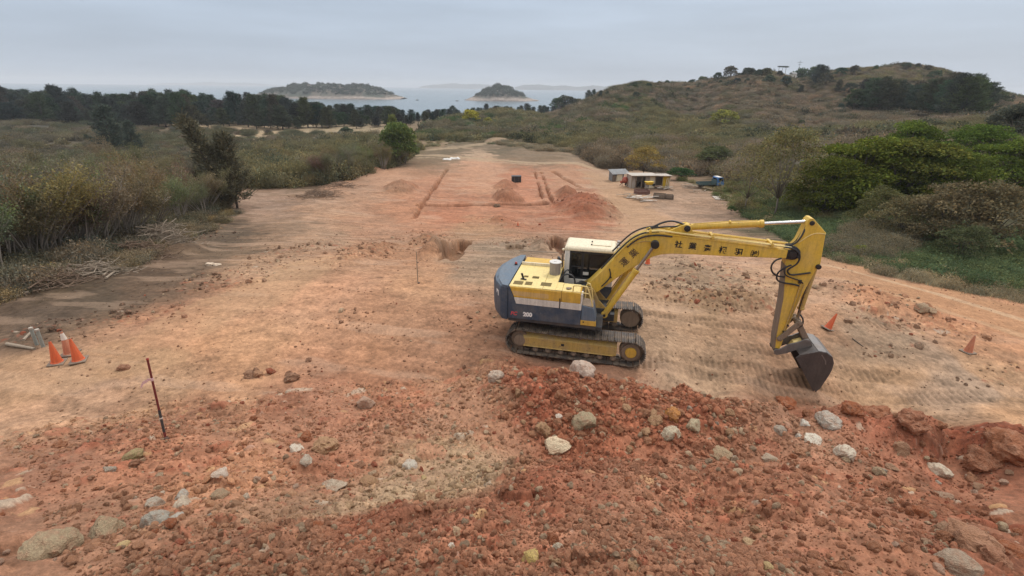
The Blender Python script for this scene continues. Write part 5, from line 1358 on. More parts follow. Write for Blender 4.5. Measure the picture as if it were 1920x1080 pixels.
# casuarina belt along the shore, tops and distances follow the skyline of the photograph
belt_top = [(-300,158),(0,160),(60,168),(130,166),(190,178),(250,176),(330,168),(380,174),(420,180),(470,172),(520,178),(580,188),(640,192),(700,196),(760,202),(800,206),(850,203),(900,200),(980,197),(1040,196)]
bt = np.array(belt_top, float)
def belt(n, d0, d1, lo, hi, drop, label, group):
    for i in range(n):
        px = lo + (hi - lo) * (i + R.random()) / n; d = R.uniform(d0, d1)
        x = at_d(px, 240, d)[0]; z0 = float(base_z(x, d)[0])
        ty = np.interp(px, bt[:, 0], bt[:, 1]) + R.uniform(0, drop) - (5 if R.random() < .12 else 0)
        zt = at_d(px, ty, d)[2]; h = max(3.5, zt - z0)
        small_tree("casuarina_tree", CASJ[R.randrange(5)], x, d, h, [c * R.uniform(.8, 1.25) for c in R.choice(DARK)], label, "tree", group, wide=R.uniform(.95, 1.35) * min(1.6, 13 / h))
belt(96, 222, 262, -260, 860, 10, "dark feathery tree standing in the rear of the shore belt", "trees in the rear of the shore belt")
belt(112, 190, 222, -260, 830, 22, "dark feathery tree standing in the middle of the shore belt", "trees in the middle of the shore belt")
belt(92, 170, 192, -240, 770, 42, "dark feathery tree at the front of the shore belt", "trees at the front of the shore belt")
belt(34, 265, 320, 790, 1060, 5, "small dark tree in the thin far end of the shore belt", "trees in the thin end of the shore belt")
def at_px(px, py):
    return hit_base(px, py)
def by_top(px, base_py, top_py, d=None):
    """ground point under a pixel (or at a distance) and the height that reaches the other pixel"""
    if d is None: q = hit_base(px, base_py); x, y = q[0], q[1]
    else: x = at_d(px, 240, d)[0]; y = d
    z0 = float(base_z(x, y)[0]); dist = y
    return x, y, max(.6, at_d(px, top_py, dist)[2] - z0)
# trees on the hill
hill_trees = [(1190,172,158,0),(1215,168,155,0),(1235,163,152,1),(1250,161,150,0),(1285,158,148,0),(1303,157,143,1),(1330,153,146,0),(1345,152,135,1),(1368,150,124,1),(1385,148,130,0),(1400,148,126,1),(1420,147,130,0),(1435,146,127,1),(1460,146,132,0),(1478,147,128,1),
 (1505,143,124,0),(1530,160,122,2),(1538,158,124,2),(1575,145,126,1),(1600,142,122,0),(1640,135,122,0),(1400,160,146,0),(1440,160,140,1),(1470,164,142,0),(1410,165,150,0),(1350,160,150,0),(1380,160,146,1),(1500,178,160,2),(1545,165,135,1),(1570,176,150,2),(1590,178,155,1),
 (1610,205,150,2),(1625,210,148,2),(1645,212,146,2),(1660,212,150,2),(1680,212,152,2),(1690,206,160,2),(1600,208,165,1),(1575,208,194,0),(1590,206,190,0),
 (1712,215,160,2),(1730,218,150,2),(1745,218,148,2),(1760,220,152,2),(1780,222,140,2),(1800,222,146,2),(1820,222,150,2),(1840,220,156,2),(1720,205,150,1),(1770,205,138,2),(1815,200,140,2),(1850,205,165,2),(1870,200,172,1),(1750,150,132,1),(1700,130,117,1),(1720,128,118,1),(1738,134,122,1),(1760,145,132,2),(1790,160,142,1),
 (1880,190,176,0),(1895,192,178,0),(1045,192,182,0),(1058,192,179,1),(1100,189,170,2),(1112,188,168,2),(1125,187,170,2),(1137,187,171,2),(1080,192,184,0),(1070,193,185,0),(1192,186,172,1),(1500,238,228,0),(1755,248,232,1),(1440,180,170,0),(1290,172,166,0)]
for i, (px, by, ty, k) in enumerate(hill_trees):
    x, y, h = by_top(px, by, ty)
    if y > 330: x, y, h = by_top(px, by, ty, 300)
    h = max(h, 2.0)
    c = R.choice([(.026, .036, .027), (.033, .042, .028), (.040, .044, .026)]); c = [v * R.uniform(.85, 1.2) for v in c]
    if k == 2: small_tree("casuarina_tree", CASJ[R.choice([1, 3])], x, y, h, c, "dark feathery tree in the groves on the right hill", "tree", "feathery trees on the right hill", wide=R.uniform(1.2, 1.6))
    else: small_tree("round_tree", BRDS[i % 3], x, y, h, c, "small dark round tree scattered over the right hill", "tree", "round trees on the right hill", wide=R.uniform(1.0, 1.5) if k == 1 else R.uniform(.9, 1.2))
# trees that stand out
x, y, h = by_top(215, 285, 200); plant_tree("casuarina_tree", CAS[3], x, y, h, (.036, .044, .036), "dark broad feathery tree rising alone above the left scrub", "tree", wide=1.25)
x, y, h = by_top(255, 290, 228); plant_tree("casuarina_tree", CAS[0], x, y, h, (.036, .044, .036), "smaller dark feathery tree beside the broad one in the left scrub", "tree", wide=1.2)
kit = casuarina(77, wide=.17, bend=-.24)
x, y, h = by_top(385, 398, 222, 46); plant_tree("casuarina_tree", kit, x, y, h, (.062, .055, .036), "tall brownish feathery tree leaning left at the edge of the clearing", "tree", rz=0.0, wide=1.0)
x, y, h = by_top(412, 395, 250, 47); plant_tree("casuarina_tree", CAS[2], x, y, h, (.056, .050, .032), "shorter brownish feathery tree right of the leaning one", "tree", wide=1.1)
x, y, h = by_top(752, 308, 228); plant_tree("broadleaf_tree", broadleaf(51, 34, .8, .055, 6000, .16, .40), x, y, h, (.052, .066, .022), "bushy yellow-green tree at the left end of the site", "tree", wide=1.0)
x, y, h = by_top(742, 300, 218); plant_tree("casuarina_tree", CAS[2], x, y, h, (.085, .090, .035), "slim pale green tree behind the bushy one at the left end of the site", "tree", wide=.9)
x, y, h = by_top(650, 262, 238); small_tree("round_tree", BRDS[0], x, y, h, (.036, .046, .028), "dark round bush at the foot of the shore belt", "bush", wide=1.5)
x, y, h = by_top(882, 232, 205); small_tree("round_tree", BRDS[1], x, y, h, (.17, .15, .022), "bright yellow-green tree on the low rise before the islet", "tree", wide=1.4)
x, y, h = by_top(915, 236, 220); small_tree("round_tree", BRDS[2], x, y, h, (.13, .12, .03), "small yellowish tree right of the bright one on the rise", "tree", wide=1.3)
x, y, h = by_top(1355, 238, 205); small_tree("round_tree", BRDS[0], x, y, h, (.12, .115, .03), "yellowish bush halfway up the right hill", "bush", wide=1.6)
x, y, h = by_top(1205, 332, 272); plant_tree("broadleaf_tree", broadleaf(54, 24, .8, .045, 2600, .2, .45, bark=BARKD, tr=.015), x, y, h, (.13, .095, .032), "thin yellow-brown tree just behind the tin hut", "tree", wide=1.2)
x, y, h = by_top(1165, 318, 268); plant_tree("broadleaf_tree", broadleaf(55, 24, .8, .045, 2000, .15, .45, bark=BARKD, tr=.015), x, y, h, (.10, .075, .05), "bare brown tree behind the lean-to", "tree", wide=1.2)
x, y, h = by_top(1490, 400, 226, 44); plant_tree("broadleaf_tree", broadleaf(56, 34, .85, .026, 4600, .22, .36, bark=BARK, tr=.013), x, y, h, (.090, .080, .036), "tall thin-leaved tree with grey branches left of the green crowns", "tree", wide=.95)
x, y, h = by_top(1430, 392, 262, 48); plant_tree("broadleaf_tree", broadleaf(57, 26, .85, .026, 2600, .22, .38, bark=BARK, tr=.012), x, y, h, (.095, .082, .042), "half bare tree left of the tall thin-leaved one", "tree", wide=.9)
x, y, h = by_top(1350, 330, 272, 78); plant_tree("broadleaf_tree", BRD[1], x, y, h, (.055, .060, .028), "dark olive tree behind the blue truck", "tree", wide=1.2)
# the bright green crowns on the right
gk = [broadleaf(s, 52, .62, .030, 15000, .06, .50, bark=BARKD) for s in (61, 62, 63)]
for i, (px, by, ty, d, w, lab) in enumerate(((1640, 405, 262, 43, 1.15, "dense bright green tree at the left end of the green crowns"), (1735, 405, 268, 41, 1.15, "dense bright green tree second from left among the green crowns"),
        (1590, 408, 300, 42, .95, "low bright green tree under the left end of the green crowns"), (1810, 400, 278, 40, 1.1, "dense bright green tree above the brown thicket"), (1720, 380, 235, 56, 1.0, "tall bright green tree at the back of the green crowns"),
        (1850, 380, 240, 52, 1.15, "dense bright green tree near the right picture edge, behind"), (1920, 390, 268, 42, 1.2, "dense bright green tree cut by the right picture edge"), (2010, 390, 250, 45, 1.2, "bright green tree just beyond the right picture edge"))):
    x, y, h = by_top(px, by, ty - 10, d)
    plant_tree("broadleaf_tree", gk[i % 3], x, y, h, [c * R.uniform(.9, 1.12) for c in (.047, .058, .012)], lab, "tree", "bright green crowns on the right", wide=w * 1.18)
x, y, h = by_top(1905, 300, 190, 66); plant_tree("broadleaf_tree", BRD[2], x, y, h, (.036, .038, .028), "dark tree above the green crowns at the right picture edge", "tree", wide=.9)
bk = [broadleaf(s, 36, .7, .034, 7000, .05, .5, bark=BARKD, tr=.015) for s in (71, 72)]
for i, (px, by, ty, d, w, lab) in enumerate(((1760, 455, 362, 30, 1.2, "reddish brown leafy shrub left of its group beneath the green crowns"), (1850, 470, 342, 28, 1.15, "large reddish brown shrub beneath the green crowns"), (1930, 480, 335, 27, 1.2, "reddish brown shrub cut by the right picture edge"),
        (1700, 425, 350, 34, 1.1, "olive brown shrub in the shade of the green crowns"), (1900, 500, 420, 24.5, 1.2, "dark low shrub above the right road bank"))):
    x, y, h = by_top(px, by, ty, d)
    plant_tree("brown_shrub", bk[i % 2], x, y, h, [(.076, .064, .034), (.080, .064, .038), (.074, .060, .034), (.062, .060, .026), (.045, .050, .025)][i], lab, "shrub", "brown shrubs beneath the green crowns", wide=w)
x, y, h = by_top(1370, 400, 388); plant_tree("round_bush", BRD[0], x, y, h * 1.2, (.05, .07, .03), "small round green bush on the sandy yard", "bush", wide=1.1)
x, y, h = by_top(1610, 485, 466); plant_tree("round_bush", BRD[1], x, y, h * 1.3, (.12, .13, .03), "small yellow-green bush beside the road bank", "bush", wide=1.3)
x, y, h = by_top(1275, 338, 318); plant_tree("round_bush", BRD[2], x, y, h * 1.2, (.026, .045, .018), "dark green bush behind the yellow wall of the hut", "bush", wide=2.0)
# bare stemmed thicket on the left
th = outline([(-260,600),(-60,560),(60,530),(170,498),(300,448),(400,405),(440,380),(430,352),(250,345),(60,370),(-200,430)])
gg = np.random.default_rng(3); pts = fill(th, None, 105, gg)
pts = pts[np.argsort(pts[:, 1])]
tall = [(0, 300), (100, 318), (200, 312), (300, 298), (400, 300), (450, 330)]
for i, (x, y) in enumerate(pts):
    z0 = float(base_z(x, y)[0]); pp = project((x, y, z0)); h = R.uniform(3.8, 5.8) * (.8 if pp[0] > 380 else 1)
    c = [v * R.uniform(.8, 1.2) for v in R.choice([(.098, .088, .046), (.088, .079, .046), (.083, .079, .040), (.080, .069, .046)])]
    plant_tree("leafless_shrub", SHR[i % 5], x, y, h, c, "bare-stemmed feathery shrub in the thicket on the left", "shrub", "feathery shrubs of the left thicket", wood="stem", rz=R.uniform(-.7, .7), wide=R.uniform(.8, 1.1))
hs_ = outline([(600,346),(700,326),(770,306),(760,290),(690,310),(590,330)])
for i, (x, y) in enumerate(fill(hs_, None, 22, gg)):
    c = [v * R.uniform(.8, 1.2) for v in R.choice([(.095, .075, .045), (.080, .072, .036)])]
    plant_tree("leafless_shrub", SHR[i % 5], x, y, R.uniform(3.2, 4.6), c, "bare-stemmed shrub along the far left edge of the site", "shrub", "shrubs along the far left edge", wood="stem", wide=1.1)
# ------------------------------------------------------------------ islands far out
def build_islands():
    m, t, b = new_mat("island_ground")
    at = node(t, 'ShaderNodeAttribute', attribute_name="Col"); n1 = noise(t, .25, 6, .65)
    sc = node(t, 'ShaderNodeVectorMath', operation='SCALE'); t.links.new(at.outputs['Color'], sc.inputs[0]); t.links.new(ramp2(t, n1, .25, .75, .6, 1.4), sc.inputs['Scale'])
    t.links.new(sc.outputs[0], b.inputs['Base Color']); b.inputs['Roughness'].default_value = .95
    def island(name, label, d, prof, depth, seed, shore=.14, rock=(.30, .235, .19), green=(.050, .056, .036), brown=(.10, .082, .058)):
        """prof: (px, py of the crest) from left to right; stands in the sea at distance d"""
        xs = np.array([at_d(a, b_, d)[0] for a, b_ in prof]); hs = np.array([at_d(a, b_, d)[2] - SEA_Z for a, b_ in prof])
        nx, ny = 260, 60; X = np.linspace(xs[0], xs[-1], nx); V = np.linspace(-1, 1, ny)
        GX, GV = np.meshgrid(X, V, indexing='ij'); H = np.interp(GX, xs, hs)
        Hm = max(hs); w = np.sqrt(np.clip(H / Hm, 0.02, 1))
        GY = d + GV * depth * (.35 + .65 * w)
        k = np.clip(1 - np.abs(GV) ** 1.7, 0, 1)
        sh = np.minimum(1, k * 3.2)
        n = fbm(GX * .06 / (d / 1000), GY * .06 / (d / 1000), seed, 5)
        Z = H * k ** .8 * (.75 + .5 * n) + (fbm(GX * .35 / (d / 1000), GY * .35 / (d / 1000), seed + 3, 4) - .5) * Hm * .16 * sh
        Z = np.where(k < .02, -3, Z) - 1.0
        rel = Z / Hm + (n - .5) * .16
        c = np.array(green) * (1 - sstep(.45, .6, fbm(GX * .03, GY * .03, seed + 8, 3)))[..., None] + np.array(brown) * sstep(.45, .6, fbm(GX * .03, GY * .03, seed + 8, 3))[..., None]
        rk = (1 - sstep(shore * .6, shore * 1.3, rel))[..., None]; c = c * (1 - rk) + np.array(rock) * rk
        low = (1 - sstep(.01, .05, rel))[..., None]; c = c * (1 - .6 * low) + np.array((.12, .09, .07)) * .6 * low
        P = np.stack([GX, GY, Z + SEA_Z], -1).reshape(-1, 3)
        i = (np.arange(nx - 1)[:, None] * ny + np.arange(ny - 1)[None]).ravel()
        F = np.stack([i, i + ny, i + ny + 1, i + 1], -1)
        tag(add_obj(name, np_mesh(name, P, F, [m], smooth=True, cols=c.reshape(-1, 3))), label, "island", kind="structure")
        return GX, GY, Z, H
    a = island("island", "small round islet with pale rocky shore in the bay", 985, [(868,189),(880,184),(893,178),(905,172),(918,166),(928,162),(940,160.5),(952,163),(965,170),(980,178),(995,184),(1012,189)], 62, 5, .20)
    b = island("island", "long low headland island with brown slopes left of the islet", 1010, [(470,180),(500,172),(530,166),(550,161),(580,158.5),(610,158),(640,160),(660,161),(685,161),(705,164),(722,171),(740,178),(757,182)], 75, 9, .16)
    far = [("far_hills", "faint grey hills on the horizon left of the islet", 6660, [(790,162),(815,158.5),(850,157),(880,158.5),(915,158),(935,161)], 13),
           ("far_hills", "faint grey hills on the horizon right of the islet", 5365, [(965,163.5),(985,159.5),(1010,159),(1040,162),(1060,160.5),(1085,163),(1110,160.5),(1135,163),(1150,160.5),(1170,160),(1190,165)], 17),
           ("far_hills", "very faint hills on the horizon above the shore belt", 8510, [(290,157),(320,155.5),(350,156.5),(390,153.5),(430,155.5),(460,154.5),(500,158),(530,160)], 21)]
    for nm, lb, d, pr, sd in far: island(nm, lb, d, pr, 300, sd, .05, green=(.05, .055, .045), brown=(.07, .065, .05))
    # trees on the two islands
    P = []; S = []; gi = np.random.default_rng(8)
    for (GX, GY, Z, H), n in ((a, 700), (b, 1100)):
        f = np.flatnonzero((Z > H.max() * .34)); k = gi.choice(f, n)
        for q in k: P.append((GX.flat[q] + gi.normal(0, 1.5), GY.flat[q], Z.flat[q] + SEA_Z - .4)); S.append(gi.uniform(1.8, 4.6) if gi.random() < .85 else gi.uniform(5, 7.5))
    n = len(P); S = np.array(S)
    scatter_stuff("island_scrub", P, np.stack([np.zeros(n), np.zeros(n), gi.uniform(0, 6, n)], -1), np.stack([S, S, S * .9], -1), gi.integers(0, 3, n), np.array([(.034, .042, .030)]) * gi.uniform(.6, 1.1, (n, 1)), bush_col, "dark scrub on the islands in the bay")
    for px, py, lb in ((782, 188, "tiny dark boat in the bay left of the islet"), (857, 189.5, "tiny dark boat close to the left tip of the islet")):
        q = at_z(px, py, SEA_Z); o = empty("fishing_boat", (q[0], q[1], SEA_Z), .3); tag(o, lb, "boat")
        MB().loft([[(-2.6, -.5, -.2), (2.2, -.5, -.2), (2.9, 0, -.1), (2.2, .5, -.2), (-2.6, .5, -.2)], [(-2.8, -.9, .7), (2.4, -.9, .8), (3.6, 0, 1.0), (2.4, .9, .8), (-2.8, .9, .7)]]).build("hull", DARKF, o)
        MB().box((-.8, 0, 1.2), (1.4, 1.2, 1.1)).build("cabin", WHITEP, o, bevel=.05)
build_islands()

# ------------------------------------------------------------------ rocks
def rock_mat(name, inst):
    m, t, b = new_mat(name)
    if inst:
        a = node(t, 'ShaderNodeAttribute', attribute_name="tint"); a.attribute_type = 'INSTANCER'; c = a.outputs['Color']
    else: c = node(t, 'ShaderNodeObjectInfo').outputs['Color']
    n1 = noise(t, 2.2, 6, .65); n2 = noise(t, 11, 5, .65)
    c = mix_rgb(t, ramp2(t, n1, .46, .64, 0, .6), c, (.42, .225, .14))
    s = node(t, 'ShaderNodeVectorMath', operation='SCALE'); t.links.new(c, s.inputs[0]); t.links.new(ramp2(t, n2, .25, .75, .68, 1.28), s.inputs['Scale'])
    t.links.new(s.outputs[0], b.inputs['Base Color']); b.inputs['Roughness'].default_value = .95; b.inputs['Specular IOR Level'].default_value = .2
    bump(t, b, n2, .12, .7)
    return m
ROCKM = rock_mat("rock_surface", False); ROCKI = rock_mat("rubble_surface", True)
def ico(sub):
    bm = bmesh.new(); bmesh.ops.create_icosphere(bm, subdivisions=sub, radius=1.0)
    V = np.array([v.co[:] for v in bm.verts]); F = np.array([[v.index for v in f.verts] for f in bm.faces]); bm.free(); return V, F
ICO = {2: ico(2), 3: ico(3), 4: ico(4)}
def rock_mesh(name, seed, sub, mat, planes=11, soft=.25, lump=.12, smooth=True):
    """angular stone: a ball cut by planes, then roughened; about 1 m radius"""
    g = np.random.default_rng(seed); V, F = ICO[sub]; N = V.copy()
    pd = rand_dirs(planes, g); off_ = g.uniform(.55, .95, planes)
    den = N @ pd.T; r = np.min(np.where(den > .05, off_ / np.maximum(den, .05), 9), 1); r = np.minimum(r, 1.12)
    r = r * (1 - soft) + soft * .85
    def n3(p, f, s): return (fbm(p[:, 0] * f + s, p[:, 1] * f + p[:, 2] * f * .7, seed + s, 3) + fbm(p[:, 2] * f + s, p[:, 0] * f - p[:, 1] * f * .6, seed + s + 4, 3)) / 2 - .5
    r = r * (1 + lump * 2.0 * n3(N, 1.4, 1) + lump * 1.3 * n3(N, 4.5, 2) + lump * 1.0 * n3(N, 11, 3))
    P = N * r[:, None]
    me = np_mesh(name, P, F, [mat], smooth=smooth)
    if smooth: me.set_sharp_from_angle(angle=radians(38))
    return me
RK = [rock_mesh("rock", 500 + i, 4, ROCKM, 8 + i % 4, .03 + .04 * (i % 3), .25) for i in range(12)]
CL = [rock_mesh("clod", 540 + i, 4, ROCKM, 11, .35, .36) for i in range(8)]
rub_col = bpy.data.collections.new("rubble_kinds")
for i in range(10):
    rub_col.objects.link(bpy.data.objects.new("rub_%02d" % i, rock_mesh("rub_%02d" % i, 580 + i, 3 if i < 6 else 2, ROCKI, 8 + i % 4, .06 + .08 * (i % 4), .30, True)))
GREYR = (.34, .30, .25); PALE = (.52, .45, .36); CREAMR = (.55, .42, .22); REDR = (.29, .105, .050); TANR = (.36, .225, .130); BUFF = (.38, .30, .20); ORNG = (.42, .20, .07); DRK = (.16, .085, .055); PINK = (.42, .29, .22)
RR = random.Random(17)
def put_rock(px, py, wpx, mesh, rgb, label=None, group=None, flat=.75, tall=None, name="rock", sink=.41, rz=None, asp=1.0):
    q = hit(px, py); dist = float((q - cC) @ cF); r = wpx / 2 * dist / CAM_F * .93
    o = add_obj(name, mesh, None, (q[0], q[1], q[2] + r * flat * (1 - 2 * sink)), (RR.uniform(-.25, .25), RR.uniform(-.25, .25), RR.uniform(0, 6.28) if rz is None else rz), (r, r * asp, r * flat))
    kk = RR.uniform(1.0, 1.25); o.color = (rgb[0] * kk, rgb[1] * kk * .95, rgb[2] * kk * .88, 1)
    if label: tag(o, label, "rock" if name == "rock" else "clod", group)
    return o
# stones one could point at: px, py of the middle, width px, mesh, colour, flatness, label
NAMED = [
 (292,986,44,RK[0],(.42,.40,.35),1.15,"grey upright stone at the lower left, tallest of the pale cluster"),
 (198,1000,84,RK[1],BUFF,.62,"broad buff boulder half buried at the lower left, right of the knobbly one"),
 (98,1035,92,RK[2],BUFF,.75,"large knobbly buff boulder near the lower left corner"),
 (135,1022,46,RK[3],TANR,.9,"rounded tan stone leaning on the knobbly boulder"),
 (342,948,36,RK[4],PALE,.75,"pale flat stone at the right of the lower left cluster"),
 (340,930,24,RK[5],(.45,.42,.37),.8,"small pale stone topmost of the lower left cluster"),
 (292,945,32,RK[6],(.40,.35,.29),.9,"greyish stone above the upright grey one"),
 (333,972,30,RK[7],(.46,.43,.38),.6,"flat light grey stone right of the upright grey one"),
 (232,1024,22,RK[8],CREAMR,.7,"small cream stone in front of the broad buff boulder"),
 (204,882,22,RK[9],(.40,.36,.30),.85,"single round grey stone on the bare left slope"),
 (250,858,36,RK[10],(.30,.25,.13),.6,"mossy olive clod on the left slope below the stake"),
 (414,888,34,RK[11],(.62,.52,.44),.35,"white weathered patch of stone beside an orange stain"),
 (412,931,34,RK[2],(.36,.27,.18),.6,"oval brown stone below the white weathered stone"),
 (612,838,58,CL[0],TANR,.65,"large tan clod left of centre beside white stones"),
 (572,822,28,CL[1],REDR,.8,"red clod just behind the large tan clod"),
 (554,842,30,RK[3],(.58,.52,.44),.6,"whitish flat stone left of the large tan clod"),
 (574,866,24,RK[4],(.46,.41,.34),.9,"pale stone below the whitish flat stone"),
 (688,758,32,RK[5],PINK,1.0,"pinkish upright stone on the smooth slope left of centre"),
 (768,878,32,RK[6],(.48,.44,.38),.85,"light grey stone at the head of the pale gravel streak"),
 (625,912,46,RK[7],(.44,.36,.28),.6,"flat beige stone at the left end of the pale gravel streak"),
 (692,908,34,RK[8],TANR,.8,"tan stone on the pale gravel streak"),
 (795,898,16,RK[9],CREAMR,.8,"small cream stone on the pale gravel streak"),
 (930,712,32,RK[10],(.50,.42,.35),1.0,"pale stone at the left foot of the spoil ridge"),
 (1090,702,46,RK[0],(.56,.45,.38),.95,"big pale pink boulder on top of the spoil ridge by the crawler"),
 (1040,838,62,RK[1],(.60,.50,.36),.5,"long cream and white slab lying across the spoil ridge"),
 (1094,794,48,RK[2],(.36,.30,.20),.75,"round olive-grey boulder in the middle of the spoil ridge"),
 (1020,808,36,CL[2],TANR,.9,"tan clod left of the olive-grey boulder"),
 (1049,783,16,RK[3],(.64,.56,.48),.8,"small white stone above the tan clod on the ridge"),
 (998,1054,40,RK[4],(.58,.44,.17),1.05,"yellow ochre stone at the bottom centre of the picture"),
 (1045,1028,20,RK[5],(.60,.53,.42),.8,"pale stone right of the yellow ochre one"),
 (1036,1015,28,CL[3],REDR,.8,"red clod behind the pale stone near the bottom centre"),
 (847,1024,14,RK[6],(.70,.64,.56),.8,"tiny white stone near the bottom, left of the ochre one"),
 (858,996,20,RK[7],(.56,.40,.26),.9,"small tan stone above the tiny white one"),
 (1260,782,36,CL[4],ORNG,1.0,"orange ochre clod at the right end of the spoil ridge"),
 (1258,818,34,RK[8],(.50,.44,.33),.95,"pale blocky stone under the orange ochre clod"),
 (1300,796,30,RK[9],(.42,.36,.25),.85,"grey-green stone right of the orange ochre clod"),
 (1228,790,28,CL[5],TANR,.9,"tan clod left of the orange ochre one"),
 (1548,795,52,RK[10],(.44,.40,.35),.7,"large grey rounded boulder on the right of the mound"),
 (1508,796,22,RK[11],(.58,.55,.49),.8,"whitish stone left of the large grey boulder"),
 (1522,826,36,RK[0],(.62,.58,.50),.5,"flat white stone below the large grey boulder"),
 (1496,820,22,RK[1],(.56,.53,.47),.6,"pale stone left of the flat white one"),
 (1583,854,38,RK[2],(.58,.52,.43),1.0,"pale triangular stone standing right of the white cluster"),
 (1355,858,44,RK[3],(.38,.29,.19),.8,"dull buff boulder behind the crest of the near mound"),
 (1375,860,14,RK[4],(.60,.54,.47),.8,"small white stone on the dull buff boulder's right side"),
 (1445,862,30,RK[5],(.42,.35,.27),.6,"flat beige stone behind the near crest, right of the dull buff boulder"),
 (1405,1020,26,RK[6],(.50,.36,.22),.9,"cream-tan stone in the right foreground"),
 (1190,1056,24,RK[7],(.48,.33,.20),.9,"tan stone at the bottom edge right of centre"),
 (1440,1065,20,RK[8],(.60,.46,.24),.9,"small yellowish stone at the bottom edge on the right"),
 (1815,1022,104,CL[6],(.34,.185,.115),.62,"big red-brown flat-topped boulder in the lower right corner"),
 (1722,968,40,CL[7],REDR,.85,"rounded red boulder above the lower right cluster"),
 (1770,1000,54,RK[9],(.30,.185,.12),.7,"brown boulder left of the big flat-topped one"),
 (1790,1068,72,RK[10],(.33,.26,.20),.7,"grey-brown slab at the bottom right edge"),
 (1895,1035,58,CL[0],REDR,.6,"red slab at the right picture edge, near the bottom"),
 (1870,1052,56,CL[1],(.31,.155,.095),.7,"red-brown boulder in front of the slab at the right edge"),
 (1765,932,36,RK[11],(.36,.25,.18),.6,"pinkish flat stone on the right slope"),
 (1760,885,40,RK[0],PALE,.6,"pale tan stone in the hollow on the right"),
 (1840,870,60,CL[2],(.24,.105,.06),.9,"dark red clod forming the wall of the hollow on the right"),
 (1895,850,88,CL[3],(.26,.11,.06),.8,"huge red clod at the right picture edge above the hollow"),
 (1600,772,44,CL[4],REDR,.8,"red clod on the crest right of the bucket"),
 (1640,782,66,CL[5],(.31,.135,.075),.75,"large red clod on the crest right of the bucket"),
 (1710,796,64,CL[6],(.25,.105,.06),.7,"dark red clod on the right crest"),
 (1690,845,40,RK[1],(.36,.22,.14),.8,"brown stone on the left lip of the right hollow"),
 (1475,760,40,CL[7],REDR,.6,"flat red clod behind the white cluster"),
 (1010,705,34,CL[0],REDR,.9,"red clod at the left top of the spoil ridge"),
 (395,497,20,RK[2],(.62,.53,.43),.45,"pair-forming pale stone on the grey strip, left one"),
 (48,552,16,RK[3],(.50,.44,.37),.7,"pale stone at the foot of the thicket on the left edge"),
 (234,690,24,CL[1],(.26,.13,.08),.55,"brown clod alone on the smooth pad behind the stake"),
 (470,704,26,CL[2],(.24,.14,.09),.6,"dark clod lying on the pad right of the stake"),
 (545,712,34,CL[3],(.22,.125,.08),.7,"lumpy brown clod at the edge of the pad"),
 (1730,580,26,RK[4],(.33,.25,.17),.8,"grey-brown boulder beside the road on the right"),
 (1745,583,18,RK[5],(.36,.27,.18),.7,"smaller boulder touching the one beside the road"),
 (932,387,14,CL[4],(.11,.075,.05),.6,"dark clod in the cross trench"),
 (408,497,16,RK[6],(.62,.53,.43),.45,"pair-forming pale stone on the grey strip, right one"),
]
for px, py, w, me, c, fl_, lb in NAMED:
    put_rock(px, py, w, me, c, lb, None, fl_, name="clod" if "clod" in lb else "rock")
# further loose stones and clods, a group for each stretch
ZONES = [("red clod among the loose lumps of the spoil ridge", "loose clods of the spoil ridge", "clod", CL, [REDR, (.27,.12,.065), (.33,.165,.095), TANR], 95, (10, 26), [(940,705),(1010,690),(1100,705),(1200,725),(1290,745),(1370,770),(1380,830),(1300,850),(1150,850),(1000,840),(930,800)]),
 ("pale stone among the loose lumps of the spoil ridge", "pale stones of the spoil ridge", "rock", RK, [PALE, BUFF, GREYR, PINK], 16, (8, 16), [(940,705),(1100,705),(1290,745),(1380,800),(1300,850),(1000,840)]),
 ("red clod lying on the left part of the mound", "clods on the left part of the mound", "clod", CL, [REDR, (.27,.12,.065), (.30,.16,.10)], 40, (10, 28), [(0,860),(260,790),(520,770),(760,780),(760,860),(560,930),(420,960),(440,1075),(0,1075)]),
 ("greyish stone lying on the left part of the mound", "stones on the left part of the mound", "rock", RK, [GREYR, BUFF, PINK, PALE], 26, (8, 22), [(0,960),(250,920),(520,850),(780,860),(640,940),(420,960),(440,1075),(0,1075)]),
 ("red clod lying on the right part of the mound", "clods on the right part of the mound", "clod", CL, [REDR, (.27,.12,.065), (.33,.17,.10)], 42, (12, 34), [(1380,790),(1600,770),(1900,810),(1915,1075),(1600,1075),(1560,930),(1430,880)]),
 ("brown stone lying on the right part of the mound", "stones on the right part of the mound", "rock", RK, [(.32,.2,.13), BUFF, PINK, GREYR], 26, (10, 26), [(1400,800),(1600,800),(1900,860),(1915,1075),(1620,1075),(1560,930)]),
 ("small clod bedded in the near foreground soil", "clods in the near foreground soil", "clod", CL, [REDR, (.29,.13,.07), TANR], 26, (12, 30), [(620,960),(900,900),(1300,900),(1560,980),(1600,1075),(500,1075)])]
gr = np.random.default_rng(23)
for lb, grp, nm, ms, cs, n, (w0, w1), poly in ZONES:
    pl_ = np.array(poly, float); k = 0
    while k < n:
        px = gr.uniform(pl_[:, 0].min(), pl_[:, 0].max()); py = gr.uniform(pl_[:, 1].min(), pl_[:, 1].max())
        if not inside(pl_, np.array([px]), np.array([py]))[0]: continue
        k += 1
        w = w0 + (w1 - w0) * gr.random() ** 2.2
        put_rock(px, py, w, ms[gr.integers(len(ms))], cs[gr.integers(len(cs))], lb, grp, gr.uniform(.6, .95), name=nm, asp=gr.uniform(.7, 1.1), sink=gr.uniform(.3, .45))
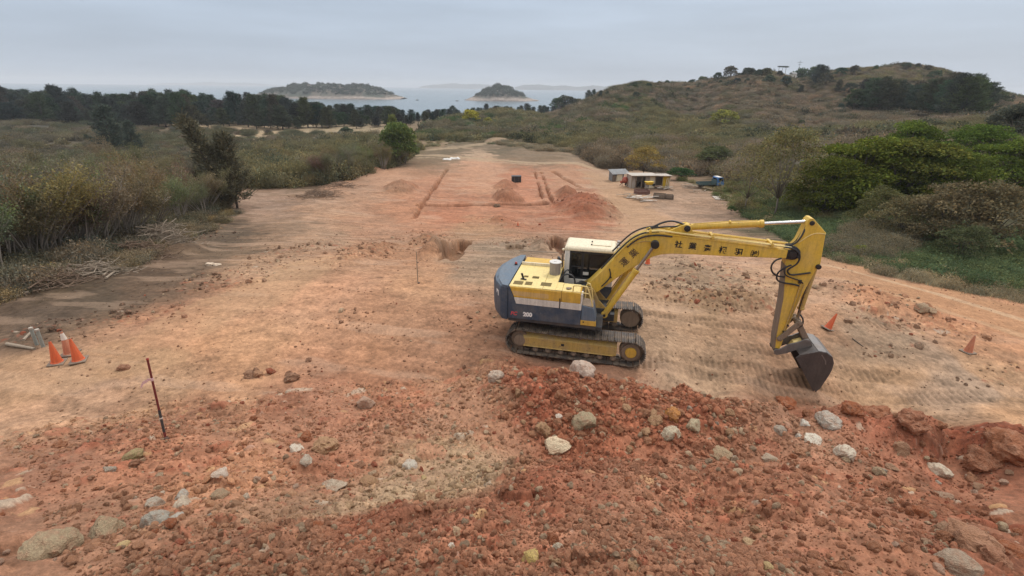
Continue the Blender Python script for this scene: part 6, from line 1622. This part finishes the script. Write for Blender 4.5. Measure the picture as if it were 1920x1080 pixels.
# uncountable rubble
def rubble():
    g = np.random.default_rng(31); P = []
    n = 380000; r = np.exp(g.uniform(log(1.3), log(13.5), n)); a = g.uniform(radians(-54), radians(54), n); x = r * np.sin(a); y = r * np.cos(a)
    m = rubble_mask(x, y) * (.35 + .65 * sstep(.42, .6, fbm(x * .8, y * .8, 301, 4))); k = g.random(n) < m * .34 * (1 + .8 * ridge_mask(x, y))
    rg = ridge_mask(x[k], y[k]); x, y = x[k], y[k]; s = .002 + .0042 * g.pareto(1.5, len(x)).clip(0, 12) + .0009 * np.hypot(x, y); s = np.minimum(s * (1 + 1.1 * rg), .012 + .008 * np.hypot(x, y))
    # far rough ground
    n = 60000; r2 = np.exp(g.uniform(log(11), log(60), n)); a2 = g.uniform(radians(-50), radians(52), n); x2 = r2 * np.sin(a2); y2 = r2 * np.cos(a2)
    m2 = rough_mask(x2, y2) * (1 - rubble_mask(x2, y2)); k2 = g.random(n) < m2 * .42; x2, y2 = x2[k2], y2[k2]; s2 = np.minimum(.02 + .03 * g.pareto(2.4, len(x2)).clip(0, 3), .12) * (1 + np.hypot(x2, y2) * .012)
    # strays on the pad
    n = 5500; r3 = np.exp(g.uniform(log(8), log(45), n)); a3 = g.uniform(radians(-50), radians(50), n); x3 = r3 * np.sin(a3); y3 = r3 * np.cos(a3); s3 = .006 + .03 * g.random(n) ** 5 + .0005 * r3
    X = np.concatenate([x, x2, x3]); Y = np.concatenate([y, y2, y3]); S = np.concatenate([s, s2, s3])
    Z = ground_z(X, Y) + S * .12; n = len(X)
    base = ground_rgb(X, Y)
    u = g.random(n)[:, None]
    c = base * (1 + rubble_mask(X, Y)[:, None] * np.array([.58, .60, .44])) * g.uniform(.75, 1.55, (n, 1))
    c = np.where(u > .90, np.array(srgb(216, 182, 142, .75)) * g.uniform(.6, 1.1, (n, 1)), c)
    c = np.where((u > .80) & (u < .83), np.array(srgb(178, 92, 58, .75)), c)
    lum = (c @ np.array([.3, .6, .1]))[:, None]; c = lum + (c - lum) * .88
    rot = g.uniform(0, 6.28, (n, 3)); sc = S[:, None] * g.uniform(.7, 1.25, (n, 3))
    scatter_stuff("rubble", np.stack([X, Y, Z], -1), rot, sc, g.integers(0, 10, n), c, rub_col, "small red and pale stones strewn over the mound, the rough strips and the pad")
rubble()
# ------------------------------------------------------------------ small things on the site
ORANGE = paint("cone_orange", (.60, .105, .030), .55, .35, (.42, .20, .10), scale=6)
ORANGED = paint("dusty_cone_orange", (.48, .17, .09), .7, .6, (.42, .25, .16), scale=6)
CONEB = paint("cone_base", (.20, .15, .11), .7, .6, (.3, .22, .15), scale=6)
CWHITE = paint("cone_white", (.66, .60, .52), .5, .4, (.45, .33, .23), scale=6)
WOODP = paint("pale_weathered_wood", (.30, .235, .17), .85, .4, (.28, .2, .14), scale=5)
WOODD = paint("dark_weathered_wood", (.13, .095, .070), .9, .4, (.2, .15, .1), scale=5)
STEELR = paint("rusty_red_pole", (.17, .020, .018), .55, .35, (.10, .05, .035), scale=12)
TIN = paint("tin_roof", (.46, .40, .34), .55, .55, (.32, .24, .17), metal=.2, scale=1.2)
TIND = paint("grey_sheet", (.20, .20, .20), .7, .5, (.16, .13, .1), scale=1.5)
BOARD = paint("pale_board", (.42, .36, .30), .8, .4, (.3, .23, .17), scale=1.5)
YWALL = paint("yellow_wall", (.62, .40, .02), .5, .25, (.4, .28, .1), scale=1.5)
TRUCKB = paint("truck_blue", (.045, .15, .36), .4, .25, (.2, .18, .15), scale=2)
TRUCKG = paint("truck_bed_green", (.055, .095, .095), .7, .5, (.15, .12, .09), scale=2)
TARP = flat("white_tarp", (.62, .58, .53), .7)
RUB = flat("tyre_rubber", (.02, .019, .018), .8)
REDP = paint("machine_red", (.36, .075, .045), .6, .4, (.25, .15, .1))
TAPE = flat("pink_tape", (.62, .40, .38), .6)
def cone(px, py, h, label, mats=(ORANGE, CONEB), tilt=(0, 0), band=False, rz=0.0):
    q = hit(px, py); o = empty("traffic_cone", (q[0], q[1], q[2] + .01), rz); o.rotation_euler = (tilt[0], tilt[1], rz); tag(o, label, "traffic cone", "traffic cones on the site")
    b = h * .27
    MB().box((0, 0, .02), (b * 2, b * 2, .045)).build("base", mats[1], o, bevel=.015)
    MB().cyl((0, 0, .04), (0, 0, .065), b * .80, 28, b * .74).cyl((0, 0, .06), (0, 0, h), b * .68, 28, b * .14).build("cone_body", mats[0], o, bevel=.006)
    MB().cyl((0, 0, h - .004), (0, 0, h + .004), b * .10, 14).build("top_hole", BLACKF, o)
    if band:
        k = lambda z: b * (.68 - .54 * (z - .06) / (h - .06)) + .004
        MB().cyl((0, 0, h * .66), (0, 0, h * .93), k(h * .66), 28, k(h * .93)).build("white_band", CWHITE, o)
    return o
cone(108, 681, .70, "orange cone at the far left, left of the pair beside the pad edge", tilt=(.02, .05), rz=.4)
cone(148, 677, .72, "orange cone on a square base, right front one of the trio at the far left", rz=.5)
cone(132, 664, .74, "faded orange cone with a white band behind the other two at the far left", (ORANGED, CONEB), band=True, rz=.2)
cone(1551, 617, .62, "bright orange cone leaning on the rubble right of the excavator arm", tilt=(.05, .32), rz=.3)
cone(1814, 661, .62, "dull brownish cone standing alone near the right road", (ORANGED, CONEB), rz=.2)
cone(1214, 496, .66, "small orange cone with a white top seen under the excavator boom", band=True)
cone(971, 424, .40, "tiny red-orange cone in front of the platform, left of centre", rz=.5)
# survey stake in the foreground
def stake():
    q = hit(311, 824); b = Vector(q); dist = float((q - cC) @ cF)
    top = at_d(276, 672, q[1] + .12); top = Vector(top)
    o = empty("survey_stake", b); tag(o, "thin dark red survey stake with pink tape leaning on the left slope", "survey stake")
    d = top - b
    MB().cyl(-d * .06, d, .019, 10, .017).build("pole", STEELR, o)
    MB().cyl(d * .985, d * 1.0, .022, 10).build("pole_tip", RED, o)
    MB().cyl(d * .10, d * .38, .0215, 10).build("dark_sleeve", DARKF, o)
    for t in (.27,): MB().cyl(d * t, d * (t + .015), .024, 10).build("tape_ring", CWHITE, o)
    p = d * .74
    MB().cyl(p, p + d * .03, .024, 10).build("tape_knot", TAPE, o)
    mb = MB(); pts = [p, p + Vector((-.06, 0, .02)), p + Vector((-.14, .02, -.04)), p + Vector((-.20, .03, -.07)), p + Vector((-.27, .03, -.17))]
    V = []
    for i, a in enumerate(pts): w = .028 if i else .012; V += [a + Vector((0, 0, w)), a - Vector((0, 0, w))]
    F = [(2 * i, 2 * i + 1, 2 * i + 3, 2 * i + 2) for i in range(len(pts) - 1)]
    s = MB().add(V, F).build("tape_streamer", TAPE, o, smooth=0); md = s.modifiers.new("solid", 'SOLIDIFY'); md.thickness = .002
    MB().box((.02, 0, .02), (.09, .08, .07), (.2, .3, .4)).build("stake_foot", DRKM, o, bevel=.02)
DRKM = paint("dark_soil_lump", (.09, .05, .035), .95, .3)
stake()
def thin_stake(px, py, ty, lb):
    x, y, h = by_top(px, py, ty); z = gz(x, y); o = empty("wooden_stake", (x, y, z)); tag(o, lb, "stake")
    MB().box((0, 0, h / 2 - .05), (.035, .035, h + .1), (0, .02, .3)).build("stake_shaft", WOODP, o)
    MB().box((.03, 0, -.01), (.10, .10, .10), (.1, .2, .3)).build("stake_foot", DRKM, o, bevel=.02)
thin_stake(784, 531, 489, "slim wooden stake standing on the pad behind the excavator")
thin_stake(782, 494, 478, "short wooden stake at the edge of the pit")
# pale pole lying on the ground behind the machine
def lying(name, a, b, r, mat, label, cat, lift=.02):
    p = hit(*a); q = hit(*b); o = MB().cyl(Vector(p) + Vector((0, 0, lift)), Vector(q) + Vector((0, 0, lift)), r, 8, r * .7).build(name, mat)
    tag(o, label, cat); return o
lying("bamboo_pole", (973, 473), (1048, 478), .03, WOODP, "pale bamboo pole lying behind the excavator's cab", "pole", .12)
lying("log", (14, 647), (66, 656), .055, WOODP, "pale log lying on the grey strip at the left edge", "log", .04)
lying("log", (45, 640), (62, 622), .04, WOODP, "shorter bent log above the pale one at the left edge", "log", .05)
lying("branch", (200, 525), (226, 505), .05, WOODP, "straight pale branch in front of the brush heap", "branch", .1)
lying("branch", (195, 520), (222, 500), .04, WOODP, "second straight pale branch beside the brush heap", "branch", .12)
lying("branch", (1598, 636), (1618, 651), .02, WOODD, "dark twig lying on the right slope behind the bucket", "branch", .03)
def pegs():
    for px, py, ty, lb in ((82, 652, 633, "grey-green pipe stub standing left of the cones"), (70, 648, 630, "short grey peg left of the pipe stub")):
        x, y, h = by_top(px, py, ty); o = empty("pipe_stub", (x, y, gz(x, y))); tag(o, lb, "pipe")
        MB().cyl((0, 0, -.05), (.03, 0, h), .045, 12).build("pipe", flat("pipe_grey", (.24, .25, .22)) if "pipe_grey" not in bpy.data.materials else bpy.data.materials["pipe_grey"], o)
        MB().cyl((.03, 0, h - .04), (.03, 0, h + .01), .055, 12).build("pipe_collar", BOARD, o)
pegs()
# heaps of cut brush at the foot of the thicket
def brush(px, py, w, hgt, n, seed, label):
    q = hit_base(px, py); g = np.random.default_rng(seed); mb = MB()
    for k in range(n):
        c = Vector((g.normal(0, w * .38), g.normal(0, w * .25), 0)); z = max(0, hgt * (1 - (c.x / w) ** 2 * 3)) * g.random()
        zz = float(base_z(q[0] + c.x, q[1] + c.y)[0]) - q[2]
        c.z = zz + z + .05; a = g.normal(.2, .8); L = g.uniform(.5, 1.5); d = Vector((cos(a), sin(a), g.normal(0, .22))) * L * .5
        m_ = c + Vector((g.normal(0, .06), g.normal(0, .06), g.normal(0, .06)))
        r = g.uniform(.008, .034); mb.tube([c - d, m_, c + d], r, 5, 0, r * .5)
    o = mb.build("brush_heap", WOODP if seed % 2 else WOODBR, None, smooth=60, loc=tuple(q)); tag(o, label, "brush heap")
WOODBR = paint("brown_brushwood", (.20, .13, .085), .9, .4, (.12, .08, .055), scale=5)
brush(312, 462, 2.6, 1.5, 420, 1, "tangled heap of pale cut branches below the thicket")
brush(262, 482, 2.2, .9, 260, 2, "brown heap of cut brush left of the pale branches")
brush(95, 532, 2.2, .5, 220, 4, "brown heap of cut brush with yellow leaves at the far left")
brush(180, 512, 1.8, .5, 180, 3, "low heap of pale cut branches between the two brown heaps")
brush(600, 368, 3.5, .7, 190, 6, "brown brush heap at the far left edge of the platform")
brush(640, 350, 3.0, .5, 120, 8, "smaller brown brush heap farther along the left edge of the platform")
# black box on the platform
def black_box():
    q = hit_base(968, 341); o = empty("black_bin", tuple(q), .12); tag(o, "black box-shaped bin standing open on the platform", "bin")
    mb = MB()
    mb.bx(-.62, .62, -.42, -.38, 0, .78).bx(-.62, .62, .38, .42, 0, .78).bx(-.62, -.58, -.38, .38, 0, .78).bx(.58, .62, -.38, .38, 0, .78).bx(-.58, .58, -.38, .38, .05, .09)
    mb.build("box_wall", BLACKF, o, bevel=.01)
    MB().bx(-.66, .66, -.46, .46, .785, .82).build("lid", BLACKF, o, bevel=.01)
    for x in (-.3, .3): MB().bx(x - .03, x + .03, -.44, -.425, .05, .75).build("rib", WOODD, o)
black_box()
def tarp(px, py, w, label, seed):
    q = hit_base(px, py); g = np.random.default_rng(seed); n = 14
    u, v = np.meshgrid(np.linspace(-1, 1, n), np.linspace(-1, 1, n)); z = .5 * fbm(u * 1.6 + seed, v * 1.6, seed, 4) * (1 - np.maximum(abs(u), abs(v)) ** 4)
    P = np.stack([u * w + .15 * (fbm(v * 2, u, seed + 2) - .5), v * w * .6, z], -1).reshape(-1, 3)
    i = (np.arange(n - 1)[:, None] * n + np.arange(n - 1)).ravel(); F = np.stack([i, i + 1, i + n + 1, i + n], -1)
    o = add_obj("tarpaulin", np_mesh("tarpaulin", P, F, [TARP], smooth=True), None, tuple(q)); md = o.modifiers.new("s", 'SOLIDIFY'); md.thickness = .01
    tag(o, label, "tarpaulin")
tarp(852, 298, 1.0, "crumpled white tarpaulin at the far end of the platform, right one", 3)
tarp(838, 300, .8, "smaller white tarpaulin beside the crumpled one at the far end", 5)
# ---- the hut
def hut():
    q = hit_base(1216, 352); o = empty("tin_hut", tuple(q), .10); tag(o, "open tin-roofed site hut with one yellow wall", "hut"); o.scale = (.92, .92, .76)
    W = 5.6; H = 2.15
    MB().bx(-W / 2, W / 2, 1.5, 1.56, 0, H).build("back_wall", BOARD, o)
    for x in (-2.75, -2.15, -1.3, .65, 1.7, 2.72): MB().bx(x - .04, x + .04, -.55, -.47, 0, H).build("post", WOODP, o)
    for x0, x1, m in ((-2.72, -2.2, BOARD), (-.75, -.2, BOARD), (-.15, .62, CREAM)):
        p = MB().bx(x0, x1, -.46, -.42, .02, H - .1)
        for k in range(3): p.bx(x0 + (k + .4) * (x1 - x0) / 3, x0 + (k + .5) * (x1 - x0) / 3, -.475, -.461, .02, H - .1)
        p.build("wall_sheet", m, o)
    MB().bx(-2.74, -2.70, -.4, 1.48, 0, H).build("side_wall", BOARD, o)
    MB().bx(1.75, 2.76, -.46, -.42, .5, H - .12).bx(2.765, 2.80, -.42, 1.5, .1, H - .1).bx(1.75, 2.3, -.46, -.42, .05, .48).build("yellow_wall", YWALL, o)
    for x in (2.25, 2.48, 2.66): MB().box((x, -.58, .85), (.10, .05, 1.9), (.12, .05 * (x - 2.4), 0)).build("leaning_board", CREAM, o)
    def roof(x0, x1, z0, z1, m, nm):
        n = int((x1 - x0) / .1); V = []; F = []
        for i in range(n + 1):
            x = x0 + (x1 - x0) * i / n; zz = .02 * (i % 2)
            V += [(x, -1.05, z0 + zz), (x, 1.8, z1 + zz)]
        F = [(2 * i, 2 * i + 2, 2 * i + 3, 2 * i + 1) for i in range(n)]
        r = MB().add(V, F).build(nm, m, o, smooth=0); md = r.modifiers.new("s", 'SOLIDIFY'); md.thickness = .02
    roof(-2.95, .95, H + .10, H + .02, TIN, "roof"); roof(.98, 3.0, H + .0, H - .12, TIN, "roof")
    MB().bx(-2.9, 3.0, -1.0, -.94, H - .02, H + .06).build("eave_beam", WOODP, o)
    MB().bx(-1.0, 1.2, .6, 1.3, 0, .7).bx(-2.0, -1.5, .5, 1.2, 0, 1.0).build("stored_crate", WOODD, o, bevel=.02)
hut()
def leanto():
    q = hit_base(1158, 338); o = empty("lean_to", tuple(q), .25); tag(o, "low grey lean-to shed left of the tin hut", "shed"); o.scale = (.8, .8, .8)
    MB().bx(-1.3, 1.6, .9, .96, 0, 1.5).bx(-1.3, -1.24, -.6, .9, 0, 1.35).build("wall", TIND, o)
    MB().bx(-.55, .55, -.62, -.56, .0, 1.15).build("front_board", CREAM, o)
    r = MB().add([(-1.5, -.9, 1.18), (1.9, -.9, 1.18), (1.9, 1.2, 1.75), (-1.5, 1.2, 1.75)], [(0, 1, 2, 3)]).build("roof", TIND, o, smooth=0); r.modifiers.new("s", 'SOLIDIFY').thickness = .04
    MB().cyl((-1.1, -.75, 0), (-1.1, -.75, .95), .32, 18).cyl((-1.1, -.75, .95), (-1.1, -.75, .99), .34, 18).build("drum", WOODD, o)
    for x in (-1.3, 1.6): MB().bx(x - .04, x + .04, -.86, -.78, 0, 1.2).build("post", WOODD, o)
leanto()
def mixer(px, py, rgb, label, name, s):
    q = hit_base(px, py); o = empty(name, tuple(q), .3); o.scale = (s,) * 3; tag(o, label, "machine")
    MB().loft([[(.32 * k * cos(a), .32 * k * sin(a) - .1, z) for a in np.linspace(0, 2 * pi, 16, endpoint=False)] for k, z in ((.6, .45), (1.15, .65), (1.2, .85), (.7, 1.15))]).build("drum", rgb, o)
    MB().bx(-.4, .4, -.06, .06, .38, .46).tube([(-.45, -.3, .05), (-.3, 0, .45), (.3, 0, .45), (.45, -.3, .05)], .03, 8).tube([(-.45, .3, .05), (-.3, 0, .45), (.3, 0, .45), (.45, .3, .05)], .03, 8).build("stand", DARKF, o)
    for y in (-.32, .32): MB().cyl((.42, y - .04, .16), (.42, y + .04, .16), .16, 18).build("wheel", RUB, o)
    MB().box((-.42, 0, .55), (.25, .3, .3)).build("motor_box", rgb, o, bevel=.03)
mixer(1185, 349, CWHITE, "whitish drum mixer in front of the hut's left end", "drum_mixer", 1.25)
mixer(1170, 349, REDP, "red drum machine left of the whitish mixer", "drum_mixer", 1.05)
def barrow():
    q = hit_base(1216, 358); o = empty("wheelbarrow", tuple(q), .2); tag(o, "yellow wheelbarrow on the brown crates before the hut", "wheelbarrow")
    z0 = .55
    MB().loft([[(-.35, -.22, z0 + .25), (.3, -.2, z0 + .25), (.3, .2, z0 + .25), (-.35, .22, z0 + .25)], [(-.6, -.38, z0 + .62), (.5, -.34, z0 + .62), (.5, .34, z0 + .62), (-.6, .38, z0 + .62)]]).build("tray", YWALL, o, bevel=.03)
    for y in (-.25, .25): MB().tube([(-1.0, y, z0 + .45), (-.3, y, z0 + .22), (.55, y * .3, z0 + .18)], .025, 8).tube([(-.3, y, z0 + .22), (-.35, y, z0)], .02, 8).build("handle", DARKF, o)
    MB().cyl((.6, -.05, z0 + .18), (.6, .05, z0 + .18), .18, 18).build("wheel", RUB, o)
def crate(px, py, w, d, h, rz, label, mat, slat=True):
    q = hit_base(px, py); o = empty("crate", tuple(q), rz); tag(o, label, "crate")
    mb = MB(); n = 4
    for k in range(n):
        z = (k + .5) * h / n
        mb.box((0, -d / 2, z), (w, .03, h / n * .82)).box((0, d / 2, z), (w, .03, h / n * .82)).box((-w / 2, 0, z), (.03, d * .97, h / n * .82)).box((w / 2, 0, z), (.03, d * .97, h / n * .82))
    mb.build("side_slats", mat, o, smooth=0)
    p = MB()
    for x in (-1, 1):
        for y in (-1, 1): MB().box((x * (w / 2 - .04), y * (d / 2 - .04), h / 2), (.06, .06, h)).build("corner_post", WOODD, o)
    MB().box((0, 0, h * .55), (w - .08, d - .08, .04)).build("load", WOODD, o)
crate(1203, 364, 1.7, .9, .55, .08, "reddish brown crate under the wheelbarrow before the hut", paint("red_brown_wood", (.16, .075, .06), .85, .3, scale=4))
barrow()
crate(1236, 373, 1.35, .8, .62, -.35, "dark slatted crate right of the white scrap boards", WOODD)
crate(1254, 374, .9, .7, .55, -.2, "dark slatted crate, right one of the two on the sandy yard", WOODD)
def planks(px, py, n, w, label, seed, mat, spread=.5):
    q = hit_base(px, py); g = np.random.default_rng(seed); o = empty("plank_heap", tuple(q), 0); tag(o, label, "planks")
    for k in range(n):
        MB().box((g.normal(0, spread), g.normal(0, spread * .6), .05 + .045 * k), (g.uniform(.6, 1.0) * w, g.uniform(.10, .2), .035), (g.normal(0, .05), g.normal(0, .06), g.normal(0, .7))).build("plank", mat if k % 3 else WOODP, o)
planks(1208, 376, 12, 2.0, "scattered white scrap boards on the sandy yard", 4, CWHITE, .6)
planks(1186, 370, 8, 1.8, "brown scrap boards left of the white ones", 5, WOODP, .55)
planks(1246, 356, 9, 1.6, "pale boards lying in front of the yellow wall", 6, BOARD, .5)
planks(1290, 351, 10, 2.4, "long pale boards between the hut and the truck", 7, WOODP, .9)
planks(1315, 359, 6, 1.6, "short scrap boards below the truck", 8, WOODP, .7)
def slab():
    q = hit_base(1352, 374); o = empty("flat_board", tuple(q), -.12); tag(o, "large white-topped flat board lying on the sandy yard", "board")
    MB().box((0, 0, .16), (1.7, 1.6, .05), (.03, .02, 0)).build("board_top", BOARD, o, bevel=.01)
    MB().box((.45, .1, .197), (.9, 1.2, .02), (.03, .02, .05)).build("white_sheet", CWHITE, o)
    for y in (-.6, .6): MB().box((0, y, .065), (1.6, .1, .13)).build("bearer", WOODD, o)
slab()
def truck():
    q = hit_base(1331, 352); o = empty("flatbed_truck", tuple(q), .18); tag(o, "small blue flatbed truck parked at the edge of the scrub", "truck")
    o.scale = (.70, .70, .70)
    prof = [(.75, .55), (2.15, .55), (2.2, .95), (2.12, 1.25), (1.85, 1.95), (1.7, 2.02), (.85, 2.02), (.75, 1.9)]
    c = MB().prism(prof, -.82, .82).build("cab", TRUCKB, o, bevel=.05)
    MB().prism([(1.05, 1.3), (1.95, 1.3), (1.74, 1.88), (1.05, 1.88)], -.835, -.822).build("side_window", GLASS, c)
    MB().box((2.02, 0, 1.62), (.03, 1.4, .62), (0, -.40, 0)).build("windscreen", GLASS, c)
    MB().bx(.90, 1.70, -.80, .80, 2.025, 2.05).build("cab_top", CWHITE, c, bevel=.02)
    MB().bx(.735, .748, -.6, .6, 1.35, 1.8).build("rear_window", GLASS, c)
    for y in (-.6, .6): MB().box((2.20, y, .85), (.05, .22, .16)).build("headlight", LID, c, bevel=.02)
    MB().bx(-2.4, 2.1, -.4, .4, .45, .6).build("chassis", DARKF, o)
    b = MB().bx(-2.5, .65, -.88, .88, .68, .76)
    b.build("flatbed", TRUCKG, o, bevel=.01)
    for y in (-.88, .84): MB().bx(-2.5, .65, y, y + .04, .765, 1.08).build("side_board", TRUCKG, o, bevel=.01)
    MB().bx(-2.5, -2.46, -.83, .83, .765, 1.08).build("tail_board", TRUCKG, o, bevel=.01)
    MB().bx(.60, .64, -.83, .83, .765, 1.6).build("head_board", TRUCKG, o, bevel=.01)
    for x in (-1.6, 1.45):
        for y in (-.72, .72): 
            w = MB().cyl((x, y - .11, .36), (x, y + .11, .36), .36, 22).build("wheel", RUB, o, bevel=.03)
            MB().cyl((x, y - .12, .36), (x, y + .12, .36), .18, 16).build("rim", MUD, w)
truck()
# hill top: shed, mast, palms
def hilltop():
    x, y, h = by_top(1487, 145, 128); y = min(y, 262); x = at_d(1487, 140, y)[0]; z = float(base_z(x, y)[0])
    o = empty("white_shed", (x, y, z + .6), .3); tag(o, "tiny white shed on the crest of the right hill", "shed")
    MB().bx(-1.4, 1.4, -1, 1, -.6, 2.4).build("wall", CWHITE, o); MB().loft([[(-1.6, -1.2, 2.4), (1.6, -1.2, 2.4), (1.6, 1.2, 2.4), (-1.6, 1.2, 2.4)], [(-1.6, -.05, 3.2), (1.6, -.05, 3.2), (1.6, .05, 3.2), (-1.6, .05, 3.2)]]).build("roof", TIND, o)
    MB().bx(-.3, .4, -1.02, -1.005, -.2, 1.6).build("door", WOODD, o)
    for px, ty, lb in ((1495, 113, "thin lattice mast on the crest of the right hill"),):
        x = at_d(px, 140, 262)[0]; z = float(base_z(x, 262)[0]); zt = at_d(px, ty, 262)[2] - z
        o = empty("mast", (x, 262, z)); tag(o, lb, "mast")
        MB().cyl((0, 0, 0), (0, 0, zt), .09, 8, .05).build("pole", DARKF, o)
        MB().bx(-1.3, 1.3, -.05, .05, zt - 1.0, zt - .88).bx(-.8, .8, -.05, .05, zt - 2.0, zt - 1.9).build("cross_arm", DARKF, o)
    def palm(seed):
        g = np.random.default_rng(seed); mb = MB().tube([(0, 0, -.3), (.1, 0, 2.2), (.15, 0, 4.2)], .07, 6, 1)
        t = bpy.data.meshes.new("trunk"); t.from_pydata(mb.v, [], mb.f); t.materials.append(BARKD)
        n = 500; a = g.uniform(0, 6.28, n); r = g.uniform(.1, 1.1, n); P = np.stack([.15 + r * np.cos(np.round(a * 2) / 2), r * np.sin(np.round(a * 2) / 2), 4.3 + .5 * r - .38 * r * r + g.normal(0, .08, n)], -1)
        V, F, C = leaf_quads(P, rand_dirs(n, g), .35, .10, g, gray(n, g)); return t, np_mesh("crown", V, F, [LEAF], cols=C)
    kit = palm(4)
    for k, px in enumerate((1458, 1465, 1472)):
        x = at_d(px, 140, 258)[0]; z = float(base_z(x, 258)[0]); s = max(.4, (at_d(px, 123, 258)[2] - z) / 4.9)
        o = empty("palm_tree", (x, 258, z), k * 1.3); o.scale = (s,) * 3; add_obj("trunk", kit[0], o); cc_ = add_obj("crown", kit[1], o); cc_.color = (.035, .042, .03, 1)
        tag(o, "small dark palm in the row of three on the hill crest", "palm tree", "palms on the hill crest")
hilltop()
